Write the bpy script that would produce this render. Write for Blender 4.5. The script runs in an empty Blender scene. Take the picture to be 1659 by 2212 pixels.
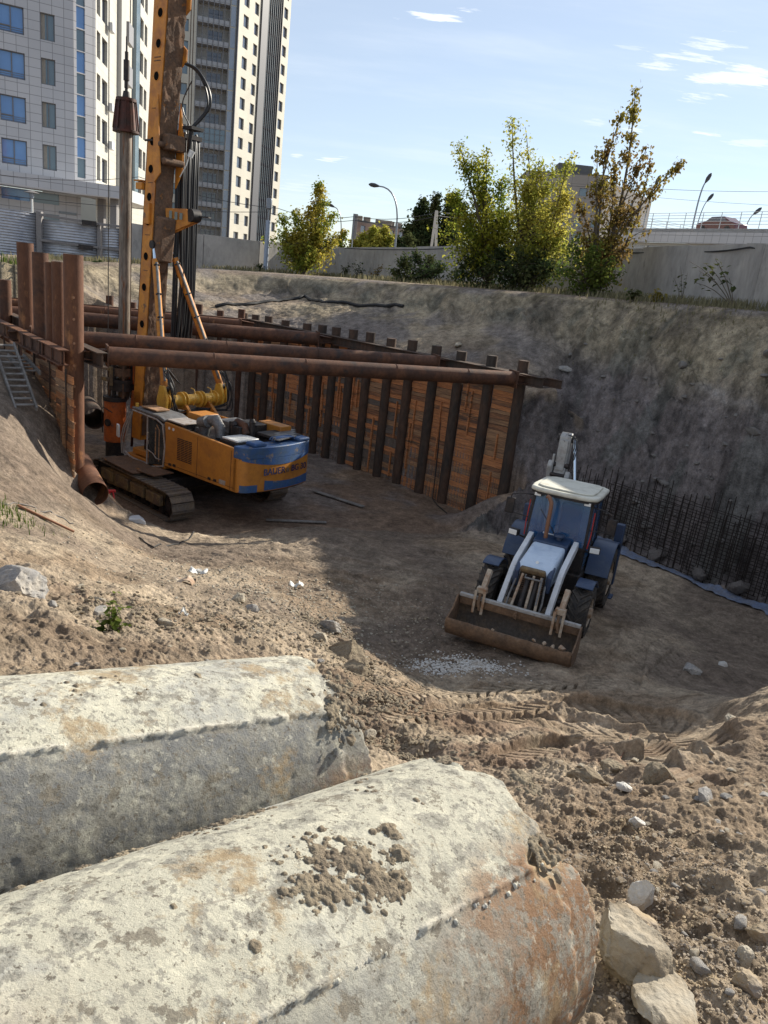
import bpy, bmesh, math, random
import numpy as np
from mathutils import Vector, Matrix
random.seed(7)
R_ = math.radians
SC = bpy.context.scene
COL = SC.collection
# ------------------------------------------------------------------ camera (eye height is z = 0)
PITCH = R_(17.1); ROLL = math.atan(614/5369)
cam_d = bpy.data.cameras.new("camera"); cam = bpy.data.objects.new("camera", cam_d); COL.objects.link(cam)
cam_d.sensor_fit = 'HORIZONTAL'; cam_d.sensor_width = 36; cam_d.lens = 36*1661/1659
cam_d.clip_start = 0.05; cam_d.clip_end = 6000
_f = Vector((0, math.cos(PITCH), -math.sin(PITCH))); _u = Vector((0, math.sin(PITCH), math.cos(PITCH))); _r = Vector((1, 0, 0))
_X = _r*math.cos(ROLL)+_u*math.sin(ROLL)
_Y = -_r*math.sin(ROLL)+_u*math.cos(ROLL)
cam.matrix_world = Matrix(((_X.x, _Y.x, -_f.x, 0), (_X.y, _Y.y, -_f.y, 0), (_X.z, _Y.z, -_f.z, 0), (0, 0, 0, 1)))
SC.camera = cam
# ------------------------------------------------------------------ daylight
SUN_AZ, SUN_EL = 46.0, 27.0           # azimuth from +Y towards +X
W = bpy.data.worlds.new("World"); SC.world = W; W.use_nodes = True
nt = W.node_tree; nt.nodes.clear()
sky = nt.nodes.new('ShaderNodeTexSky'); sky.sky_type = 'NISHITA'; sky.sun_disc = False
sky.sun_elevation = R_(SUN_EL); sky.sun_rotation = R_(SUN_AZ); sky.air_density = 1.0; sky.dust_density = 0.15; sky.ozone_density = 3.0
bg = nt.nodes.new('ShaderNodeBackground'); bg.inputs[1].default_value = 0.077
wo = nt.nodes.new('ShaderNodeOutputWorld')
tc = nt.nodes.new('ShaderNodeTexCoord')
def wn(t, **k):
    n = nt.nodes.new(t)
    for a, b in k.items(): setattr(n, a, b)
    return n
def wmath(op, a, b=None, clamp=False):
    n = wn('ShaderNodeMath', operation=op, use_clamp=clamp)
    for i, v in enumerate((a, b)):
        if v is None: continue
        if isinstance(v, (int, float)): n.inputs[i].default_value = v
        else: nt.links.new(v, n.inputs[i])
    return n.outputs[0]
sep = wn('ShaderNodeSeparateXYZ'); nt.links.new(tc.outputs['Generated'], sep.inputs[0])
zz = wmath('MAXIMUM', wmath('ADD', sep.outputs[2], 0.12), 0.03)
cmb = wn('ShaderNodeCombineXYZ')
nt.links.new(wmath('DIVIDE', sep.outputs[0], zz), cmb.inputs[0]); nt.links.new(wmath('DIVIDE', sep.outputs[1], zz), cmb.inputs[1])
def wnoise(scale, det, rough, stretch=(1, 1, 1), off=0.0):
    mp = wn('ShaderNodeMapping'); mp.inputs['Scale'].default_value = stretch; mp.inputs['Location'].default_value = (off, off*.7, 0)
    nt.links.new(cmb.outputs[0], mp.inputs[0])
    n = wn('ShaderNodeTexNoise'); n.inputs['Scale'].default_value = scale; n.inputs['Detail'].default_value = det; n.inputs['Roughness'].default_value = rough
    nt.links.new(mp.outputs[0], n.inputs['Vector']); return n.outputs['Fac']
nz1 = wnoise(1.6, 7, .62, (.5, 1.5, 1), 3.1); nz2 = wnoise(8.0, 8, .66, (.45, 1.6, 1), 1.3)
def wramp(v, a, b):
    m = wn('ShaderNodeMapRange'); m.interpolation_type = 'SMOOTHSTEP'
    m.inputs['From Min'].default_value = a; m.inputs['From Max'].default_value = b; nt.links.new(v, m.inputs[0]); return m.outputs[0]
def pix_dir(px, py):       # photo position (1659 x 2212 grid) -> unit vector
    v = Vector((px-829.5, py-1106)); a = v.x*math.cos(ROLL)+v.y*math.sin(ROLL); b = -v.x*math.sin(ROLL)+v.y*math.cos(ROLL)
    return (_f*1661+_r*a-_u*b).normalized()
total = wmath('ADD', wmath('MULTIPLY', wramp(nz1, .42, .75), 0.14), 0.33)
# separate cloud patches standing over the site: centre, half width, half height, turn, strength
for (cx, cy, sx, sy, ang, st) in [(955, 36, 92, 15, -5, .95), (1490, 112, 100, 26, -12, .8), (1600, 165, 120, 34, -8, .85), (722, 342, 40, 7, 0, .75),
                                  (1385, 273, 45, 11, 0, .7), (1535, 288, 48, 7, 3, .8), (1620, 312, 60, 12, 0, .6), (1620, 200, 60, 8, 0, .6),
                                  (640, 338, 18, 6, 5, .7), (760, 425, 190, 60, 3, .42), (640, 400, 80, 20, 8, .5), (1390, 100, 60, 9, 0, .5), (1330, 70, 150, 70, 35, .28),
                                  (930, 450, 160, 40, 0, .35), (1290, 265, 40, 8, 0, .55)]:
    d0 = pix_dir(cx, cy); ax = (pix_dir(cx+5*math.cos(R_(ang)), cy+5*math.sin(R_(ang)))-d0).normalized(); ay = d0.cross(ax).normalized()
    vs = []
    for axx, s in ((ax, sx), (ay, sy)):
        n = wn('ShaderNodeVectorMath', operation='DOT_PRODUCT'); nt.links.new(tc.outputs['Generated'], n.inputs[0]); n.inputs[1].default_value = axx
        vs.append(wmath('POWER', wmath('MULTIPLY', wmath('SUBTRACT', n.outputs['Value'], axx.dot(d0)), 1661/s), 2.0))
    g = wmath('EXPONENT', wmath('MULTIPLY', wmath('ADD', vs[0], vs[1]), -1.0))
    t = wramp(wmath('ADD', g, wmath('MULTIPLY', wmath('SUBTRACT', nz2, .5), 4.2)), .35, 1.15)
    g = wmath('MULTIPLY', wmath('MULTIPLY', t, wmath('MINIMUM', wmath('MULTIPLY', g, 2.5), 1.0)), st)
    total = wmath('MAXIMUM', total, g)
mixc = wn('ShaderNodeMix', data_type='RGBA'); nt.links.new(total, mixc.inputs['Factor'])
nt.links.new(sky.outputs[0], mixc.inputs['A']); mixc.inputs['B'].default_value = (9.0, 9.4, 10.0, 1)
nt.links.new(mixc.outputs['Result'], bg.inputs[0]); nt.links.new(bg.outputs[0], wo.inputs[0])
sun_d = bpy.data.lights.new("sun", 'SUN'); sun = bpy.data.objects.new("sun", sun_d); COL.objects.link(sun)
sun_d.energy = 4.9; sun_d.angle = R_(.5); sun_d.color = (1, .93, .80)
_s = Vector((math.sin(R_(SUN_AZ))*math.cos(R_(SUN_EL)), math.cos(R_(SUN_AZ))*math.cos(R_(SUN_EL)), math.sin(R_(SUN_EL))))
sun.rotation_euler = _s.to_track_quat('Z', 'Y').to_euler()
VS = SC.view_settings; VS.view_transform = 'Standard'; VS.look = 'None'; VS.exposure = 0.72; VS.gamma = 1

# ------------------------------------------------------------------ placement helpers
def ray(px, py):           # direction per horizontal metre
    d = pix_dir(px, py); return d/math.hypot(d.x, d.y)
def atd(px, py, D): return ray(px, py)*D
def atz(px, py, z): d = ray(px, py); return d*(z/d.z)
# ------------------------------------------------------------------ naming helpers
def tag(o, label=None, cat=None, group=None, kind=None):
    if label: o['label'] = label
    if cat: o['category'] = cat
    if group: o['group'] = group
    if kind: o['kind'] = kind
    return o
def thing(name, label, cat, loc=(0, 0, 0), rz=0, group=None):
    o = bpy.data.objects.new(name, None); COL.objects.link(o); o.location = loc; o.rotation_euler = (0, 0, rz); o.empty_display_size = .2
    return tag(o, label, cat, group)
def copy_tree(o, parent=None):
    c = o.copy(); COL.objects.link(c); c.parent = parent
    for ch in list(o.children): copy_tree(ch, c)
    return c
# ------------------------------------------------------------------ materials
MATS = {}
def mat(name, col, rough=.8, metal=0., var=.25, vscale=3., col2=None, c2=.5, c2w=.12, bump=0., bscale=30., stretch=(1, 1, 1), spec=.4, col3=None, c3=.62, s3=1.5, alpha=None, trans=0.):
    if name in MATS: return MATS[name]
    m = bpy.data.materials.new(name); m.use_nodes = True; t = m.node_tree; N = t.nodes; L = t.links
    b = N['Principled BSDF']; b.inputs['Roughness'].default_value = rough; b.inputs['Metallic'].default_value = metal
    b.inputs['Specular IOR Level'].default_value = spec
    if trans: b.inputs['Transmission Weight'].default_value = trans
    c = N.new('ShaderNodeTexCoord'); mp = N.new('ShaderNodeMapping'); mp.inputs['Scale'].default_value = stretch; L.new(c.outputs['Object'], mp.inputs[0])
    def noise(s, d=6, r=.6):
        n = N.new('ShaderNodeTexNoise'); n.inputs['Scale'].default_value = s; n.inputs['Detail'].default_value = d; n.inputs['Roughness'].default_value = r
        L.new(mp.outputs[0], n.inputs['Vector']); return n
    def mr(v, a, b_, o0=0., o1=1.):
        q = N.new('ShaderNodeMapRange'); q.inputs[1].default_value = a; q.inputs[2].default_value = b_; q.inputs[3].default_value = o0; q.inputs[4].default_value = o1
        L.new(v, q.inputs[0]); return q.outputs[0]
    n1 = noise(vscale)
    cur = None
    def mix(a, bcol, fac):
        x = N.new('ShaderNodeMix'); x.data_type = 'RGBA'; L.new(fac, x.inputs['Factor'])
        if a is None: x.inputs['A'].default_value = (*col, 1)
        else: L.new(a, x.inputs['A'])
        x.inputs['B'].default_value = (*bcol, 1); return x.outputs['Result']
    if col2: cur = mix(cur, col2, mr(n1.outputs['Fac'], c2-c2w, c2+c2w))
    if col3: cur = mix(cur, col3, mr(noise(s3, 8, .7).outputs['Fac'], c3-.04, c3+.04))
    n2 = noise(vscale*4.3)
    hv = N.new('ShaderNodeHueSaturation'); L.new(mr(n2.outputs['Fac'], .25, .75, 1-var, 1+var), hv.inputs['Value'])
    if cur is None: hv.inputs['Color'].default_value = (*col, 1)
    else: L.new(cur, hv.inputs['Color'])
    L.new(hv.outputs[0], b.inputs['Base Color'])
    if bump:
        bp = N.new('ShaderNodeBump'); bp.inputs['Strength'].default_value = bump; bp.inputs['Distance'].default_value = .03
        L.new(noise(bscale, 5, .65).outputs['Fac'], bp.inputs['Height']); L.new(bp.outputs[0], b.inputs['Normal'])
    MATS[name] = m; return m
def leafmat(name, c1, c2, trans=.5):
    m = bpy.data.materials.new(name); m.use_nodes = True; t = m.node_tree; N = t.nodes; L = t.links; N.remove(N['Principled BSDF'])
    o = N['Material Output']; d = N.new('ShaderNodeBsdfDiffuse'); tr = N.new('ShaderNodeBsdfTranslucent'); mx = N.new('ShaderNodeMixShader'); mx.inputs[0].default_value = trans
    at = N.new('ShaderNodeAttribute'); at.attribute_name = 'tint'
    cm = N.new('ShaderNodeMix'); cm.data_type = 'RGBA'; cm.inputs['A'].default_value = (*c1, 1); cm.inputs['B'].default_value = (*c2, 1); L.new(at.outputs['Fac'], cm.inputs['Factor'])
    L.new(cm.outputs['Result'], d.inputs[0]); L.new(cm.outputs['Result'], tr.inputs[0]); L.new(d.outputs[0], mx.inputs[1]); L.new(tr.outputs[0], mx.inputs[2]); L.new(mx.outputs[0], o.inputs[0])
    MATS[name] = m; return m
# ------------------------------------------------------------------ mesh builder
def perp(d):
    d = d.normalized(); a = Vector((0, 0, 1)) if abs(d.z) < .9 else Vector((1, 0, 0))
    u = d.cross(a).normalized(); return u, u.cross(d).normalized()
class MB:
    def __init__(s): s.v = []; s.f = []; s.m = []; s.mi = 0
    def face(s, idx): s.f.append(tuple(idx)); s.m.append(s.mi)
    def add(s, vs, fs):
        o = len(s.v); s.v += [tuple(x) for x in vs]
        for f in fs: s.face([o+i for i in f])
        return s
    def box(s, c, d, M=None, rz=0.):
        c = Vector(c); M = M or Matrix.Rotation(rz, 3, 'Z')
        vs = [c+M@Vector((x*d[0]/2, y*d[1]/2, z*d[2]/2)) for x in (-1, 1) for y in (-1, 1) for z in (-1, 1)]
        return s.add(vs, [(0, 1, 3, 2), (4, 6, 7, 5), (0, 4, 5, 1), (2, 3, 7, 6), (0, 2, 6, 4), (1, 5, 7, 3)])
    def beam(s, p0, p1, w, h, up=(0, 0, 1)):
        p0, p1 = Vector(p0), Vector(p1); d = (p1-p0); x = d.normalized(); y = Vector(up).cross(x)
        if y.length < 1e-4: y = Vector((1, 0, 0)).cross(x)
        y.normalize(); z = x.cross(y)
        M = Matrix((x, y, z)).transposed(); return s.box((p0+p1)/2, (d.length, w, h), M)
    def cyl(s, p0, p1, r0, r1=None, n=16, caps=True):
        p0, p1 = Vector(p0), Vector(p1); r1 = r0 if r1 is None else r1; u, v = perp(p1-p0)
        A = [(math.cos(2*math.pi*i/n), math.sin(2*math.pi*i/n)) for i in range(n)]
        vs = [p0+(u*c+v*q)*r0 for c, q in A]+[p1+(u*c+v*q)*r1 for c, q in A]
        fs = [(i, (i+1) % n, n+(i+1) % n, n+i) for i in range(n)]
        if caps: fs += [tuple(range(n))[::-1], tuple(range(n, 2*n))]
        return s.add(vs, fs)
    def pipe(s, p0, p1, r, t=.02, n=24):      # open-ended hollow pipe
        p0, p1 = Vector(p0), Vector(p1); u, v = perp(p1-p0)
        A = [u*math.cos(2*math.pi*i/n)+v*math.sin(2*math.pi*i/n) for i in range(n)]
        vs = [p+a*q for p, q in ((p0, r), (p1, r), (p1, r-t), (p0, r-t)) for a in A]; fs = []
        for k in range(4):
            o, q = k*n, ((k+1) % 4)*n
            fs += [(o+i, o+(i+1) % n, q+(i+1) % n, q+i) for i in range(n)]
        return s.add(vs, fs)
    def tube(s, pts, r, n=8, caps=True):
        pts = [Vector(p) for p in pts]; rs = r if isinstance(r, (list, tuple)) else [r]*len(pts); rings = []
        d = pts[1]-pts[0]; u, v = perp(d)
        for i, p in enumerate(pts):
            d = (pts[min(i+1, len(pts)-1)]-pts[max(i-1, 0)]).normalized()
            u = (u-d*u.dot(d)).normalized(); v = d.cross(u)
            rings.append([p+(u*math.cos(2*math.pi*k/n)+v*math.sin(2*math.pi*k/n))*rs[i] for k in range(n)])
        vs = [x for g in rings for x in g]; fs = []
        for i in range(len(pts)-1):
            fs += [(i*n+k, i*n+(k+1) % n, (i+1)*n+(k+1) % n, (i+1)*n+k) for k in range(n)]
        if caps: fs += [tuple(range(n))[::-1], tuple(range((len(pts)-1)*n, len(pts)*n))]
        return s.add(vs, fs)
    def prism(s, poly, ext):                  # poly: 3D points, ext: vector
        n = len(poly); e = Vector(ext); vs = [Vector(p) for p in poly]+[Vector(p)+e for p in poly]
        return s.add(vs, [tuple(range(n))[::-1], tuple(range(n, 2*n))]+[(i, (i+1) % n, n+(i+1) % n, n+i) for i in range(n)])
    def ring(s, c, ax, r, t, n=24, m=8):      # torus
        c = Vector(c); u, v = perp(Vector(ax)); a = Vector(ax).normalized(); vs = []; fs = []
        for i in range(n):
            q = u*math.cos(2*math.pi*i/n)+v*math.sin(2*math.pi*i/n)
            for k in range(m): vs.append(c+q*(r+t*math.cos(2*math.pi*k/m))+a*t*math.sin(2*math.pi*k/m))
        for i in range(n):
            for k in range(m): fs.append((i*m+k, ((i+1) % n)*m+k, ((i+1) % n)*m+(k+1) % m, i*m+(k+1) % m))
        return s.add(vs, fs)
    def build(s, name, mats, parent=None, bevel=0., smooth=35, seg=2, weld=False):
        me = bpy.data.meshes.new(name); me.from_pydata(s.v, [], s.f)
        mats = mats if isinstance(mats, (list, tuple)) else [mats]
        for m in mats: me.materials.append(MATS[m] if isinstance(m, str) else m)
        if len(mats) > 1: me.polygons.foreach_set('material_index', s.m)
        me.validate(); b = bmesh.new(); b.from_mesh(me)
        if weld: bmesh.ops.remove_doubles(b, verts=b.verts, dist=1e-4)
        bmesh.ops.recalc_face_normals(b, faces=b.faces); b.to_mesh(me); b.free()
        if smooth: me.shade_smooth(); me.set_sharp_from_angle(angle=R_(smooth))
        o = bpy.data.objects.new(name, me); COL.objects.link(o)
        if parent: o.parent = parent
        if bevel:
            md = o.modifiers.new('bevel', 'BEVEL'); md.width = bevel; md.segments = seg; md.limit_method = 'ANGLE'; md.angle_limit = R_(40); md.harden_normals = False
        return o
# ------------------------------------------------------------------ noise (numpy)
def _h(ix, iy, seed):
    n = (ix.astype(np.int64)*374761393+iy.astype(np.int64)*668265263+seed*974634777) & 0xffffffff
    n = ((n ^ (n >> 13))*1274126177) & 0xffffffff
    return ((n ^ (n >> 16)) & 0xffff)/65535.0
def vn(x, y, seed=0):
    x = np.asarray(x, float); y = np.asarray(y, float); x0 = np.floor(x); y0 = np.floor(y); fx = x-x0; fy = y-y0
    fx = fx*fx*fx*(fx*(fx*6-15)+10); fy = fy*fy*fy*(fy*(fy*6-15)+10)
    a = _h(x0, y0, seed); b = _h(x0+1, y0, seed); c = _h(x0, y0+1, seed); d = _h(x0+1, y0+1, seed)
    return (a+(b-a)*fx+(c-a)*fy+(a-b-c+d)*fx*fy)*2-1
def fbm(x, y, s, o=4, seed=0, g=.5):
    r = 0; a = 1.; t = 0
    for i in range(o):
        q = s*2**i; r = r+a*vn(x*q*.8+y*q*.6+i*17.3, -x*q*.6+y*q*.8-i*9.1, seed+i); t += a; a *= g
    return r/t*1.35
def worley(x, y, s, seed=0):
    x = x*s; y = y*s; x0 = np.floor(x); y0 = np.floor(y); best = np.full(x.shape, 9.); hv = np.zeros(x.shape)
    for i in (-1, 0, 1):
        for j in (-1, 0, 1):
            cx = x0+i; cy = y0+j; px = cx+.15+.7*_h(cx, cy, seed); py = cy+.15+.7*_h(cx, cy, seed+1)
            d = np.hypot(x-px, y-py); m = d < best; best = np.where(m, d, best); hv = np.where(m, _h(cx, cy, seed+2), hv)
    return best, hv
def sstep(a, b, x):
    t = np.clip((x-a)/(b-a), 0, 1); return t*t*(3-2*t)
# ------------------------------------------------------------------ lie of the land: control points (photo x, photo y, metres away)
CP = [  # rim of the cut
 (1659, 675, 28), (1600, 670, 28.5), (1500, 664, 30), (1400, 657, 32), (1300, 652, 34), (1200, 648, 35), (1100, 640, 36.5), (1000, 628, 38), (900, 620, 40), (800, 606, 42.5), (700, 602, 45.5), (600, 592, 47.5), (450, 585, 48), (300, 572, 46), (150, 562, 42), (0, 560, 38),
 # foot of the clay scarp
 (1659, 745, 26.8), (1600, 742, 27.3), (1500, 738, 28.6), (1400, 728, 30.5), (1300, 722, 32.2), (1200, 706, 33.8), (1100, 692, 35.4), (1000, 680, 36.8), (900, 664, 38.8), (800, 650, 41.3), (700, 640, 44), (600, 635, 45.5), (450, 628, 45.5), (300, 612, 43.5), (150, 600, 40), (20, 592, 35.5),
 # talus
 (1200, 800, 31), (1230, 900, 29.4), (1230, 1000, 27.8), (1190, 1080, 26.8), (1330, 800, 30), (1330, 900, 28.4), (1330, 1050, 26), (1450, 850, 27.4), (1450, 1000, 25.4), (1450, 1150, 24.2), (1600, 850, 25.4), (1600, 1000, 23.9), (1600, 1150, 23.1), (1080, 725, 33.8), (1000, 718, 34.4), (850, 688, 37), (700, 660, 40.5), (620, 655, 42), (450, 645, 42.5), (250, 632, 41), (100, 605, 37),
 # floor
 (1500, 1480, 14.4), (1450, 1400, 16.0), (1250, 1470, 12.9), (1100, 1440, 13.2), (1000, 1330, 15.6), (880, 1440, 12.8),
 (370, 1128, 23.9), (650, 1230, 17.8), (850, 1270, 16.9), (700, 1150, 21), (450, 1190, 18.2),
 # slope below the camera
 (1659, 1490, 10.6), (1600, 1560, 9.6), (1520, 1570, 10.4), (1300, 1520, 11.4), (1150, 1490, 11.9), (1000, 1500, 11.4), (1600, 2150, 3.3), (1380, 2100, 3.15), (1600, 2000, 3.9), (1400, 1950, 3.8), (1300, 1800, 4.6), (1600, 1750, 5.8), (1450, 1700, 6.4), (1200, 1700, 6.0), (1050, 1600, 8.0), (850, 1600, 7.3), (1640, 1640, 8.0), (1450, 1620, 9.0), (820, 1640, 5.7), (900, 1480, 11.3), (700, 1390, 11.6),
 (300, 1430, 8.0), (0, 1400, 7.8), (0, 1250, 10.4), (0, 1100, 15), (200, 1350, 9.4), (400, 1400, 9.2), (560, 1280, 14.3), (330, 1192, 17.6), (260, 1140, 19.2), (100, 1180, 13), (200, 1200, 14.4), (165, 1066, 21.0), (75, 985, 19.3), (0, 938, 19.0), (0, 760, 26.8), (40, 790, 24.7), (70, 830, 23.6), (100, 905, 22.6), (122, 955, 22.1), (140, 1035, 21.4), (60, 920, 21.4)]
CPW = [(0, 0, -1.62), (0, -3, -1.6), (3, -2, -1.7), (-3, -2, -1.6), (0, -12, -1.4), (-12, -8, -1.6), (12, -8, -1.6), (1.2, .8, -1.95), (.49, 2.43, -2.82), (-.2, 3.2, -2.86), (-1.1, 1.2, -2.45), (-2.2, 2., -2.5), (-3.5, 1, -2.3), (1.6, 1.6, -2.6),
 (11.3, 16, -6.6), (11, 12, -5.9), (9, 8, -5), (6, 4, -3.6), (13.6, 20, -2.6), (14.0, 15, -2.0), (15.6, 20, 0), (16, 14, 0), (20, 20, 0), (21, 12, -.2), (14, 4, -2.4), (16.5, 8, -.4),
 (-14, 15, -3.6), (-14, 8, -2.8), (-9, 4, -2.2), (-5, 1, -1.9), (-18, 26, -3.2), (-24, 30, -2.4), (-24, 18, -2.6),
 (3.4, 15.25, -6.78), (4.3, 17.4, -6.92), (2.6, 13.4, -6.7), (-6, 20.6, -7.7), (-3, 21.5, -7.7), (0, 22.5, -7.75), (3, 23.3, -7.8), (5, 23.2, -7.75), (4.2, 25.4, -8.0), (6.2, 24.3, -7.7), (-1, 25, -8.15), (2, 26, -8.25), (-5, 23.6, -8.05), (0, 19.6, -7.3), (3, 20, -7.3), (5.6, 20.6, -7.3), (1.5, 18, -7.05), (5.9, 27.9, -3.3), (3.4, 30.3, -3), (-.2, 33.4, -2.9), (-4.3, 37.1, -2.85), (-7.4, 39.1, -2.8), (-13.5, 37.4, -2.8), (-20, 35.6, -2.7), (-15.5, 28.2, -3.4),
 (12.5, 33, 0.3), (10.5, 44, .2), (2, 54, -.4), (-5.7, 64, -.7), (-15, 60, -1.2), (-22, 56, -1.4), (-32, 50, -1.6), (24, 30, .3), (30, 45, 0), (14, 60, -.2), (-5, 80, -1), (-30, 72, -1.4), (40, 70, -.5)]
_fa, _fb = atd(1270, 1160, 24.9), atd(1680, 1322, 21.8); _fd = (_fb-_fa).normalized(); _fn = Vector((_fd.y, -_fd.x, 0)); _fn = _fn if _fn.y < 0 else -_fn
for _i in range(11): _c = _fa.lerp(_fb, _i/10); CPW.append(tuple(_c)); _c2 = _c+_fn*1.1+Vector((0, 0, -.12)); CPW.append(tuple(_c2)); _c2 = _c-_fn*.6+Vector((0, 0, .45)); CPW.append(tuple(_c2))
_P = [tuple(atd(*c)) for c in CP]+[tuple(c) for c in CPW]
_P = np.array(_P)
def _phi(d2): return np.sqrt(d2+.25)
_n = len(_P); _A = np.zeros((_n+3, _n+3)); _d2 = (_P[:, None, 0]-_P[None, :, 0])**2+(_P[:, None, 1]-_P[None, :, 1])**2
_A[:_n, :_n] = _phi(_d2)-np.eye(_n)*.02; _A[:_n, _n] = 1; _A[:_n, _n+1:] = _P[:, :2]; _A[_n, :_n] = 1; _A[_n+1:, :_n] = _P[:, :2].T
_w = np.linalg.solve(_A, np.concatenate([_P[:, 2], [0, 0, 0]]))
def outer(x, y):
    out = np.zeros(x.shape)
    for i in range(_n): out += _w[i]*np.sqrt((x-_P[i, 0])**2+(y-_P[i, 1])**2+.25)
    out += _w[_n]+_w[_n+1]*x+_w[_n+2]*y
    cap = np.clip(.12+.045*(x-10), -1.6, .5); k_ = .25; hh = np.clip(.5+.5*(cap-out)/k_, 0, 1); capped = cap*(1-hh)+out*hh-k_*hh*(1-hh); m_ = sstep(18, 24, np.hypot(x, y))*(y > 0); out = out*(1-m_)+capped*m_
    r = np.hypot(x, y); t = sstep(62, 85, r); out = out*(1-t)+t*(-1.1)
    tb = sstep(6, 20, -y)*(r < 2000); return out*(1-tb)-1.5*tb
PIT = [(-8.55, 20.15), (-13.9, 26.6), (-19.6, 33.6), (-7.16, 37.95), (5.05, 26.75)]   # inside line of the three shored walls
def in_pit(x, y):
    ins = np.zeros(x.shape, bool); n = len(PIT)
    for i in range(n):
        (x1, y1), (x2, y2) = PIT[i], PIT[(i+1) % n]
        c = ((y1 > y) != (y2 > y)) & (x < (x2-x1)*(y-y1)/(y2-y1+1e-12)+x1); ins ^= c
    return ins
def floorz(x, y):      # trampled pit floor
    z = -8.2-.25*sstep(0, 4, x)*sstep(24, 28, y)
    m = np.exp(-((x-4.0)**2/1.6+(y-26.6)**2/1.2)); z = z+.95*m
    m2 = np.exp(-(((x+8.3)**2)/1.2+((y-20.6)**2)/1.0)); return z+1.7*m2
def base_z(x, y):
    x = np.asarray(x, float); y = np.asarray(y, float); o = outer(x, y)
    # distance beyond the open side (line from near-left pile to near-right pile), positive inside the pit
    (ax, ay), (bx, by) = PIT[0], PIT[-1]; L = math.hypot(bx-ax, by-ay); s = ((x-ax)*-(by-ay)+(y-ay)*(bx-ax))/L
    t = sstep(-1.2, 1.6, s)
    return np.where(in_pit(x, y), o*(1-t)+floorz(x, y)*t, o)
def hit(px, py, d0=1.2, d1=75., n=1500):
    d = ray(px, py); t = np.linspace(d0, d1, n); z = base_z(d.x*t, d.y*t); k = np.argmax(z > d.z*t)
    return Vector((d.x*t[k], d.y*t[k], z[k]))
# ------------------------------------------------------------------ terrain detail
def path(pts, z0=None): return [hit(*p) for p in pts]
TRACKS = [  # polyline (photo points), half width, lug pitch, depth, lug height
 ([(835, 1516), (930, 1506), (1040, 1500), (1150, 1494), (1235, 1486)], .30, .23, .06, .11),
 ([(862, 1560), (960, 1548), (1060, 1542), (1160, 1536)], .28, .23, .06, .09),
 ([(1040, 1566), (1150, 1560), (1280, 1580), (1380, 1605), (1450, 1640)], .28, .22, .09, .06),
 ([(1250, 1525), (1350, 1542), (1450, 1572), (1540, 1612)], .30, .22, .12, .05),
 ([(1120, 1640), (1240, 1625), (1380, 1650), (1500, 1700)], .3, .22, .07, .05),
 ([(600, 1300), (700, 1310), (800, 1340), (860, 1400), (870, 1470)], .25, .2, .03, .035),
 ([(520, 1260), (650, 1262), (780, 1285), (880, 1330), (930, 1400)], .25, .2, .03, .03),
 ([(560, 1210), (700, 1215), (850, 1235), (960, 1270), (1040, 1330)], .25, .2, .03, .03),
 ([(420, 1235), (560, 1240), (700, 1255), (800, 1290), (850, 1340)], .2, .2, .02, .03),
 ([(1350, 1480), (1370, 1400), (1385, 1330), (1400, 1270), (1420, 1240)], .26, .2, .05, .045),
 ([(1290, 1500), (1330, 1440), (1440, 1360), (1560, 1330), (1650, 1335)], .26, .2, .05, .04),
 ([(560, 1330), (660, 1345), (760, 1385), (820, 1440)], .25, .2, .03, .035),
 ([(480, 1225), (640, 1232), (800, 1262), (900, 1310), (960, 1360)], .25, .2, .03, .035),
 ([(740, 1500), (800, 1490), (880, 1470), (960, 1440)], .24, .19, .03, .04),
 ([(700, 1170), (800, 1175), (900, 1190), (1000, 1215), (1050, 1250)], .26, .2, .05, .04),
 ([(1659, 1385), (1560, 1395), (1460, 1430), (1420, 1475)], .25, .2, .04, .035)]
TRK = [(path(p), w, q, d, l) for p, w, q, d, l in TRACKS]
_fa, _fb = hit(1285, 1160), hit(1655, 1316); FOOT = [_fa-(_fb-_fa)*.3]
for _q in (0, .25, .5, .75, 1): _p = _fa.lerp(_fb, _q); _nv = Vector((-(_fb-_fa).y, (_fb-_fa).x, 0)).normalized(); FOOT.append(_p-_nv*.08*math.sin(_q*math.pi)*(1 if _nv.y > 0 else -1))
FOOT.append(_fb+(_fb-_fa)*.3)
def _footmask(x, y):
    bd = np.full(x.shape, 9.)
    for i in range(len(FOOT)-1):
        ax, ay = FOOT[i].x, FOOT[i].y; dx, dy = FOOT[i+1].x-ax, FOOT[i+1].y-ay; L2 = dx*dx+dy*dy; t = np.clip(((x-ax)*dx+(y-ay)*dy)/L2, 0, 1); bd = np.minimum(bd, np.hypot(x-ax-t*dx, y-ay-t*dy))
    return np.exp(-(bd/.55)**4)
def _grad(x, y, e):
    o = outer(x, y); return np.hypot(outer(x+e, y)-o, outer(x, y+e)-o)/e
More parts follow.
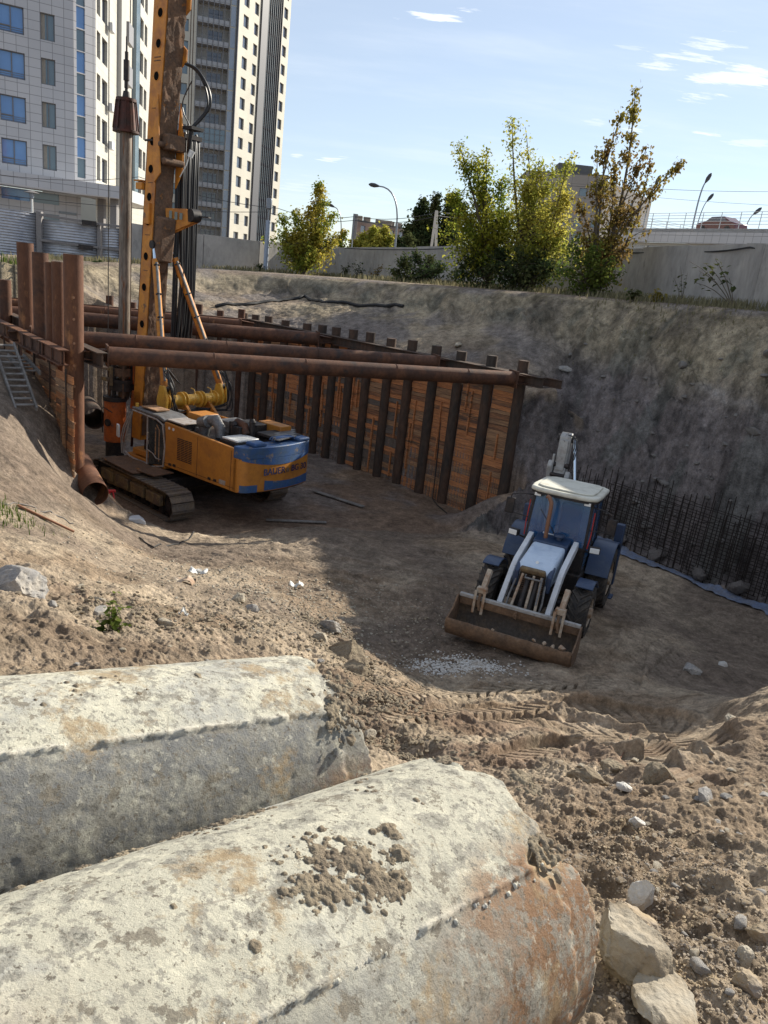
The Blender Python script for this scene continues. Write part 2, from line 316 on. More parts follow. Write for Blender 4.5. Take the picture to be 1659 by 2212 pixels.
def detail(x, y, z, far):
    """height added to the base surface, and a soil mask set"""
    r = np.hypot(x, y)
    pit = in_pit(x, y)
    e = .35; gz = _grad(x, y, e)
    bank = sstep(.40, .8, gz)*sstep(17, 21, r)*(~pit)
    bank = bank*(1-.92*sstep(-4., -6.5, x)*sstep(29, 25, y))
    fore = sstep(13.5, 10.5, r)
    flat = 1-np.maximum(bank, fore)
    patch = .5+.5*fbm(x, y, .22, 3, 5)
    h = .10*fbm(x, y, .45, 3, 11)*(1-.4*flat)+.05*fbm(x, y, 1.7, 3, 21)
    h += (.022+.030*fore+.03*bank)*fbm(x, y, 5.5, 5, 31, .64)*(.5+patch)
    h += flat*(1-pit)*.020*(1-2*np.abs(fbm(x+.3*vn(x, y, 320), y*2.2+.3*vn(x, y, 321), 2.4, 3, 39)))
    h += .02*fore*(1-np.abs(fbm(x, y, 3.2, 4, 33, .6)))*patch
    h += fore*(.010*fbm(x, y, 19, 3, 37, .6)+.075*fbm(x+.4*vn(x, y, 330), y+.4*vn(x, y, 331), 1.15, 3, 38)-.05*np.abs(fbm(x, y, 2.1, 2, 40)))
    # clods and crumbs, in patches, on warped cells
    near = sstep(10.8, 8.2, r)
    wx = x+.09*vn(x*7, y*7, 301)+.03*vn(x*23, y*23, 305); wy = y+.09*vn(x*7, y*7, 302)+.03*vn(x*23, y*23, 306)
    w1, v1 = worley(wx, wy, 5.2, 3); w2, v2 = worley(wx, wy, 12., 8); w3, v3 = worley(wx, wy, 27., 13)
    rough = sstep(-.15, .5, fbm(x, y, .7, 3, 35)); cl = near*(.08+1.0*rough**1.6)+.12*(fore-fore*near)*rough+.3*bank+.10*flat*rough
    h += .06*cl*np.clip(1-w1/.4, 0, 1)**.6*(v1 > .74)*v1+.026*cl*np.clip(1-w2/.42, 0, 1)**.6*(v2 > .55)*v2+.011*cl*np.clip(1-w3/.42, 0, 1)**.6*(v3 > .45)*(r < 14)
    # slumped bank: bites, gullies and clods over the face
    az = np.arctan2(x, y); u = az*28; w = z*1.1
    wu = u+.5*vn(u*.8, w*.8, 311); ww = w+.5*vn(u*.8, w*.8, 312)
    h += bank*(.42*fbm(wu*.30, ww*.30, 1., 3, 41)+.24*fbm(wu, ww*.9, 1., 3, 51)+.13*fbm(wu*3.1, ww*2.6, 1., 3, 61)+.09*fbm(wu*8, ww*7, 1., 2, 65)+.05*fbm(wu*19, ww*16, 1., 2, 67))
    sc = sstep(-3.2, -1.8, z)*sstep(.3, .7, gz)*sstep(19, 22, r)
    h += sc*(.20*fbm(wu*2.2, ww*.35, 1., 3, 71)-.15*np.clip(fbm(wu*.7, ww*.3, 1., 2, 73), 0, 1))
    h *= (1-.75*pit)*(1-.88*_footmask(x, y))*(1-.8*sstep(-1.5, -.4, z)*sstep(19, 22, r))
    tr = np.zeros(x.shape)
    for pts, hw, pitch, dep, lug in TRK:
        s0 = 0.
        P = [(p.x, p.y) for p in pts]
        # smooth polyline
        Q = []
        for i in range(len(P)-1):
            p0 = P[max(i-1, 0)]; p1 = P[i]; p2 = P[i+1]; p3 = P[min(i+2, len(P)-1)]
            for k in range(5):
                t = k/5; Q.append([.5*(2*p1[j]+(p2[j]-p0[j])*t+(2*p0[j]-5*p1[j]+4*p2[j]-p3[j])*t*t+(3*p1[j]-p0[j]-3*p2[j]+p3[j])*t**3) for j in (0, 1)])
        Q.append(list(P[-1]))
        bx0 = min(q[0] for q in Q)-1; bx1 = max(q[0] for q in Q)+1; by0 = min(q[1] for q in Q)-1; by1 = max(q[1] for q in Q)+1
        sel = np.where((x > bx0) & (x < bx1) & (y > by0) & (y < by1))
        if not len(sel[0]): continue
        X = x[sel]; Y = y[sel]; bd = np.full(X.shape, 9.); bs = np.zeros(X.shape); bt = np.zeros(X.shape)
        for i in range(len(Q)-1):
            dx = Q[i+1][0]-Q[i][0]; dy = Q[i+1][1]-Q[i][1]; L = math.hypot(dx, dy)
            if L < 1e-6: continue
            u = ((X-Q[i][0])*dx+(Y-Q[i][1])*dy)/L; tt = ((X-Q[i][0])*-dy+(Y-Q[i][1])*dx)/L
            uc = np.clip(u, 0, L); d = np.hypot(u-uc, tt); m = d < bd; bd = np.where(m, d, bd); bs = np.where(m, s0+u, bs); bt = np.where(m, tt, bt); s0 += L
        wob = .75+.35*vn(bs*.9, bs*0+3, 7)
        ins = sstep(hw*1.05, hw*.9, bd); edge = np.exp(-((bd-hw*1.2)/(.10))**2)
        ph = bs/pitch+np.abs(bt)*2.6/hw*.5+np.where(bt > 0, .5, 0); sq = sstep(.15, .4, np.abs((ph % 1)-.5)*2)*sstep(hw*.98, hw*.8, bd)
        add = ins*(-dep*wob+lug*sq*wob)+edge*dep*.7*wob
        h[sel] = h[sel]*(1-.93*ins)+add; tr[sel] = np.maximum(tr[sel], ins)
    return h, bank, fore, gz, patch, tr
def soil(x, y, z, bank, fore, gz, patch, tr):
    r = np.hypot(x, y); n = len(x.ravel()); c = np.zeros(x.shape+(3,))
    def lay(col, m): c[...] = c*(1-m[..., None])+np.array(col)*m[..., None]
    lay((.345, .275, .20), np.ones(x.shape))
    lay((.25, .185, .125), .8*sstep(-.05, .35, fbm(x, y, .5, 4, 81)))
    lay((.40, .325, .235), .7*sstep(.1, .5, fbm(x, y, .8, 4, 83)))
    # red-brown churned clay below the camera
    red = np.exp(-(((x-1.6)/2.4)**2+((y-7.6)/2.0)**2))+.5*sstep(.3, .7, fbm(x, y, .35, 3, 85))*fore
    lay((.215, .145, .10), np.clip(red*1.0, 0, .75)*sstep(-.3, .3, fbm(x, y, 1.3, 4, 87)))
    dk = hit(330, 1405); lay((.19, .14, .098), np.clip(1.25*np.exp(-(((x-dk.x)/3.4)**2+((y-dk.y)/1.5)**2)), 0, .9)*sstep(-.45, .15, fbm(x, y, 1.1, 4, 88)))
    # damp worked floor, its tone darkened further for the shade on it
    flo = sstep(11.5, 14, r)*(1-bank)
    lay((.165, .128, .10), .85*flo*sstep(-.5, .3, fbm(x, y, .3, 3, 89)))
    lay((.20, .125, .08), .5*in_pit(x, y))
    # bank: grey-brown made ground, clay scarp, pale seams
    lay((.152, .132, .126), bank*.95)
    up = sstep(-3.0, -1.2, z+.5*fbm(x, y, .4, 2, 90))*sstep(20, 24, r)*sstep(.12, .3, gz)
    lay((.30, .25, .17), up*.85)
    lay((.30, .245, .16), sstep(-.6, -.1, z+.25*fbm(x, y, .7, 2, 91))*sstep(20, 24, r)*sstep(.2, .4, gz)*.6)  # lit top edge of the rim put into the clay colour
    lay((.30, .27, .245), .75*np.exp(-((z+2.55+.3*fbm(x, y, .5, 2, 92)+.03*(x-10))/.10)**2)*sstep(8.5, 10.5, x)*bank)
    lay((.075, .065, .06), .5*bank*sstep(.1, .5, fbm(x, y, .6, 4, 93)))
    lay((.10, .115, .10), .35*bank*sstep(.25, .5, fbm(x, y, .9, 4, 94)))
    lay((.19, .165, .15), .8*sstep(24, 28, r)*(1-bank)*sstep(-.2, .4, fbm(x, y, .5, 4, 95)))
    ub = np.arctan2(x, y)*28; v = 1+.22*fbm(x, y, 2.4, 4, 96)+.15*fbm(x, y, 9., 3, 97)+np.maximum(bank, up)*(.32*fbm(ub*2.6, z*.5, 1., 3, 98)+.30*fbm(ub*5, z*5, 1., 3, 99))
    return np.clip(c*v[..., None], .02, .7)
def terrain():
    rr = []
    r = .7
    def seg(r1, d):
        nonlocal r
        while r < r1: rr.append(r); r += d
    seg(4.6, .013); seg(9, .018); seg(13.5, .022); seg(20, .034); seg(33, .045); seg(46, .075); seg(66, .2)
    while r < 5000: rr.append(r); r *= 1.12
    rr = np.array(rr); NA = 1000
    az = np.concatenate([np.linspace(-38, 38, NA), np.linspace(38, 322, 90)[1:-1]]); az = np.radians(az)
    A, RR = np.meshgrid(az, rr); x = RR*np.sin(A); y = RR*np.cos(A)
    z = base_z(x, y)
    h, bank, fore, gz, patch, tr = detail(x, y, z, False)
    fade = sstep(70, 55, RR); z = z+h*fade
    c = soil(x, y, z, bank, fore, gz, patch, tr)
    nr, na = x.shape; co = np.stack([x, y, z], -1).reshape(-1, 3)
    co = np.concatenate([co, [[0, 0, -1.62]]]); nv = len(co)
    i = np.arange(nr-1)[:, None]*na; j = np.arange(na)[None, :]; j2 = (j+1) % na
    q = np.stack([i+j, i+j2, i+na+j2, i+na+j], -1).reshape(-1, 4)[:, ::-1]
    tri = np.stack([np.full(na, nv-1), np.arange(na), (np.arange(na)+1) % na], -1)[:, ::-1]
    me = bpy.data.meshes.new('ground'); me.vertices.add(nv); me.vertices.foreach_set('co', co.ravel().astype(np.float32))
    me.loops.add(len(q)*4+len(tri)*3); me.loops.foreach_set('vertex_index', np.concatenate([q.ravel(), tri.ravel()]).astype(np.int32))
    me.polygons.add(len(q)+len(tri)); st = np.concatenate([np.arange(len(q))*4, len(q)*4+np.arange(len(tri))*3]).astype(np.int32)
    me.polygons.foreach_set('loop_start', st); me.update(calc_edges=True)
    at = me.color_attributes.new('soil', 'FLOAT_COLOR', 'POINT')
    cc = np.ones((nv, 4)); cc[:-1, :3] = c.reshape(-1, 3); cc[-1, :3] = (.3, .23, .16); at.data.foreach_set('color', cc.ravel().astype(np.float32))
    me.shade_smooth()
    m = bpy.data.materials.new('soil'); m.use_nodes = True; N = m.node_tree.nodes; L = m.node_tree.links; b = N['Principled BSDF']
    b.inputs['Roughness'].default_value = .95; b.inputs['Specular IOR Level'].default_value = .15
    a = N.new('ShaderNodeAttribute'); a.attribute_name = 'soil'; tcn = N.new('ShaderNodeTexCoord')
    def noise(s, d=5, ro=.65):
        n = N.new('ShaderNodeTexNoise'); n.inputs['Scale'].default_value = s; n.inputs['Detail'].default_value = d; n.inputs['Roughness'].default_value = ro; L.new(tcn.outputs['Object'], n.inputs['Vector']); return n.outputs['Fac']
    mr = N.new('ShaderNodeMapRange'); mr.inputs[1].default_value = .3; mr.inputs[2].default_value = .7; mr.inputs[3].default_value = .62; mr.inputs[4].default_value = 1.36; L.new(noise(22, 7, .75), mr.inputs[0])
    mr2 = N.new('ShaderNodeMapRange'); mr2.inputs[1].default_value = .36; mr2.inputs[2].default_value = .64; mr2.inputs[3].default_value = .66; mr2.inputs[4].default_value = 1.34; L.new(noise(4.2, 9, .74), mr2.inputs[0])
    mv = N.new('ShaderNodeMath'); mv.operation = 'MULTIPLY'; L.new(mr.outputs[0], mv.inputs[0]); L.new(mr2.outputs[0], mv.inputs[1])
    hs = N.new('ShaderNodeHueSaturation'); L.new(a.outputs['Color'], hs.inputs['Color']); L.new(mv.outputs[0], hs.inputs['Value'])
    vo = N.new('ShaderNodeTexVoronoi'); vo.inputs['Scale'].default_value = 16; L.new(tcn.outputs['Object'], vo.inputs['Vector'])
    sp = N.new('ShaderNodeMapRange'); sp.inputs[1].default_value = .16; sp.inputs[2].default_value = .11; L.new(vo.outputs['Distance'], sp.inputs[0])
    sc = N.new('ShaderNodeSeparateColor'); L.new(vo.outputs['Color'], sc.inputs[0]); g = N.new('ShaderNodeMath'); g.operation = 'GREATER_THAN'; g.inputs[1].default_value = .86; L.new(sc.outputs[0], g.inputs[0])
    g2 = N.new('ShaderNodeMath'); g2.operation = 'MULTIPLY'; L.new(sp.outputs[0], g2.inputs[0]); L.new(g.outputs[0], g2.inputs[1])
    mx = N.new('ShaderNodeMix'); mx.data_type = 'RGBA'; L.new(g2.outputs[0], mx.inputs['Factor']); L.new(hs.outputs[0], mx.inputs['A']); mx.inputs['B'].default_value = (.34, .31, .27, 1)
    L.new(mx.outputs['Result'], b.inputs['Base Color'])
    ad = N.new('ShaderNodeMath'); ad.operation = 'ADD'; L.new(noise(14, 8, .7), ad.inputs[0]); L.new(g2.outputs[0], ad.inputs[1])
    bp = N.new('ShaderNodeBump'); bp.inputs['Strength'].default_value = .9; bp.inputs['Distance'].default_value = .07; L.new(ad.outputs[0], bp.inputs['Height']); L.new(bp.outputs[0], b.inputs['Normal'])
    me.materials.append(m); o = bpy.data.objects.new('ground', me); COL.objects.link(o); tag(o, 'excavated sandy ground with banks, slopes and tyre tracks', kind='structure')
    MATS['soil'] = m
terrain()
def gz(x, y):
    X = np.array([x]); Y = np.array([y]); z = base_z(X, Y); return float((z+detail(X, Y, z, False)[0])[0])
# ------------------------------------------------------------------ foreground concrete-filled pipes
mat('pale_concrete', (.50, .475, .39), .85, var=.14, vscale=5, col2=(.40, .38, .33), c2=.56, c2w=.08, bump=.35, bscale=55, col3=(.22, .20, .17), c3=.68, s3=4.5)
def concrete_mat(name, rustx):
    m = bpy.data.materials.new(name); m.use_nodes = True; N = m.node_tree.nodes; L = m.node_tree.links; b = N['Principled BSDF']
    b.inputs['Roughness'].default_value = .82; b.inputs['Specular IOR Level'].default_value = .3
    t = N.new('ShaderNodeTexCoord')
    def noise(s, d=7, r=.65, off=0., st=(1, 1, 1)):
        mp = N.new('ShaderNodeMapping'); mp.inputs['Location'].default_value = (off, off*.3, 0); mp.inputs['Scale'].default_value = st; L.new(t.outputs['Object'], mp.inputs[0])
        n = N.new('ShaderNodeTexNoise'); n.inputs['Scale'].default_value = s; n.inputs['Detail'].default_value = d; n.inputs['Roughness'].default_value = r; L.new(mp.outputs[0], n.inputs['Vector']); return n.outputs['Fac']
    def mr(v, a, c, o0=0., o1=1.):
        q = N.new('ShaderNodeMapRange'); q.inputs[1].default_value = a; q.inputs[2].default_value = c; q.inputs[3].default_value = o0; q.inputs[4].default_value = o1; L.new(v, q.inputs[0]); return q.outputs[0]
    def mul(a, c):
        q = N.new('ShaderNodeMath'); q.operation = 'MULTIPLY'
        for i, v in enumerate((a, c)):
            if isinstance(v, float): q.inputs[i].default_value = v
            else: L.new(v, q.inputs[i])
        return q.outputs[0]
    def mix(a, c, f):
        x = N.new('ShaderNodeMix'); x.data_type = 'RGBA'; L.new(f, x.inputs['Factor'])
        for k, v in (('A', a), ('B', c)):
            if isinstance(v, tuple): x.inputs[k].default_value = (*v, 1)
            else: L.new(v, x.inputs[k])
        return x.outputs['Result']
    c = mix((.545, .515, .405), (.38, .37, .325), mr(noise(2.0, 9, .68), .47, .57))
    c = mix(c, (.46, .435, .345), mr(noise(.9, 9, .68, 51.), .47, .55))
    c = mix(c, (.60, .565, .44), mul(mr(noise(7, 7, .66, 4.), .54, .60), .6))
    at = N.new('ShaderNodeAttribute'); at.attribute_name = 'zone'; sp = N.new('ShaderNodeSeparateColor'); L.new(at.outputs['Color'], sp.inputs[0])
    # shade of the lower side painted in dark grey, then rust near the end
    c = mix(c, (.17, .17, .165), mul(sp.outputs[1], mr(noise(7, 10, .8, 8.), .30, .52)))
    c = mix(c, (.60, .56, .46), mul(sp.outputs[2], mr(noise(14, 6, .7, 41.), .36, .50)))
    c = mix(c, (.25, .145, .08), mul(sp.outputs[0], mr(noise(6, 10, .8, 2., (1, 1, .6)), .41, .49)))
    c = mix(c, (.17, .10, .055), mul(sp.outputs[0], mr(noise(13, 10, .8, 21., (1, 1, .6)), .56, .60)))
    c = mix(c, (.27, .255, .215), mul(mr(noise(11, 8, .70, 6.), .53, .56), .75))
    c = mix(c, (.22, .205, .17), mul(mr(noise(27, 7, .7, 66.), .55, .58), .7))
    c = mix(c, (.19, .165, .125), mul(mr(noise(8, 10, .74, 26.), .585, .60), .85))
    c = mix(c, (.13, .11, .085), mul(mr(noise(42, 5, .65, 9.), .61, .64), .85))
    c = mix(c, (.33, .24, .135), mul(mr(noise(1.7, 9, .74, 12.), .55, .61), .8))
    c = mix(c, (.56, .53, .43), mul(mr(noise(20, 6, .66, 15.), .61, .64), .5))
    for ro, of in ((.35, 3.), (1.15, 17.), (2.2, 31.)):      # scratches
        mp = N.new('ShaderNodeMapping'); mp.vector_type = 'TEXTURE'; mp.inputs['Rotation'].default_value = (.3, .2, ro); mp.inputs['Scale'].default_value = (.045, 1.1, .3); mp.inputs['Location'].default_value = (of, of, 0); L.new(t.outputs['Object'], mp.inputs[0])
        n = N.new('ShaderNodeTexNoise'); n.inputs['Scale'].default_value = 1.2; n.inputs['Detail'].default_value = 3; L.new(mp.outputs[0], n.inputs['Vector']); c = mix(c, (.27, .24, .19), mul(mr(n.outputs['Fac'], .68, .71), .55))
    L.new(c, b.inputs['Base Color'])
    bp = N.new('ShaderNodeBump'); bp.inputs['Strength'].default_value = .8; bp.inputs['Distance'].default_value = .011
    ad = N.new('ShaderNodeMath'); ad.operation = 'ADD'; L.new(noise(38, 9, .75), ad.inputs[0]); L.new(mr(noise(11, 10, .8, 6.), .60, .66, 0., -.8), ad.inputs[1]); L.new(ad.outputs[0], bp.inputs['Height']); L.new(bp.outputs[0], b.inputs['Normal'])
    MATS[name] = m; return m
def pipe_frame(az, pi_):
    d = Vector((math.sin(az)*math.cos(pi_), math.cos(az)*math.cos(pi_), -math.sin(pi_))); u = d.cross(Vector((0, 0, 1))).normalized(); return d, u, u.cross(d)
PIPES = [(Vector((-.235, 3.24, -2.35)), .91, .15, .55, 60, .86), (Vector((.50, 2.43, -2.275)), .803, .125, .555, 54, .35)]
def concrete_pipe(k, label, flat):
    C, az, pi_, r, seam, _ = PIPES[k]; d, u, v = pipe_frame(az, pi_)
    NS, NT = 520, 420; t = np.linspace(0, 1, NS)**1.15*-6.4; a = np.linspace(0, 2*np.pi, NT, endpoint=False)
    T, A = np.meshgrid(t, a, indexing='ij'); deg = (np.degrees(A)+180) % 360-180
    rad = np.full(T.shape, r)
    # casting seam: the shell below sits a little inside, a burr stands along the joint
    wob = .006*fbm(T, T*0, 5, 3, 400+k)*60
    dd = deg-seam-wob*.6
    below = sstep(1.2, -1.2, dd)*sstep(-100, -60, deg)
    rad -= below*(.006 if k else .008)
    if flat: rad -= flat*np.sin(np.clip((seam-deg)/(seam+45), 0, 1)*np.pi)*(deg < seam)*(deg > -45)
    L_ = dd*math.pi/180*r; rad += (.012+.010*fbm(T, A*.2, 22, 3, 410+k))*np.exp(-(L_/.009)**2)*(fbm(T, A*.2, 6, 3, 412+k) > -.35)
    rad -= .005*np.exp(-((L_+.025)/.012)**2)*np.clip(fbm(T, A*.2, 4, 3, 414+k)+.4, 0, 1)
    rad += .0035*fbm(T, A*r, 1.2, 3, 416+k)+.0022*fbm(T, A*r, 14, 3, 418+k)
    # dents and pits
    w, hv = worley(T+5, A*r, 16, 420+k); rad -= .005*np.clip(1-w/.25, 0, 1)*(hv > .94)
    # chipped shoulder: the upper shell stops short and ragged, the lower lip runs on
    jag = .035*fbm(A*3, A*0, 1., 4, 430+k)+.02*fbm(A*14, A*0+3, 1., 3, 432+k)
    upper = sstep(seam-6, seam+6, deg); edge = -T-(.05+jag)*upper*.6
    lip = sstep(.13, .105, -T+jag*.8)*(1-upper); rad -= lip*(.014+.005*np.abs(fbm(T, A*r, 5, 3, 434+k)))
    notch = np.exp(-((deg-seam-1)/7)**2)*sstep(.17+.03, .10, -T+jag); rad -= notch*(.045+.02*fbm(T, A*r, 12, 3, 435+k))
    chips = sstep(.10, .0, -T+jag*1.6)*upper; rad -= chips*(.003+.016*np.clip(fbm(T*1., A*r, 9, 4, 437+k)-.05, 0, 1))
    tt = T+(.05*fbm(A*2.2, A*0+1, 1., 4, 436+k)+.018*fbm(A*12, A*0+4, 1., 3, 438+k))*np.exp(T/.12)
    tt = tt-.07*upper*np.exp(T/.12)+.03*(1-upper)*np.exp(T/.12)
    P = np.array(C)+tt[..., None]*np.array(d)+rad[..., None]*(np.cos(A)[..., None]*np.array(u)+np.sin(A)[..., None]*np.array(v))
    co = P.reshape(-1, 3); i = np.arange(NS-1)[:, None]*NT; j = np.arange(NT)[None, :]; j2 = (j+1) % NT
    q = np.stack([i+j, i+NT+j, i+NT+j2, i+j2], -1).reshape(-1, 4)
    # broken end face: rings to the middle with crumbled concrete
    fv = []; fq = []; base = len(co); rings = [0.93, .8, .6, .35, .12]
    for ri, s in enumerate(rings):
        for jj in range(NT):
            p = P[0, jj]; c0 = np.array(C); dep = -(.03+.05*(1-s))+.03*float(vn(np.array([jj*.07*s]), np.array([s*6.]), 440+k)[0])
            fv.append(c0+(p-c0)*s+np.array(d)*dep)
    co = np.concatenate([co, np.array(fv), [np.array(C)-np.array(d)*.06]])
    prev = 0
    for ri in range(len(rings)):
        o = base+ri*NT; pr = np.arange(NT) if ri == 0 else np.arange(NT)+base+(ri-1)*NT
        fq.append(np.stack([pr, np.roll(pr, -1), np.roll(np.arange(NT)+o, -1), np.arange(NT)+o], -1))
    q = np.concatenate([q]+fq); lo = base+(len(rings)-1)*NT; last = len(co)-1
    me = bpy.data.meshes.new('concrete_pipe'); me.from_pydata(co.tolist(), [], q.tolist()+[(lo+jj, lo+(jj+1) % NT, last) for jj in range(NT)]); me.shade_smooth()
    z = np.zeros((len(co), 4)); z[:, 3] = 1
    if k: rust = sstep(.75, .25, -T+.25*fbm(T, A*r, 3, 3, 460))*sstep(72, 56, deg)*sstep(-70, -20, deg); rust = np.maximum(rust, .6*np.exp(-((T+2.1)/.35)**2)*np.exp(-((deg-70)/14)**2))
    else: rust = sstep(.45, .1, -T)*sstep(45, 20, deg)
    z[:NS*NT, 0] = rust.ravel(); z[:NS*NT, 1] = (below*(.95 if k == 0 else .5)).ravel(); z[:NS*NT, 2] = np.exp(-(L_/.014)**2).ravel()  # green channel masks the painted shade below the seam
    at = me.color_attributes.new('zone', 'FLOAT_COLOR', 'POINT'); at.data.foreach_set('color', z.ravel())
    me.materials.append(concrete_mat('cast_concrete_%d' % k, 0)); o = bpy.data.objects.new('concrete_pipe', me); COL.objects.link(o)
    tag(o, label, 'concrete pipe', 'concrete pipes in the foreground'); return o
concrete_pipe(0, 'upper grey pale concrete pipe with a dark lower side, farther from the viewer', .055)
concrete_pipe(1, 'nearest and largest pale concrete pipe with rust stains and mud clumps', 0.)
def on_pipe(k, t, deg, out=0.):
    C, az, pi_, r, *_ = PIPES[k]; d, u, v = pipe_frame(az, pi_); a = R_(deg); n = u*math.cos(a)+v*math.sin(a); return C+d*t+n*(r+out), n
def gz_(x, y):
    X = np.array([x]); Y = np.array([y]); z = base_z(X, Y); return float((z+detail(X, Y, z, False)[0])[0])
# ------------------------------------------------------------------ rocks
mat('limestone', (.38, .34, .27), .9, var=.25, vscale=4, col2=(.26, .21, .145), bump=.6, bscale=18)
mat('white_rock', (.56, .54, .50), .9, var=.2, vscale=6, col2=(.36, .30, .23), c2=.6, bump=.6, bscale=22)
mat('tan_rock', (.34, .26, .16), .9, var=.25, vscale=5, col2=(.26, .22, .18), bump=.6, bscale=20)
mat('grey_rock', (.25, .24, .23), .9, var=.25, vscale=5, col2=(.34, .31, .27), bump=.6, bscale=20)
mat('bank_stone', (.17, .155, .14), .9, var=.3, vscale=5)
mat('mud', (.27, .22, .15), .95, var=.3, vscale=9, col2=(.19, .15, .105), bump=.8, bscale=45)
_ico = {}
def ico(n):
    if n not in _ico:
        b = bmesh.new(); bmesh.ops.create_icosphere(b, subdivisions=n, radius=1); _ico[n] = (np.array([v.co[:] for v in b.verts]), [[v.index for v in f.verts] for f in b.faces]); b.free()
    return _ico[n]
def rock_geo(n, seed, rough=.25, facets=7):
    v, f = ico(n); rs = np.random.RandomState(seed); q = v.copy()
    for _ in range(facets+5):     # cut flat faces
        nn = rs.normal(size=3); nn /= np.linalg.norm(nn); dd = rs.uniform(.45, .82); s = q@nn; m = s > dd; q[m] -= np.outer(s[m]-dd, nn)*.92
    if n > 2:
        q *= (1+rough*.35*fbm(v[:, 0]*2+seed, v[:, 1]*2+v[:, 2]*1.7, 1.3, 4, seed % 97, .6))[:, None]
        q += v*(rough*.14*fbm(v[:, 0]*7+v[:, 2]*5+seed, v[:, 1]*7-v[:, 2]*3, 1., 3, seed % 91))[:, None]
    return q, f
def rock(name, loc, size, m, seed, label=None, cat='rock', group=None, n=5, rot=None):
    q, f = rock_geo(n, seed); q = q*np.array(size)/2; M = (rot or Matrix.Rotation(seed*1.7, 3, 'Z'))
    mb = MB(); mb.add([M@Vector(p) for p in q], f); o = mb.build(name, m, smooth=28); o.location = (loc[0], loc[1], max(loc[2], -99)); return tag(o, label, cat, group)
BIG = [((1335, 2120), (.46, .38, .32), 'limestone', 'large angular pale boulder against the end of the nearest pipe', 5),
 ((1365, 2010), (.24, .2, .17), 'tan_rock', 'yellow-brown rock lying above the large pale boulder', 9),
 ((1383, 1950), (.17, .15, .27), 'white_rock', 'upright pointed whitish rock right of the nearest pipe', 12),
 ((1372, 1778), (.15, .12, .10), 'white_rock', 'white wedge of rock above a cluster of pebbles', 15),
 ((1345, 1718), (.16, .12, .10), 'white_rock', 'rounded whitish rock half buried beside a brown clod', 18),
 ((1520, 1735), (.24, .13, .15), 'grey_rock', 'elongated grey rock leaning on the sandy slope at right', 21),
 ((25, 1270), (1.0, .62, .50), 'grey_rock', 'large grey boulder on the sand at the left edge', 24),
 ((1640, 2040), (.20, .17, .14), 'tan_rock', 'brown stone by the right edge below the slope', 27),
 ((1592, 2110), (.12, .1, .09), 'limestone', 'flat pale stone near the lower right corner', 30),
 ((1590, 2170), (.16, .14, .11), 'tan_rock', 'brown lump of stone at the lower right corner', 33),
 ((1440, 2245), (.5, .32, .16), 'limestone', 'broad crusty slab of pale rock at the bottom edge', 36),
 ((752, 1412), (1.0, .7, .62), 'mud', 'big lump of dried earth behind the end of the upper pipe', 39),
 ((715, 1362), (.6, .42, .4), 'grey_rock', 'grey rock on top of the earth heap behind the upper pipe', 42),
 ((775, 1455), (.6, .5, .4), 'mud', 'broken lump of earth nearest the end of the upper pipe', 87),
 ((690, 1375), (.4, .3, .25), 'limestone', 'angular pale stone wedged behind the upper pipe end', 90),
 ((800, 1585), (.2, .16, .16), 'limestone', 'pale stone at the broken end of the upper pipe', 45),
 ((1272, 1690), (.42, .30, .26), 'mud', 'dark brown clod of clay on the slope beside a twig', 48),
 ((1330, 1672), (.34, .28, .22), 'mud', 'rounded clay clod behind the whitish rock', 51),
 ((1425, 1700), (.4, .3, .26), 'mud', 'broad cracked clay clod in the middle of the right slope', 54),
 ((1225, 785), (.7, .35, .25), 'grey_rock', 'pale flat slab of rubble on the dark bank above the cage', 57),
 ((990, 748), (.7, .35, .25), 'limestone', 'pale broken concrete piece on the bank beyond the row of piles', 60),
 ((425, 1240), (.26, .14, .12), 'white_rock', 'small white stone on the sunlit floor near the slope foot', 63),
 ((215, 1312), (.2, .16, .13), 'limestone', 'pale stone on the sand just above the green weed', 66),
 ((515, 1300), (.42, .26, .2), 'limestone', 'longish pale stone in the rubble heap left of the tracks', 69),
 ((545, 1318), (.3, .25, .2), 'grey_rock', 'grey stone in the rubble heap left of the tracks', 72),
 ((1490, 1455), (.5, .36, .22), 'grey_rock', 'flat grey stone in the shade right of the digger bucket', 75),
 ((1560, 1440), (.4, .2, .16), 'white_rock', 'pale stone in the shade near the right edge', 78),
 ((790, 1440), (.28, .22, .2), 'white_rock', 'small white block beside the red-brown pipe rim', 81),
 ((1575, 1560), (.34, .22, .16), 'limestone', 'pale stone on the crest of the sunlit right slope', 84)]
for (px, py), sz, m, lab, sd in BIG:
    p = hit(px, py); rock('rock', (p.x, p.y, gz_(p.x, p.y)+sz[2]*(.22 if m != 'mud' else .1)), sz, m, sd, lab)
# medium stones: individuals with shared look
rs = np.random.RandomState(4); cnt = 0
STG = []
while cnt < 170:
    px, py = rs.uniform(1000, 1659), rs.uniform(1640, 2200)
    if cnt > 95: px, py = rs.uniform(60, 700), rs.uniform(1230, 1440)
    if cnt > 118: px, py = rs.uniform(1180, 1659), rs.uniform(740, 1180)
    if py < 2200 and 1640 < py and px < 1060+(py-1640)*.62 and cnt <= 95: continue
    p = hit(px, py, n=700); d = math.hypot(p.x, p.y)
    s = rs.uniform(.008, .022)*min(d, 8)*.6*(1.2 if cnt > 95 else 1.)*(1.7 if cnt > 118 else 1)*(1.8 if rs.rand() < .12 else 1)
    STG.append((p, s, ['limestone', 'tan_rock', 'grey_rock'][rs.randint(3)] if cnt <= 118 else 'bank_stone', cnt)); cnt += 1
protos = []
for i in range(9):
    q, f = rock_geo(3, 200+i*7); mb = MB(); mb.add([Vector(p)*.5 for p in q*np.array([1, .78, .6])], f); protos.append(mb)
_pm = {}
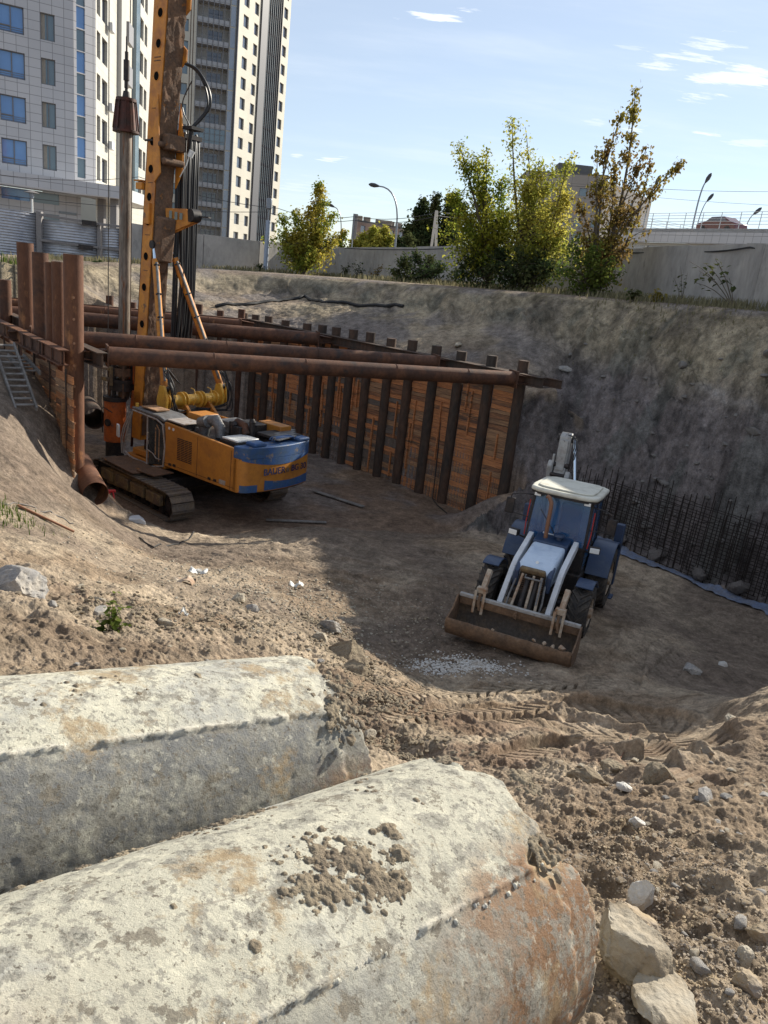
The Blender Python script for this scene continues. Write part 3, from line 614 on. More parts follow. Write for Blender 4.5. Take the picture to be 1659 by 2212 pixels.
for p, s, m, i in STG:
    k = (i % 9, m)
    zone = 0 if i <= 95 else 1 if i <= 118 else 2
    lab = ['small stone strewn on the sandy slope right of the pipes', 'small stone strewn on the sunlit ground behind the upper pipe', 'small stone caught on the dark bank above the rebar cage'][zone]
    grp = ['stones on the right slope', 'stones behind the upper pipe', 'stones on the dark bank'][zone]
    if k not in _pm: o = protos[k[0]].build('stone', m, smooth=30); _pm[k] = o
    else: o = _pm[k].copy(); COL.objects.link(o)
    o.scale = (s*1.6, s*1.5, s*1.5); o.rotation_euler = (0, 0, i*2.1); o.location = (p.x, p.y, gz_(p.x, p.y)+s*.12); tag(o, lab, 'stone', grp)
# pebbles: nobody could count them
def pebbles(name, label, pts, m, seed, smin, smax):
    v, f = ico(1); rs = np.random.RandomState(seed); mb = MB()
    allv = []; allf = []; o = 0
    for (x, y, z) in pts:
        s = rs.uniform(smin, smax)*rs.uniform(.6, 1.3); q = v*np.array([s, s*rs.uniform(.6, 1), s*rs.uniform(.45, .8)])*(1+.25*rs.normal(size=(len(v), 1))*.5); a = rs.uniform(0, 6.28); c_, s_ = math.cos(a), math.sin(a)
        q = np.stack([q[:, 0]*c_-q[:, 1]*s_, q[:, 0]*s_+q[:, 1]*c_, q[:, 2]], 1)+np.array([x, y, z+s*.2]); allv.append(q); allf += [(i+o, j+o, k+o) for i, j, k in f]; o += len(v)
    me = bpy.data.meshes.new(name); me.from_pydata(np.concatenate(allv).tolist(), [], allf); me.materials.append(MATS[m]); me.shade_smooth(); me.set_sharp_from_angle(angle=R_(35)); ob = bpy.data.objects.new(name, me); COL.objects.link(ob)
    return tag(ob, label, 'gravel', kind='stuff')
def scatter(n, cx, cy, sx, sy, seed, clumps=None):
    rs = np.random.RandomState(seed); x = rs.normal(cx, sx, n); y = rs.normal(cy, sy, n)
    if clumps: k = rs.randint(len(clumps), size=n); c = np.array(clumps)[k]; x = c[:, 0]+rs.normal(0, 1, n)*c[:, 2]; y = c[:, 1]+rs.normal(0, 1, n)*c[:, 2]
    z = base_z(x, y)
    return [(a, b, c) for a, b, c in zip(x, y, z+detail(x, y, z, False)[0])]
cl = []
for px, py, s in [(1420, 2040, .28), (1500, 2080, .3), (1400, 1800, .16), (1600, 1850, .35), (1500, 1950, .4), (1380, 1890, .3), (1350, 1860, .25), (1600, 2150, .25), (1300, 1770, .3), (1330, 2150, .2), (1450, 1850, .5), (1250, 1700, .5), (1480, 2170, .2)]:
    p = hit(px, py); cl.append((p.x, p.y, s))
pebbles('pebbles', 'loose pebbles scattered over the sandy slope right of the pipes', scatter(7500, 0, 0, 1, 1, 5, cl), 'tan_rock', 6, .003, .012)
p = hit(985, 1445); pebbles('white_gravel', 'spill of small white gravel beside the digger bucket', scatter(1900, p.x, p.y, .42, .24, 8), 'white_rock', 9, .012, .026)
p = hit(640, 1300); pebbles('rubble', 'crushed rubble on the sunlit ground behind the upper pipe', scatter(2500, p.x, p.y, 2.2, 1.6, 10), 'limestone', 11, .012, .035)
cl = []
for px, py, s in [(740, 1400, .35), (790, 1460, .3), (820, 1520, .3), (700, 1350, .3), (300, 1330, .6), (480, 1340, .7), (830, 1600, .3)]:
    p = hit(px, py); cl.append((p.x, p.y, s))
pebbles('earth_crumbs', 'dry earth crumbs heaped around the ends of the pipes', scatter(3800, 0, 0, 1, 1, 14, cl), 'mud', 15, .01, .04)
# mud thrown on the pipes
def mud(k, spots, name, label, m_='mud'):
    """crust of thrown mud: one height field over the pipe skin, kept only where it has thickness"""
    C, az, pi_, r, *_ = PIPES[k]; V = []; F = []; off = 0
    for gi, (t0, dg0, rad_, n, sz) in enumerate(spots):
        R0 = rad_*2.6+sz*2; m = int(min(150, max(14, R0*2/.0042))); a = np.linspace(-R0, R0, m); X, Y = np.meshgrid(a, a, indexing='ij'); gx, gy = t0+X, Y
        rs = np.random.RandomState(gi+k*100); dn_ = np.zeros(X.shape)
        for _ in range(max(3, int(n*.8))):
            cx, cy = rs.normal(0, rad_), rs.normal(0, rad_); s = sz*rs.uniform(.35, 1.15); q = ((X-cx)**2+((Y-cy)*rs.uniform(.8, 1.3))**2)/(s*s*1.1); dn_ = np.maximum(dn_, s*.45*np.clip(1-q, 0, 1)**.8)
        W_ = gy+dg0*.01
        hgt = dn_*(1+1.1*fbm(gx+gi, W_, 60, 3, 905))+.95*sz*(fbm(gx, W_, 26, 5, 901, .7)+.16)*np.exp(-(X**2+Y**2)/(rad_*1.5+sz)**2)*(n > 12)-.0016
        hgt = hgt*.75-.0004
        hgt = np.where(np.hypot(X, Y) > R0*.96, -.01, hgt); dg = dg0+np.degrees(Y/r); d, u, v = pipe_frame(az, pi_); A = np.radians(dg)
        rr = r+np.clip(hgt, -.006, 1)-.001+.004*(hgt > 0); P = np.array(C)+gx[..., None]*np.array(d)+rr[..., None]*(np.cos(A)[..., None]*np.array(u)+np.sin(A)[..., None]*np.array(v))
        keep = hgt > 0; kq = keep[:-1, :-1] | keep[1:, :-1] | keep[1:, 1:] | keep[:-1, 1:]; ii, jj = np.where(kq); base = ii*m+jj; q4 = np.stack([base, base+m, base+m+1, base+1], 1); used, inv = np.unique(q4, return_inverse=True)
        if not len(used): continue
        V.append(P.reshape(-1, 3)[used]); F += (inv.reshape(-1, 4)+off).tolist(); off += len(used)
    me = bpy.data.meshes.new(name); me.from_pydata(np.concatenate(V).tolist(), [], F); me.materials.append(MATS[m_]); me.shade_smooth(); ob = bpy.data.objects.new(name, me); COL.objects.link(ob); return tag(ob, label, 'mud', kind='stuff')
def pp(k, px, py):     # photo point -> (t, angle) on pipe k
    C, az, pi_, r, *_ = PIPES[k]; d, u, v = pipe_frame(az, pi_); D = pix_dir(px, py)
    w0 = -C; a = D-d*D.dot(d); b = w0-d*w0.dot(d); A = a.dot(a); B = 2*a.dot(b); Cc = b.dot(b)-r*r; disc = B*B-4*A*Cc
    if disc < 0: disc = 0
    s = (-B-math.sqrt(disc))/(2*A); P = D*s-C; return P.dot(d), math.degrees(math.atan2(P.dot(v), P.dot(u)))
sp = []
for px, py, rad_, n, sz in [(700, 1870, .07, 90, .014), (740, 1850, .06, 70, .014), (780, 1880, .06, 70, .014), (700, 1900, .05, 50, .012), (680, 1920, .035, 50, .015), (845, 1800, .012, 14, .02), (850, 1845, .015, 18, .02), (848, 1900, .022, 26, .022),
   (785, 1690, .018, 12, .018), (790, 1668, .004, 3, .018), (800, 1708, .02, 8, .016), (712, 1685, .008, 3, .014), (740, 1690, .01, 3, .014), (270, 1790, .012, 10, .022), (245, 1748, .012, 6, .018), (275, 1735, .01, 6, .018), (170, 1800, .02, 8, .016), (172, 1830, .015, 9, .018), (200, 1790, .02, 8, .014), (70, 1828, .006, 3, .015), (25, 1840, .01, 5, .016),
   (420, 1735, .05, 60, .012), (500, 1720, .05, 60, .012), (470, 1728, .06, 80, .014), (375, 1765, .02, 16, .016), (960, 1640, .03, 22, .012), (995, 1625, .02, 10, .014), (860, 1668, .015, 7, .012), (500, 1770, .01, 5, .016), (560, 1768, .02, 9, .010), (378, 1955, .004, 2, .013), (545, 2045, .005, 3, .02), (905, 1730, .01, 5, .010), (1185, 1845, .03, 40, .016), (1130, 1690, .03, 20, .016), (620, 1925, .03, 8, .010), (590, 1880, .01, 4, .01)]:
    t, dg = pp(1, px, py); sp.append((t, dg, rad_, n, sz))
mud(1, sp, 'mud_clumps', 'dried mud clumps splashed on the nearest pipe')
sp = []
for px, py, rad_, n, sz in [(225, 1466, .03, 8, .012), (258, 1470, .02, 5, .014), (170, 1490, .03, 7, .012), (300, 1495, .02, 6, .014), (430, 1460, .01, 3, .012), (130, 1475, .01, 2, .012), (540, 1510, .01, 2, .01), (60, 1520, .03, 6, .01), (610, 1412, .03, 6, .012), (720, 1480, .05, 30, .014), (745, 1550, .05, 40, .016)]:
    t, dg = pp(0, px, py); sp.append((t, dg, rad_, n, sz))
mud(0, sp, 'mud_specks', 'small mud specks on top of the upper pipe')

sp = []
rs = np.random.RandomState(77)
for i in range(80):
    t = -.15-1.9*(i/80)**.9; sp.append((t+rs.normal(0, .01), 53.6-t*1.4+rs.normal(0, .5)-1.2, .012, 5, rs.uniform(.003, .0075)))
mud(1, sp, 'exposed_aggregate', 'row of crumbly pale aggregate along the seam of the nearest pipe', 'pale_concrete')
# ------------------------------------------------------------------ shoring of the pit
mat('rust_steel', (.075, .038, .025), .72, .25, var=.3, vscale=2.2, col2=(.135, .06, .032), c2=.52, c2w=.12, bump=.25, bscale=40, col3=(.05, .035, .03), c3=.60, s3=1.3)
mat('bright_rust', (.135, .058, .03), .75, .2, var=.3, vscale=2.5, col2=(.12, .055, .032), c2=.5, c2w=.12, bump=.25, bscale=40, stretch=(1, 1, .4), col3=(.30, .14, .06), c3=.6, s3=2)
mat('dark_pile', (.055, .042, .033), .8, .15, var=.35, vscale=2.0, col2=(.095, .055, .036), c2=.52, bump=.3, bscale=30, stretch=(1, 1, .4))
mat('lagging_wood', (.56, .24, .095), .85, var=.32, vscale=2.2, col2=(.38, .155, .065), c2=.5, c2w=.1, bump=.5, bscale=22, stretch=(.8, .8, 9), col3=(.11, .075, .05), c3=.62, s3=.55)
mat('lagging_wood_pale', (.42, .235, .12), .85, var=.3, vscale=2.2, col2=(.24, .14, .08), c2=.5, c2w=.1, bump=.5, bscale=22, stretch=(.8, .8, 9), col3=(.12, .08, .055), c3=.62, s3=.7)
mat('lagging_brown', (.36, .17, .08), .88, var=.35, vscale=2.2, col2=(.15, .08, .05), c2=.5, bump=.5, bscale=22, stretch=(.8, .8, 8), col3=(.07, .055, .045), c3=.6, s3=.8)
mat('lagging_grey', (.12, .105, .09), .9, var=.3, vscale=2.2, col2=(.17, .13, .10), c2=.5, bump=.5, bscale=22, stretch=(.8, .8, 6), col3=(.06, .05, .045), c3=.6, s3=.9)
def wall_pt(a, b, s): return a[0]+(b[0]-a[0])*s, a[1]+(b[1]-a[1])*s
WZ = -2.93
def lagging(x0, y0, x1, y1, ztop, zbot, nrm, m, label, group, seed, mixm=None):
    rs = random.Random(seed); mb = MB(); d = Vector((x1-x0, y1-y0, 0)); L = d.length; d.normalize(); n = Vector((nrm[0], nrm[1], 0))
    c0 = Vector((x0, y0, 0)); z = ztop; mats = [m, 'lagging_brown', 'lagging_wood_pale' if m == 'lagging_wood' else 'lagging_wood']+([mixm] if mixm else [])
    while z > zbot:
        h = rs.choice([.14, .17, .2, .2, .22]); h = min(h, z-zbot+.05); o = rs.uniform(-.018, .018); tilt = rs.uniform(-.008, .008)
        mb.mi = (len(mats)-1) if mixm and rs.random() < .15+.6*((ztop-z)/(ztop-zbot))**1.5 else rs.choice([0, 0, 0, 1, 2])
        mid = c0+d*L/2+n*o; mid.z = z-h/2
        mb.beam(mid-d*(L/2-rs.uniform(0, .02))+Vector((0, 0, tilt)), mid+d*(L/2-rs.uniform(0, .02))-Vector((0, 0, tilt)), .05, h-.012, (0, 0, 1)); z -= h
    mb.mi = 0
    for _ in range(2 if L > .5 else 1):        # nailed battens
        s = rs.uniform(.2, .8)*L; a = rs.uniform(zbot+.6, ztop-1.2); b = a+rs.uniform(.9, 2.0)
        p = c0+d*s+n*.06; mb.beam((p.x, p.y, a), (p.x, p.y, min(b, ztop-.1)), .10, .05, tuple(d))
    o = mb.build('timber_lagging', mats, bevel=.004, seg=1, smooth=0); return tag(o, label, 'timber wall', group)
Rw = [(5.0, 26.72), (-7.16, 37.86)]; Lw = [(-8.35, 20.05), (-13.78, 26.58), (-19.3, 33.2)]
# right wall: photo x of each pile top, photo y of its top
RP = [(1133, 779), (1065, 768), (999, 759), (945, 747), (893, 735), (847, 731), (802, 718), (765, 712), (728, 707), (698, 702), (665, 699), (618, 692), (582, 683), (554, 680), (528, 676)]
def on_line(px, py, a, b):      # where the sight line over (px,py) crosses the plan line a-b
    r = ray(px, py); dx, dy = b[0]-a[0], b[1]-a[1]; s = (a[0]*r.y-a[1]*r.x)/(dy*r.x-dx*r.y); x, y = a[0]+dx*s, a[1]+dy*s; return x, y, r.z*math.hypot(x, y)
rd = Vector((Rw[1][0]-Rw[0][0], Rw[1][1]-Rw[0][1], 0)).normalized(); rn = Vector((-rd.y, rd.x, 0))   # towards the pit
if rn.dot(Vector((-6, 26, 0))-Vector((Rw[0][0], Rw[0][1], 0))) < 0: rn = -rn
ords = ['nearest to the digger', 'second from the digger', 'third from the digger', 'fourth from the digger', 'fifth from the digger', 'sixth from the digger', 'seventh from the digger', 'eighth from the digger', 'ninth from the digger', 'tenth from the digger', 'eleventh from the digger', 'twelfth from the digger', 'thirteenth from the digger', 'fourteenth from the digger', 'last before the far corner']
rp = []
for i, (px, py) in enumerate(RP):
    x, y, z = on_line(px, py, Rw[0], Rw[1]); rp.append((x, y)); mb = MB(); ax, ay = x+rn.x*.02, y+rn.y*.02
    mb.cyl((ax, ay, -9.0), (ax, ay, z), .195, n=20, caps=False); mb.cyl((ax, ay, z-.04), (ax, ay, z), .18, n=20)
    o = mb.build('steel_pile', 'dark_pile'); tag(o, 'dark pipe pile of the right shoring wall, '+ords[i], 'pile', 'piles of the right shoring wall')
    if i and i < 15:
        x0, y0 = rp[i-1]; s = .15; a = wall_pt((x0, y0), (x, y), s); b = wall_pt((x0, y0), (x, y), 1-s); off = rn*-.06
        dist = i/14
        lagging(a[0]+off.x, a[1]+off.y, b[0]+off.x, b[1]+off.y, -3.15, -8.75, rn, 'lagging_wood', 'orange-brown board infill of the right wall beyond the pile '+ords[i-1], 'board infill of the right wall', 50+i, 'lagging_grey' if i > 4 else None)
# side return at the near end of the right wall
mb = MB(); e = Vector((Rw[0][0]-rd.x*.55, Rw[0][1]-rd.y*.55, 0))
# rear wall
Bk = [(-7.3, 38.0), (-19.6, 34.0)]
for i in range(13):
    x, y = wall_pt(*Bk, (i+.6)/13); mb = MB(); z = [-2.35, -2.5, -2.3, -2.55][i % 4]; mb.cyl((x, y, -9), (x, y, z), .17, n=18)
    o = mb.build('steel_pile', 'rust_steel'); tag(o, 'rusty pipe pile of the rear shoring wall behind the drilling rig', 'pile', 'piles of the rear shoring wall')
d = (Vector((*Bk[1], 0))-Vector((*Bk[0], 0))).normalized(); n = Vector((d.y, -d.x, 0)); n = n if n.y < 0 else -n
for i in range(4):
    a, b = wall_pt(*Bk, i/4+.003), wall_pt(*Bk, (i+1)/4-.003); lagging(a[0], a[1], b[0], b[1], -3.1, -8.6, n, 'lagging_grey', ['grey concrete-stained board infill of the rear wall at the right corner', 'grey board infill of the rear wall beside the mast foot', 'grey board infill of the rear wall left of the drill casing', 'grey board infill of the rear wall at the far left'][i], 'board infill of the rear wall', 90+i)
# left wall: tall piles
for i, (px, ytop, dist, lab, m) in enumerate([(160, 550, 20.0, 'tallest and nearest rusty steel pile with a row of bolt holes, on the slope', 'bright_rust'), (128, 566, 21.6, 'rusty steel pile directly behind the nearest one', 'bright_rust'), (113, 567, 22.4, 'slim rusty pile third from the right in the left row', 'bright_rust'), (91, 546, 23.3, 'dark brown pile second from the left in the tall row', 'rust_steel'), (60, 525, 24.4, 'leftmost of the tall rusty piles', 'bright_rust')]):
    x, y, _z = on_line(px, 750, (-8.1, 19.85), Lw[1]); ztop = ray(px, ytop).z*math.hypot(x, y); rad = [.245, .17, .15, .22, .235][i]
    t = thing('steel_pile', lab, 'pile', (x, y, -9.2), 0, 'tall piles of the left shoring wall')
    mb = MB(); mb.pipe((0, 0, 0), (0, 0, ztop+9.2), rad, .015, 32); mb.build('pile_shaft', m, t)
    if i == 0:
        c = Vector((-x, -y, 0)).normalized()
        for zz_ in (-1.45, -2.0, -2.62, -3.2, -3.75, -4.3, -4.75):
            mb = MB(); p = c*(rad-.004)+Vector((0, 0, zz_+9.2)); mb.cyl(p, p+c*.03, .032, n=10); mb.build('bolt', 'pale_rust' if 'pale_rust' in MATS else mat('pale_rust', (.30, .16, .09), .8, var=.3), t)
# further low piles of the left wall, going out of the frame
for i in range(5):
    s = (i+.2)/5; x, y = wall_pt(Lw[1], Lw[2], s); mb = MB(); mb.cyl((x+.2, y+.2, -9), (x+.2, y+.2, -1.6-.15*(i % 3)), .2, n=20); o = mb.build('steel_pile', 'rust_steel'); tag(o, 'rusty pile of the left wall at the left edge of the view', 'pile', 'far piles of the left wall')
ld = (Vector((*Lw[1], 0))-Vector((*Lw[0], 0))).normalized(); ln = Vector((ld.y*-1, ld.x, 0)); ln = ln if ln.dot(Vector((-1, -1, 0))) > 0 else -ln      # outward, towards the slope
Lpts = [wall_pt(Lw[0], Lw[1], s) for s in (0.0, .17, .36, .55, .76, 1.0)]+[wall_pt(Lw[1], Lw[2], s) for s in (.3, .65, 1.)]
for i in range(len(Lpts)-1):
    a, b = Lpts[i], Lpts[i+1]; ab = Vector((b[0]-a[0], b[1]-a[1], 0)).normalized()
    oo = ln*.16
    lagging(a[0]+oo.x, a[1]+oo.y, b[0]+oo.x, b[1]+oo.y, -3.45+.04*(i % 2), -8.8, ln, 'lagging_wood_pale', ['weathered board infill of the left wall against the nearest pile', 'weathered board infill second from the nearest pile', 'weathered board infill third from the nearest pile', 'weathered board infill behind the lying ladder', 'weathered board infill above the ladder head', 'board infill of the left wall at the frame edge', 'board infill of the left wall outside the frame', 'board infill of the left wall farthest away'][i], 'board infill of the left wall', 120+i)
    mb = MB()
    for s in (.3,):
        x, y = wall_pt(a, b, s); x += oo.x+ln.x*.05; y += oo.y+ln.y*.05; mb.beam((x, y, -3.3), (x, y, -5.2-.4*((i*3+int(s*10)) % 3)), .03, .05, tuple(ab))
    tag(mb.build('hanger_bars', 'dark_pile', smooth=0), 'thin vertical straps nailed on the left boards, set %s' % ['by the nearest pile', 'second along', 'third along', 'by the ladder', 'fifth along', 'at the frame edge', 'off frame', 'farthest'][i], 'strap', 'straps on the left wall')
# walers (I-beams laid flat against the piles)
def ibeam(p0, p1, h=.36, b=.30, t=.03, up=(0, 0, 1)):
    mb = MB(); p0, p1 = Vector(p0), Vector(p1); x = (p1-p0).normalized(); y = Vector(up).cross(x).normalized(); z = x.cross(y)
    mb.beam(p0, p1, t, h-2*t-.004, up)
    for s in (-1, 1): mb.beam(p0+z*s*(h-t)/2, p1+z*s*(h-t)/2, b, t, up)
    return mb
o3 = rn*.36
mb = ibeam((Rw[0][0]-rd.x*.15+o3.x, Rw[0][1]-rd.y*.15+o3.y, WZ), (Rw[1][0]+o3.x, Rw[1][1]+o3.y, WZ)); tag(mb.build('waler_beam', 'dark_pile', bevel=.004), 'long dark steel waler along the right pile row', 'steel beam')
mb = ibeam((Rw[0][0]-rd.x*.45-rn.x*.33, Rw[0][1]-rd.y*.45-rn.y*.33, WZ-.02), (Rw[1][0]-rn.x*.33, Rw[1][1]-rn.y*.33, WZ-.02), .30, .16); tag(mb.build('waler_beam', 'dark_pile', bevel=.004), 'slim dark beam on the outer side of the right pile row', 'steel beam')
n_ = n*.34
mb = ibeam((Bk[0][0]+n_.x, Bk[0][1]+n_.y, WZ), (Bk[1][0]+n_.x, Bk[1][1]+n_.y, WZ)); tag(mb.build('waler_beam', 'rust_steel', bevel=.004), 'rusty waler along the rear pile row', 'steel beam')
segs = [(-.02, .20), (.20, .42), (.42, .66), (.66, .9), (.9, 1.2)]
for i, (s0, s1) in enumerate(segs):      # left waler in spliced lengths
    a, b = wall_pt(Lw[0], Lw[1], s0+.002), wall_pt(Lw[0], Lw[1], s1-.002); q = ln*(.42+.03*(i % 2)); mb = ibeam((a[0]+q.x, a[1]+q.y, WZ-.0), (b[0]+q.x, b[1]+q.y, WZ+.0), .40, .26)
    for s in (.04, .5, .96): x, y = wall_pt(a, b, s); mb.beam((x+q.x+ln.x*.06, y+q.y+ln.y*.06, WZ-.16), (x+q.x+ln.x*.06, y+q.y+ln.y*.06, WZ+.16), .02, .1, tuple(ld))
    tag(mb.build('waler_beam', 'bright_rust' if i % 2 == 0 else 'rust_steel', bevel=.004), 'rusty waler length on the outer side of the left wall, '+['next to the nearest pile', 'second from the nearest pile', 'third from the nearest pile', 'above the ladder', 'at the frame edge'][i], 'steel beam', 'waler lengths of the left wall')
mb = ibeam((-7.75, 20.1, WZ-.02), (-14., 27.7, WZ-.02), .4, .28); tag(mb.build('waler_beam', 'dark_pile', bevel=.004), 'dark waler on the inner side of the left pile row', 'steel beam')
# struts
def strut(a, b, r, lab, m='rust_steel', corbel=True):
    a, b = Vector(a), Vector(b); d = (b-a).normalized(); t = thing('strut_pipe', lab, 'strut', a, 0, 'horizontal pipe struts across the pit'); L = (b-a).length
    N = max(3, int(L/1.1)); mb = MB(); q = b-a; mb.tube([q*(i/N) for i in range(N+1)], r, 32); mb.build('pipe', m, t)
    for s in (.22, .43, .66, .86): mb = MB(); mb.tube([q*s-d*.015, q*s-d*.008, q*s+d*.008, q*s+d*.015], [r*.99, r+.012, r+.012, r*.99], 32); mb.build('weld_bead', m, t)
    for e_, sg in ((0, -1), (1, 1)):
        mb = MB(); p = q*e_; mb.beam(p+d*sg*-.02, p+d*sg*.03, r*2.35, r*2.35); mb.build('end_plate', m, t, bevel=.005)
        mb = MB(); y = Vector((0, 0, 1)).cross(d).normalized()
        for z in (-.16, .16): mb.beam(p+d*sg*.03+Vector((0, 0, z)), p+d*sg*.62+Vector((0, 0, z*.6)), r*1.6, .025)
        mb.beam(p+d*sg*.03, p+d*sg*.6, .025, .28); mb.build('end_bracket', m, t)
    return t
s1a, s1b = atz(232, 768, WZ), atz(1108, 818, WZ); strut(s1a, s1b, .245, 'nearest horizontal pipe strut, lowest in view, over the rig')
s2a = atz(182, 733, WZ); q2 = atz(941, 783, WZ); dd = (q2-s2a).normalized(); strut(s2a-dd*1.5, q2, .25, 'second nearest horizontal pipe strut, its right end on the ninth pile')
s3a = atz(182, 690, WZ); q3 = atz(685, 732, WZ); dd = (q3-s3a).normalized(); strut(s3a-dd*3.2, q3, .27, 'third horizontal pipe strut, passing behind the mast')
s4a = atz(178, 669, WZ); q4 = atz(520, 700, WZ); dd = (q4-s4a).normalized(); strut(s4a-dd*3.5, q4, .2, 'farthest thin pipe strut, close to the rear wall', 'bright_rust')
# lattice ladder steps lying on the left slope
mat('weathered_timber', (.23, .215, .20), .85, var=.3, vscale=3, col2=(.15, .135, .12), bump=.4, bscale=30)
def ladder(p0, p1, w, label, nr):
    p0, p1 = Vector(p0), Vector(p1); t = thing('wooden_ladder', label, 'ladder', p0, 0, 'ladders on the left slope'); d = p1-p0; s = d.cross(Vector((0, 0, 1))).normalized(); up = s.cross(d).normalized()
    for k in (-1, 1): mb = MB(); mb.beam(s*k*w/2, d+s*k*w/2, .05, .12, up); mb.build('side_rail', 'weathered_timber', t, bevel=.004)
    for i in range(nr): mb = MB(); c = d*((i+.7)/nr); mb.beam(c-s*(w/2-.027), c+s*(w/2-.027), .07, .03, up); mb.build('rung', 'weathered_timber', t)
a = atd(57, 884, 21.8); b = atd(8, 742, 24.3); ladder(a, b, .52, 'long wooden ladder lying down the left slope', 11)
a = atd(70, 806, 23.3); b = atd(34, 768, 24.6); ladder(a, b, .42, 'short wooden ladder section beside the left boards', 5)
# pipes and small site things near the left pile
a = hit(205, 1085); mb = MB(); mb.pipe((a.x+.1, a.y-.2, a.z+.3), (a.x-1.1, a.y+1.6, a.z+.6), .34, .012, 36); tag(mb.build('casing_pipe', 'bright_rust'), 'open rusty casing pipe lying at the foot of the nearest pile', 'pipe')
x, y, z = on_line(205, 905, (-12, 30), (-6, 30)); mb = MB(); mb.pipe((x, y, z), (x-1.4, y+2.6, z), .42, .014, 36); tag(mb.build('casing_pipe', 'dark_pile'), 'dark open casing pipe standing away behind the drill casing', 'pipe')
mat('red_paint', (.55, .03, .03), .5, var=.15, vscale=6)
a = atz(240, 1100, -7.85); t = thing('survey_tripod', 'small bright red folding trestle by the left slope foot', 'trestle', (a.x, a.y, -8.1), .4)
for sx in (-1, 1):
    for sy in (-1, 1): mb = MB(); mb.beam((sx*.05, sy*.07, .82), (sx*.16, sy*.30, 0), .045, .03); mb.build('leg', 'red_paint', t)
    mb = MB(); mb.beam((sx*.11, -.2, .42), (sx*.11, .2, .42), .03, .03); mb.build('cross_bar', 'red_paint', t)
mb = MB(); mb.beam((-.13, 0, .84), (.13, 0, .84), .16, .05); mb.build('top', 'red_paint', t)
mat('pale_plastic', (.50, .51, .52), .5, var=.12, vscale=5); mat('black_rubber', (.018, .018, .019), .6, var=.2, vscale=9)
a = atz(292, 1150, -7.75); t = thing('cable_box', 'grey-white electric box with a black cable coil, standing by the slope foot', 'electric box', (a.x, a.y, -7.9), .5)
mb = MB(); mb.prism([(-.22, -.17, 0), (.22, -.17, 0), (.26, -.17, .5), (.12, -.17, .62), (-.2, -.17, .6)], (0, .34, 0)); mb.build('housing', 'pale_plastic', t, bevel=.02)
mb = MB(); mb.ring((0, -.2, .3), (0, 1, 0), .18, .014); mb.ring((.02, -.23, .28), (.1, 1, 0), .16, .014); mb.build('cable_coil', 'black_rubber', t)
for k in (-1, 1): mb = MB(); mb.cyl((k*.2, -.1, 0), (k*.26, -.12, -.16), .02, n=8); mb.cyl((k*.2, .1, 0), (k*.26, .12, -.16), .02, n=8); mb.build('leg', 'pale_plastic', t)
def cable(name, pts, r, m, label, cat='cable', lift=.02, step=6):
    P = [hit(*p) for p in pts]; Q = []
    for i in range(len(P)-1):
        for k in range(step): t_ = k/step; Q.append(P[i].lerp(P[i+1], t_))
    Q.append(P[-1]); Q = [Vector((p.x+.03*math.sin(i*1.3), p.y+.03*math.cos(i*1.7), gz(p.x, p.y)+lift)) for i, p in enumerate(Q)]
    mb = MB(); mb.tube(Q, r, 6); return tag(mb.build(name, m), label, cat)
cable('cable', [(300, 1165), (330, 1180), (380, 1175), (420, 1160)], .018, 'black_rubber', 'black cable running from the electric box over the floor')
cable('cable', [(0, 1090), (60, 1098), (110, 1112), (160, 1135)], .013, 'weathered_timber', 'pale wire rope end lying on the left slope')
cable('hose', [(465, 662), (540, 658), (610, 650), (660, 640), (700, 655), (760, 660), (870, 668)], .09, 'black_rubber', 'long black hose lying on the bank beyond the pile tops', 'hose', .06)
cable('bent_wire', [(900, 1030), (930, 1060), (965, 1110)], .02, 'black_rubber', 'dark wire along the foot of the right wall')
# ------------------------------------------------------------------ rebar cages and plastic sheet at the bank foot
mat('rebar', (.030, .022, .018), .7, .4, var=.3, vscale=8)
mat('blue_sheet', (.13, .165, .25), .6, var=.35, vscale=4, col2=(.15, .16, .19), c2=.5, bump=.6, bscale=9, spec=.5)
mat('sheet_weight', (.13, .115, .105), .9, var=.25, vscale=5, bump=.4, bscale=12)
_fa, _fb = hit(1285, 1160), hit(1655, 1316); foot = []
for _q in (0, .25, .5, .75, 1): _p = _fa.lerp(_fb, _q); _nv = Vector((-(_fb-_fa).y, (_fb-_fa).x, 0)).normalized(); _p = _p-_nv*.08*math.sin(_q*math.pi)*(1 if _nv.y > 0 else -1); _p.z = float(base_z(np.array([_p.x]), np.array([_p.y]))[0]); foot.append(_p)
f5 = foot[4]+(foot[4]-foot[3])*1.2; f0 = foot[0]+(foot[0]-foot[1])*1.6
chain = [f0]+foot+[f5]
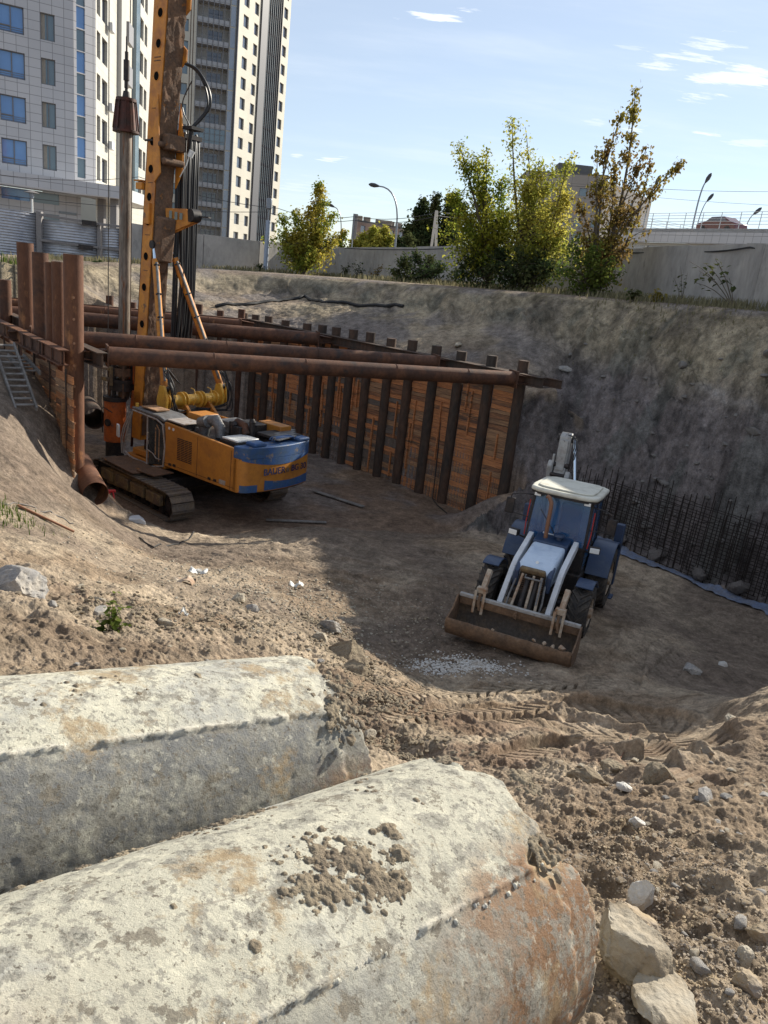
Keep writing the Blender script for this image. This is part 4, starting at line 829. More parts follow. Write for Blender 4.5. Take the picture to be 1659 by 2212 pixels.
for ci in range(len(chain)-1):
    a, b = chain[ci], chain[ci+1]; d = (b-a); d.z = 0; L = d.length; d.normalize(); bk = Vector((-d.y, d.x, 0)); bk = bk if bk.y > 0 else -bk
    t = thing('rebar_cage', ['rebar cage hidden behind the digger boom', 'rebar cage directly right of the digger cab', 'second rebar cage right of the digger', 'middle rebar cage behind the plastic sheet', 'rebar cage before the right frame edge', 'rebar cage running out of the right frame edge'][ci], 'rebar mesh', (a.x, a.y, min(a.z, b.z)-.05), 0, 'rebar cages along the bank foot')
    rs = random.Random(ci)
    for layer, off in (('front_mesh', .12), ('rear_mesh', .42)):
        mb = MB(); s = 0
        H = [1.9, 2.2, 2.45, 2.5, 2.5, 2.5][ci]
        while s < L:
            o_ = d*s+bk*(off+rs.uniform(-.02, .02)); h = H+rs.uniform(-.35, .3)-(ci*.05); lean = bk*rs.uniform(.02, .14); mb.cyl(o_, o_+lean+Vector((0, 0, h)), .014, n=5, caps=False)
            if rs.random() < .3: mb.cyl(o_+d*.04, o_+d*.05+lean+Vector((0, 0, h*.8)), .012, n=5, caps=False)
            s += .24+rs.uniform(-.04, .04)
        z = .12
        while z < H-.2: mb.cyl(bk*(off-.02)+Vector((0, 0, z)), d*L+bk*(off-.02+z*.03)+Vector((0, 0, z+rs.uniform(-.03, .03))), .011, n=5, caps=False); z += .2
        mb.build(layer, 'rebar', t)
    for s in (.5, 1.5, 2.4):
        if s < L:
            for z in (.7, 1.7): mb = MB(); mb.cyl(d*s+bk*.12+Vector((0, 0, z)), d*(s+.35)+bk*.42+Vector((0, 0, z+.1)), .01, n=5, caps=False); mb.build('spacer_bar', 'rebar', t)
V = []; F = []; ch = chain[1:]
N1, N2 = 160, 18
tot = [0]
for i in range(len(ch)-1): tot.append(tot[-1]+(ch[i+1]-ch[i]).length)
for i in range(N1):
    s = tot[-1]*i/(N1-1); k = min(len(ch)-2, max(j for j in range(len(tot)-1) if tot[j] <= s+1e-6)); q = (s-tot[k])/(tot[k+1]-tot[k]); p = ch[k].lerp(ch[k+1], q); d = (ch[k+1]-ch[k]); d.z = 0; d.normalize(); bk = Vector((-d.y, d.x, 0)); bk = bk if bk.y > 0 else -bk
    for j in range(N2):
        w = -.30+.36*j/(N2-1)+.03*math.sin(i*.11)+.012*math.sin(i*.83); g = p+bk*w; V.append((g.x, g.y))
V = np.array(V); zb = base_z(V[:, 0], V[:, 1]); zz_ = zb+detail(V[:, 0], V[:, 1], zb, False)[0]+.03+.05*np.abs(fbm(V[:, 0], V[:, 1], 4, 3, 500))
mb = MB(); mb.add([(x, y, z) for (x, y), z in zip(V, zz_)], [(i*N2+j, (i+1)*N2+j, (i+1)*N2+j+1, i*N2+j+1) for i in range(N1-1) for j in range(N2-1)]); o = mb.build('plastic_sheet', 'blue_sheet', smooth=80); tag(o, 'crumpled bluish plastic sheet along the foot of the dark bank', 'plastic sheet')
md = o.modifiers.new('thickness', 'SOLIDIFY'); md.thickness = .006
for i, (px, py) in enumerate([(1360, 1196), (1440, 1222), (1530, 1247), (1600, 1275)]):
    p = foot[0].lerp(foot[4], (.16, .40, .64, .86)[i])+Vector((.05, .12, 0)); rock('weight_block', (p.x, p.y, p.z+.2), (.62, .5, .52), 'sheet_weight', 300+i, ['earth-covered weight on the plastic sheet nearest the digger', 'second weight from the digger on the plastic sheet', 'third weight from the digger on the plastic sheet', 'last weight on the plastic sheet before the frame edge'][i], 'weight', 'weights holding the plastic sheet')
# ------------------------------------------------------------------ drilling rig
mat('rig_orange', (.46, .185, .028), .5, var=.12, vscale=2.5, col2=(.36, .14, .028), c2=.56, c2w=.12, col3=(.20, .11, .05), c3=.66, s3=2.6, spec=.5)
mat('mast_orange', (.58, .23, .03), .55, var=.15, vscale=1.5, col2=(.38, .14, .035), c2=.54, c2w=.1, bump=.15, bscale=25, col3=(.14, .085, .05), c3=.62, s3=2.)
mat('mud_brown', (.17, .095, .055), .9, var=.35, vscale=3, col2=(.10, .065, .045), c2=.5, bump=.8, bscale=18, col3=(.32, .13, .03), c3=.63, s3=3)
mat('rig_yellow', (.62, .36, .05), .45, var=.12, vscale=3, col2=(.50, .26, .04), c2=.6, spec=.5, col3=(.2, .12, .05), c3=.68, s3=3)
mat('rig_blue', (.028, .085, .23), .6, var=.18, vscale=3, col2=(.045, .09, .17), c2=.53, col3=(.20, .165, .13), c3=.61, s3=3.5, spec=.5)
mat('track_steel', (.145, .125, .11), .75, .3, var=.3, vscale=4, col2=(.20, .155, .11), c2=.5, bump=.4, bscale=30)
mat('track_frame', (.22, .155, .07), .8, var=.35, vscale=3, col2=(.12, .085, .06), c2=.5, bump=.4, bscale=25)
mat('dark_metal', (.035, .032, .032), .6, .4, var=.3, vscale=6, col2=(.08, .06, .05), c2=.6)
mat('grey_metal', (.20, .20, .20), .5, .4, var=.25, vscale=5, col2=(.13, .12, .115), c2=.55)
mat('chrome', (.55, .62, .70), .22, 1., var=.05, vscale=3)
mat('cab_frame', (.36, .33, .31), .5, var=.2, vscale=6, col2=(.24, .16, .10), c2=.6)
mat('cab_glass', (.03, .035, .04), .08, var=.1, vscale=2, spec=.9, col2=(.08, .085, .08), c2=.55)
mat('hose_black', (.012, .012, .014), .45, var=.3, vscale=6, spec=.5)
mat('kelly_steel', (.13, .105, .085), .55, .55, var=.35, vscale=1.6, col2=(.24, .20, .165), c2=.52, c2w=.08, bump=.3, bscale=20, stretch=(3, 3, .5), col3=(.20, .09, .045), c3=.58, s3=1.2)
mat('maroon_steel', (.10, .035, .025), .6, .4, var=.3, vscale=3, col2=(.05, .03, .025), c2=.5)
mat('lamp_white', (.7, .7, .68), .3, var=.05); mat('void_black', (.006, .006, .006), .95, var=.1, spec=.05); mat('navy_letter', (.012, .02, .07), .5, var=.1); mat('orange_casing', (.50, .12, .025), .5, var=.2, vscale=3, col2=(.28, .08, .03), c2=.56, col3=(.12, .07, .05), c3=.62, s3=3)
def smp(pts, n=5):
    P = []
    for k in range(len(pts)-1):
        for q in range(n): t = q/n; p0 = Vector(pts[max(k-1, 0)]); p1 = Vector(pts[k]); p2 = Vector(pts[k+1]); p3 = Vector(pts[min(k+2, len(pts)-1)]); P.append(.5*(2*p1+(p2-p0)*t+(2*p0-5*p1+4*p2-p3)*t*t+(3*p1-p0-3*p2+p3)*t**3))
    return P+[Vector(pts[-1])]
rig = thing('drilling_rig', 'tall orange and blue crawler drilling rig between the struts, lettered BAUER BG 30', 'drilling rig', (-6.07, 25.79, -8.2), math.atan2(.6, -.8))
def sub(name, mb, m, par=rig, **k): return mb.build(name, m, par, **k)
# crawlers
def crawler(y, yaw):
    par = sub('crawler', MB().box((1.15, y, .52), (3.3, .42, .55)), 'track_frame', bevel=.04)
    c, s = math.cos(yaw), math.sin(yaw)
    def tr(x, yy, z): return (1.15+(x-1.15)*c-yy*s, y+(x-1.15)*s+yy*c, z)
    P = []; x0, x1, R = -1.05, 3.35, .46; n = 9
    L = [(x1+R*math.sin(a)*1.0, .49+R*math.cos(a)) for a in np.linspace(0, math.pi, n)]+[(x0-R*math.sin(a), .49-R*math.cos(a)) for a in np.linspace(0, math.pi, n)]
    # resample evenly
    L.append(L[0]); acc = [0]
    for i in range(len(L)-1): acc.append(acc[-1]+math.hypot(L[i+1][0]-L[i][0], L[i+1][1]-L[i][1]))
    N = 46; mb = MB(); mb2 = MB()
    for i in range(N):
        s_ = acc[-1]*i/N; k = max(j for j in range(len(acc)-1) if acc[j] <= s_+1e-9); q = (s_-acc[k])/(acc[k+1]-acc[k]); x = L[k][0]+(L[k+1][0]-L[k][0])*q; z = L[k][1]+(L[k+1][1]-L[k][1])*q
        dx, dz = L[k+1][0]-L[k][0], L[k+1][1]-L[k][1]; l = math.hypot(dx, dz); dx /= l; dz /= l; nx, nz = -dz, dx
        if nx*(x-1.15)+nz*(z-.49) < 0: nx, nz = -nx, -nz
        w = acc[-1]/N*.94; X = Vector((dx*c, dx*s, dz)); Yv = Vector((-s, c, 0)); Z = X.cross(Yv); M = Matrix((X, Yv, Z)).transposed()
        mb.box(tr(x, 0, z), (w, .80, .035), M); o = Vector((nx*c, nx*s, nz))*.03
        for e in (-.42, .42): mb.box(Vector(tr(x+dx*w*e, 0, z+dz*w*e))+o, (.022, .78, .035), M)
        mb2.box(Vector(tr(x, 0, z))-o*1.8, (w*.8, .3, .07), M)
    mb.build('track_shoes', 'track_steel', par, smooth=0); mb2.build('track_chain', 'dark_metal', par, smooth=0)
    for x in (-1.05, 3.35): mb = MB(); a = Vector(tr(x, -.14, .49)); b = Vector(tr(x, .14, .49)); mb.cyl(a, b, .39, n=28); mb.cyl(Vector(tr(x, .26, .49)), Vector(tr(x, -.26, .49)), .16, n=20); mb.build('idler_wheel', 'dark_metal', par)
    for i in range(7):
        x = -.55+i*.57; mb = MB(); mb.cyl(Vector(tr(x, -.2, .2)), Vector(tr(x, .2, .2)), .12, n=18); mb.build('track_roller', 'dark_metal', par)
    sg = 1 if y > 0 else -1
    for i in range(4):      # stepped side boxes
        mb = MB(); mb.box(tr(-.3+i*1.0, sg*.30, .55), (.82, .16, .36), rz=yaw); mb.build('side_box', 'track_frame', par, bevel=.02)
crawler(2.15, R_(-5)); crawler(-2.0, R_(-5))
mb = MB(); mb.box((1.15, 0, .72), (2.0, 3.4, .42)); mb.cyl((0, 0, .9), (0, 0, 1.22), .85, n=32); sub('car_body', mb, 'dark_metal', bevel=.03)
mb = MB(); mb.box((1.9, 2.02, 1.08), (2.2, 1.0, .03), rz=R_(-6)); mb.box((.6, 1.95, 1.13), (.9, .8, .03), rz=R_(4)); sub('crawler_walkway', mb, 'mud_brown')
# upper carriage
up = sub('upper_carriage', MB().box((-.2, 0, 1.36), (5.7, 2.86, .2)), 'rig_orange', bevel=.02)
mb = MB(); mb.prism([(-2.95, 1.38, 1.24), (-2.95, 1.38, 2.60), (.76, 1.38, 2.74), (.70, 1.38, 2.2), (.74, 1.38, 1.24)], (0, .12, 0)); sub('side_panel', mb, 'rig_orange', bevel=.02)
mb = MB(); mb.prism([(-2.95, -1.5, 1.24), (-2.95, -1.5, 2.60), (1.6, -1.5, 2.60), (1.6, -1.5, 1.24)], (0, .12, 0)); sub('side_panel', mb, 'rig_orange', bevel=.02)
mb = MB(); mb.box((-.98, 1.503, 1.95), (.012, .006, 1.3)); mb.box((-2.62, 1.503, 1.9), (.012, .006, 1.25)); mb.box((-1.0, 1.503, 1.36), (3.6, .006, .012)); sub('panel_gap', mb, 'dark_metal', smooth=0)
mb = MB()
for i in range(13):
    z = 1.64+i*.058
    for k in range(4): mb.box((-.62+k*.195+.05*(i % 2)*.0, 1.506, z), (.165, .012, .030))
sub('vent_grille', mb, 'dark_metal', smooth=0)
for k, (x, z) in enumerate([(.42, 1.36), (.18, 1.38), (-1.62, 1.38), (-1.90, 1.39)]):
    mb = MB(); mb.box((x, 1.507, z), (.13, .014, .085)); sub('latch', mb, 'dark_metal')
for k, x in enumerate((.50, .28)): mb = MB(); mb.cyl((x, 1.50, 2.58), (x, 1.512, 2.58), .05, n=16); sub('round_sticker', mb, 'lamp_white')
mb = MB(); mb.box((-2.25, 1.505, 1.42), (.30, .008, .14)); sub('sticker', mb, 'cab_frame')
deck = sub('deck', MB().box((-1.1, 0, 2.42), (3.6, 2.74, .1)), 'dark_metal')
for (c, d, m) in [((.35, 1.0, 2.80), (.9, .8, .05), 'cab_frame'), ((.35, 1.0, 2.66), (.8, .7, .2), 'dark_metal'), ((-.15, .7, 2.60), (.5, .4, .18), 'grey_metal'), ((-2.1, .7, 2.72), (.75, .9, .06), 'lamp_white'), ((-2.1, .7, 2.60), (.85, 1.0, .16), 'dark_metal'), ((-2.45, -.65, 2.80), (.9, 1.2, .10), 'dark_metal'),
                  ((-1.2, -.4, 2.72), (.9, .9, .5), 'dark_metal'), ((-.3, -.6, 2.65), (.8, .8, .4), 'grey_metal'), ((-1.75, -1.1, 2.75), (1.1, .5, .5), 'rig_orange'), ((.9, -.2, 2.65), (.7, .8, .5), 'rig_orange'), ((-1.55, .2, 2.75), (.4, .5, .45), 'dark_metal')]:
    mb = MB(); mb.box(c, d); sub('engine_cover', mb, m, bevel=.02)
mb = MB(); mb.tube([(-.35, .75, 2.45), (-.38, .75, 2.75), (-.5, .68, 2.98), (-.75, .6, 3.02), (-.95, .6, 2.85), (-1.02, .6, 2.5)], [.17, .19, .2, .2, .18, .16], 20); sub('air_duct', mb, 'grey_metal')
mb = MB(); mb.cyl((-.25, .8, 2.86), (-.6, .8, 2.98), .2, n=20); sub('air_filter', mb, 'grey_metal')
for x, y, h in ((-1.38, .35, 3.1), (-1.9, .05, 3.25)): mb = MB(); mb.cyl((x, y, 2.5), (x, y, h-.12), .10, n=14); mb.cyl((x, y, h-.12), (x+.03, y, h), .12, .07, n=14); sub('exhaust_stack', mb, 'dark_metal')
mb = MB(); mb.tube([(-1.1, .1, 2.8), (-1.3, .15, 3.05), (-1.7, .2, 3.0), (-1.85, .25, 2.75)], .13, 12); sub('air_duct', mb, 'rust_steel')
for j in range(3): mb = MB(); mb.box((-.6, -1.62-j*.15, 2.42+.01*(j % 2)), (3.4, .12, .035)); sub('walkway_plank', mb, 'weathered_timber')
for j in range(4): mb = MB(); mb.box((-2.35-.22*j, -1.0+.2*j, 2.84), (.18, 1.1, .03), rz=.25); sub('deck_grate', mb, 'grey_metal')
# counterweight
def cwpoly(z, inset=0.):
    P = []
    for a in np.linspace(0, math.pi/2, 8): P.append((-2.86-.34*math.sin(a)+0*inset, 1.16+.34*math.cos(a), z))
    n = 14; Q = [(-3.2-.16*(1-((i/(n))*2-1)**2), 1.16-2.32*i/n, z) for i in range(1, n)]
    P = P+Q+[(p[0], -p[1], z) for p in P[::-1]]; return [(-2.72, 1.5, z)]+P+[(-2.72, -1.5, z)]
def band(z0, z1, s=1., name='counterweight', m='rig_orange', par=rig, tz=None):
    mb = MB(); P = cwpoly(z0); C = (-2.72, 0)
    A = [((p[0]-C[0])*s+C[0], p[1]*(1+(s-1)*.6), z0) for p in P]; mb.prism(A, (0, 0, z1-z0)); return mb.build(name, m, par, bevel=.025)
cw = band(1.26, 2.32); band(1.22, 1.262, .93, 'counterweight_base', 'dark_metal', cw)
band(2.325, 2.70, 1.012, 'upper_band', 'rig_blue', cw)
# arched lower edge of the blue band and the lower blue stripe, as thin plates following the curved back
def plate(y0, y1, zf0, zf1, m, name, out=.012):
    n = 26; vs = []; fs = []
    for i in range(n+1):
        y = y0+(y1-y0)*i/n; ay = abs(y)
        x = (-3.2-.16*(1-(y/1.16)**2)) if ay < 1.16 else (-2.86-math.sqrt(max(0, .34**2-(ay-1.16)**2)))
        x -= out; vs += [(x, y, zf0(y)), (x, y, zf1(y)), (x+.02, y, zf0(y)), (x+.02, y, zf1(y))]
    for i in range(n): a = i*4; b = a+4; fs += [(a, b, b+1, a+1), (a+1, b+1, b+3, a+3), (a, a+2, b+2, b)]
    mb = MB(); mb.add(vs, fs); return mb.build(name, m, cw)
plate(1.45, -1.49, lambda y: 2.30-.20*(1-(y/1.5)**2)+.0, lambda y: 2.335, 'rig_blue', 'blue_arc')
plate(.70, -1.49, lambda y: 1.30, lambda y: 1.64-.10*(1-((y+.4)/1.2)**2), 'rig_blue', 'blue_stripe')
plate(1.47, .95, lambda y: 1.27, lambda y: 1.50, 'rig_blue', 'blue_corner_patch', .010)
def text(body, size, m, par, loc, xdir, ydir, name='lettering', ext=.004):
    cu = bpy.data.curves.new(name, 'FONT'); cu.body = body; cu.size = size; cu.extrude = ext; cu.align_x = 'CENTER'; cu.align_y = 'CENTER'; cu.offset = .003*size/.2; to = bpy.data.objects.new(name, cu); COL.objects.link(to)
    bpy.context.view_layer.update(); me = bpy.data.meshes.new_from_object(to.evaluated_get(bpy.context.evaluated_depsgraph_get())); bpy.data.objects.remove(to)
    x = Vector(xdir).normalized(); y = Vector(ydir).normalized(); z = x.cross(y); M = Matrix((x, y, z)).transposed().to_4x4(); M.translation = loc
    me.transform(M); me.materials.clear(); me.materials.append(MATS[m]); o = bpy.data.objects.new(name, me); COL.objects.link(o); o.parent = par; return o
text('BAUER', .30, 'navy_letter', cw, (-3.388, .36, 1.90), (-.03, -1, 0), (0, 0, 1))
mb = MB(); mb.box((-3.385, -.22, 1.88), (.01, .13, .13)); mb.build('square_mark', 'mud_brown', cw)
text('BG 30', .29, 'navy_letter', cw, (-3.378, -.72, 1.92), (.09, -1, 0), (0, 0, 1))
mb = MB()
for j in range(3): mb.tube([(-2.85-.1*j, -.75, 2.78), (-2.85-.1*j, -.7, 2.86), (-2.85-.1*j, .1, 2.86), (-2.85-.1*j, .15, 2.78)], .022, 8)
mb.build('lifting_bars', 'rig_blue', cw)
for y in (-1.05, .85): mb = MB(); mb.box((-3.0, y, 2.76), (.45, .5, .12)); mb.build('lifting_lug', 'rig_blue', cw, bevel=.04)
# cab
cabm = MB(); side = [(.80, 1.20), (.72, 1.9), (.86, 2.62), (1.2, 2.74), (2.55, 2.80), (2.98, 1.75), (3.02, 1.25), (2.7, 1.12), (1.6, 1.0)]
cab = MB().box((1.85, 1.0, 1.16), (2.2, .95, .1)).build('cab', 'rig_orange', rig, bevel=.02)
mb = MB(); mb.prism([(.82, .50, 2.70), (1.2, .50, 2.78), (2.6, .50, 2.83), (2.66, .50, 2.9), (1.1, .50, 2.88), (.80, .50, 2.80)], (0, 1.0, 0)); mb.build('cab_roof', 'grey_metal', cab, bevel=.03)
mb = MB(); mb.box((1.9, 1.05, 2.95), (.85, .55, .05)); mb.build('roof_hatch', 'lagging_wood_pale', cab, bevel=.01)
for yy in (1.50, .52):
    mb = MB(); P = [(x, yy, z) for x, z in side]; mb.tube(P+[P[0]], .032, 8); mb.build('door_frame', 'cab_frame', cab)
mb = MB(); mb.tube([(1.68, 1.52, 1.02), (1.68, 1.52, 2.76)], .028, 8); mb.tube([(1.66, 1.54, 1.62), (1.3, 1.56, 1.55), (1.1, 1.56, 1.42), (.9, 1.54, 1.42)], .018, 8); mb.build('door_bar', 'cab_frame', cab)
mb = MB(); mb.prism([(.84, 1.485, 1.24), (.78, 1.485, 1.9), (.9, 1.485, 2.58), (1.63, 1.485, 2.70), (1.63, 1.485, 1.08)], (0, .01, 0)); mb.build('door_glass', 'cab_glass', cab, smooth=0)
mb = MB(); mb.prism([(.82, .52, 1.24), (.76, .52, 1.9), (.88, .52, 2.62), (2.5, .52, 2.74), (2.9, .52, 1.75), (2.9, .52, 1.2)], (0, .03, 0)); mb.build('cab_rear_wall', 'dark_metal', cab, smooth=0)
mb = MB(); mb.box((.86, 1.0, 1.95), (.05, .92, 1.4)); mb.build('cab_rear_panel', 'cab_frame', cab)
mb = MB(); mb.box((1.35, 1.0, 1.55), (.5, .5, .16)); mb.box((1.10, 1.0, 1.95), (.14, .48, .75)); mb.build('seat', 'dark_metal', cab, bevel=.05)
mb = MB(); mb.tube([(1.05, 1.47, 1.3), (1.05, 1.47, 2.4), (1.2, 1.47, 2.55)], .04, 8); mb.tube([(1.25, 1.46, 1.5), (1.25, 1.46, 2.45)], .05, 8); mb.build('grab_rail', 'lagging_wood_pale', cab)
mb = MB(); mb.tube([(2.2, .9, 1.2), (2.3, .9, 1.75)], .03, 8); mb.ring((2.3, .9, 1.78), (.4, 0, 1), .16, .016); mb.box((2.1, 1.2, 1.5), (.2, .15, .3)); mb.build('controls', 'dark_metal', cab)
for dx in (0, .10): mb = MB(); mb.tube([(2.62+dx, 1.5, 2.70), (2.95+dx, 1.54, 2.1), (3.06+dx, 1.56, 1.7), (3.02+dx, 1.55, 1.15)], .022, 8); mb.build('front_guard', 'cab_frame', cab)
mb = MB(); mb.prism([(3.12, 1.62, 1.72), (3.25, 1.62, 1.76), (3.25, 1.62, 2.2), (3.12, 1.62, 2.16)], (0, .08, 0)); mb.build('mirror', 'lamp_white', cab, bevel=.02)
mb = MB(); mb.cyl((2.6, 1.3, 2.85), (2.6, 1.3, 3.02), .07, .06, n=14); mb.build('beacon', 'rig_yellow', cab)
# support arms, crossbeam, cylinders
mb = MB()
for y in (-.35, -1.45): mb.prism([(1.3, y, 2.3), (2.0, y, 2.3), (2.75, y, 2.75), (2.6, y, 3.05), (2.2, y, 3.0)], (0, -.12, 0))
sub('support_bracket', mb, 'rig_orange', bevel=.015)
cb = sub('crossbeam', MB().cyl((2.4, .43, 3.06), (2.4, -2.26, 3.06), .20, n=32), 'rig_yellow')
for y in (.28, -.35, -.50, -1.12, -1.28, -1.85): mb = MB(); mb.cyl((2.4, y, 3.06), (2.4, y-.05, 3.06), .30, n=28); mb.build('flange', 'rig_yellow', cb, bevel=.008)
for y in (.47, -2.05): mb = MB(); mb.prism([(2.15, y, 2.75), (2.62, y, 2.72), (2.68, y, 3.1), (2.52, y, 3.62), (2.28, y, 3.62), (2.08, y, 3.2)], (0, -.10, 0)); mb.prism([(2.2, y-.28, 2.85), (2.6, y-.28, 2.85), (2.62, y-.28, 3.2), (2.5, y-.28, 3.6), (2.3, y-.28, 3.6)], (0, -.08, 0)); mb.build('end_bracket', 'rig_yellow', cb, bevel=.015)
for y in (-.75, -1.5): mb = MB(); mb.tube([(2.15, y, 2.9), (2.0, y, 3.2), (2.15, y, 3.48), (2.32, y, 3.5)], .018, 8); mb.build('hose_hook', 'rig_yellow', cb)
for s, (f, tp) in enumerate([((2.42, .33, 3.5), (3.78, -.10, 8.3)), ((2.42, -2.2, 3.5), (3.78, -.72, 8.42))]):
    f, tp = Vector(f), Vector(tp); d = tp-f; b = f.lerp(tp, .90)
    mb = MB(); mb.cyl(f, b, .125 if s else .12, n=20); cy = sub('backstay_cylinder', mb, 'mast_orange')
    mb = MB(); mb.cyl(b-d*.01, tp, .075, n=16); mb.build('piston_rod', 'chrome', cy)
    n_ = Vector((-.75, .3, 0)).normalized(); mb = MB(); mb.tube([f.lerp(tp, .06)+n_*.16, f.lerp(tp, .88)+n_*.16], .045, 10); mb.build('side_pipe', 'grey_metal', cy)
    for q in (.18, .34, .5, .66, .86): mb = MB(); p = f.lerp(tp, q); mb.box(p+n_*.1, (.18, .2, .05), d.to_track_quat('Z', 'Y').to_matrix()); mb.build('clamp', 'dark_metal', cy, bevel=.01)
    mb = MB(); mb.cyl(f-Vector((0, .12, 0)), f+Vector((0, .12, 0)), .13, n=16); mb.build('foot_pin', 'dark_metal', cy)
    mb = MB(); mb.cyl(tp-Vector((0, .12, 0)), tp+Vector((0, .12, 0)), .14, n=16); mb.build('head_pin', 'dark_metal', cy)
# mast (leans back a little); axis x(z)
def mx(z): return 4.27-.070*(z-5.6)
def mpt(z, dx=0, y=0): return (mx(z)+dx, y, z)
mast = None
def mseg(z0, z1, x0, x1, y0, y1, name, m, par, x0b=None, x1b=None, **k):
    x0b = x0 if x0b is None else x0b; x1b = x1 if x1b is None else x1b
    mb = MB(); vs = [(mx(z0)+x0, y0, z0), (mx(z0)+x1, y0, z0), (mx(z0)+x1, y1, z0), (mx(z0)+x0, y1, z0), (mx(z1)+x0b, y0, z1), (mx(z1)+x1b, y0, z1), (mx(z1)+x1b, y1, z1), (mx(z1)+x0b, y1, z1)]
    mb.add(vs, [(0, 3, 2, 1), (4, 5, 6, 7), (0, 1, 5, 4), (1, 2, 6, 5), (2, 3, 7, 6), (3, 0, 4, 7)]); return mb.build(name, m, par, **k)
mast = mseg(1.2, 11.6, -.28, .28, -.72, .0, 'mast', 'mast_orange', rig, bevel=.015)
mseg(11.62, 19.5, -.30, .32, -.72, .0, 'upper_mast', 'mast_orange', mast, -.40, .40, bevel=.015)
# black discs painted for the shade inside the round openings, just proud of the box
zs = [5.52, 6.82, 7.88, 9.04, 9.84, 10.73, 11.59, 13.55, 14.49, 15.36, 16.4, 17.3, 18.3]
for z in zs:
    w = .0 if z < 12 else -.04*(z-12)/4
    mb = MB(); mb.cyl(mpt(z, w, -.02), mpt(z, w, .006), .135, n=24); mb.build('dark_opening_disc', 'void_black', mast)
    mb = MB(); mb.ring(mpt(z, w, .004), (0, 1, 0), .142, .012, 28, 6); mb.build('opening_rim', 'mast_orange', mast)
for z in (7.4, 8.6, 10.3, 12.6, 14.0, 14.1): mb = MB(); mb.box(mpt(z, -.02, .006), (.34 if z > 13 else .26, .012, .03 if z > 13 else .02)); mb.build('weld_rib', 'mud_brown', mast)
# mud-caked rear face
mb = MB(); n = 120; m_ = 14; vs = []; zz2 = np.linspace(1.4, 19.4, n)
for i, z in enumerate(zz2):
    for j in range(m_):
        y = -.70+.70*j/(m_-1)-.01; b = -.30 if z < 11.6 else -.31-.1*(z-11.6)/7.9
        dsp = .05*float(fbm(np.array([z]), np.array([y]), 3.2, 3, 601)[0])+.035*float(fbm(np.array([z]), np.array([y]), 9, 2, 602)[0]); dsp = max(dsp, -.0) if j in (0, m_-1) else dsp
        vs.append((mx(z)+b-.025-abs(dsp), y, z))
mb.add(vs, [(i*m_+j, i*m_+j+1, (i+1)*m_+j+1, (i+1)*m_+j) for i in range(n-1) for j in range(m_-1)]); mb.build('mud_caked_back', 'mud_brown', mast, smooth=80)
for zc, h, ext in ((14.3, .5, .22), (17.2, .9, .30), (15.75, .45, .24)):      # stepped flares on the far edge
    mb = MB(); mb.prism([mpt(zc-h*.7, -.34, -.70), mpt(zc-h*.35, -.34-ext, -.70), mpt(zc+h*.3, -.34-ext, -.70), mpt(zc+h*.6, -.34, -.70)], (0, -.06, 0)); mb.build('flare_plate', 'mast_orange', mast, bevel=.01)
for y in (-.68, -.06): mb = MB(); mb.box(mpt(10, .31, y), (.05, .08, 18.4), Matrix.Rotation(math.atan(-.070), 3, 'Y')); mb.build('guide_rail', 'maroon_steel', mast)
mb = MB(); mb.prism([mpt(10.9, -.2, .02), mpt(11.9, -.1, .02), mpt(13.0, -.24, .02), mpt(12.1, -.36, .02), mpt(11.2, -.5, .02), mpt(10.6, -.62, .02), mpt(10.3, -.3, .02)], (0, .05, 0)); mb.build('hinge_plate', 'mast_orange', mast, bevel=.01)
mb = MB(); mb.prism([mpt(11.2, -.3, -.76), mpt(12.9, -.34, -.76), mpt(11.7, -.62, -.76), mpt(10.8, -.66, -.76), mpt(10.2, -.34, -.76)], (0, -.06, 0)); mb.build('hinge_plate', 'mast_orange', mast, bevel=.01)
mb = MB(); mb.box(mpt(11.6, -.55, -.45), (.4, .7, .5)); mb.cyl(mpt(11.5, -.5, .1), mpt(11.5, -.5, -.9), .09, n=14); mb.cyl(mpt(11.0, -.62, .0), mpt(11.0, -.62, -.85), .11, n=14); mb.build('hinge_block', 'mud_brown', mast, bevel=.05)
mb = MB(); mb.cyl(mpt(11.62, -.1, .05), mpt(11.62, .32, .05), .035, n=10); mb.build('hinge_bar', 'dark_metal', mast)
mb = MB(); mb.box(mpt(10.35, .62, -.1), (.42, .4, .05)); mb.box(mpt(10.18, .55, -.1), (.36, .36, .22)); mb.build('rest_bracket', 'mast_orange', mast, bevel=.01)
mb = MB(); mb.box(mpt(8.5, -.45, -.35), (.5, .62, 1.5), Matrix.Rotation(-.12, 3, 'Y')); mb.prism([mpt(9.3, -.3, -.1), mpt(8.9, -.75, -.1), mpt(7.3, -.4, -.1)], (0, -.5, 0)); mb.build('kicker_block', 'mud_brown', mast, bevel=.08, seg=3)
# slewing arm with pulley
ar = MB()
for y in (-.42, -.60): ar.prism([mpt(9.55, -.35, y), mpt(9.6, -.9, y-.45), mpt(9.35, -1.2, y-.62), mpt(9.2, -1.2, y-.62), mpt(8.7, -.45, y-.05)], (0, -.04, 0))
arm = ar.build('pulley_arm', 'mast_orange', mast, bevel=.01)
for q in (.2, .42, .62): mb = MB(); mb.box((mx(9.3)-.42-.75*q, -.40-.48*q, 9.33), (.10, .02, .34-.2*q), rz=.6); mb.build('arm_window', 'cab_glass', arm)
mb = MB(); mb.cyl(mpt(9.4, -1.1, -.9), mpt(9.4, -1.1, -1.25), .22, n=20); mb.build('pulley', 'dark_metal', arm)
mb = MB(); mb.box(mpt(9.4, -1.3, -1.3), (.5, .3, .04), rz=.6); mb.build('tip_plate', 'dark_metal', arm)
mb = MB(); mb.box(mpt(9.3, .0, .05), (.3, .1, .7)); mb.build('arm_hinge', 'mast_orange', mast, bevel=.02)
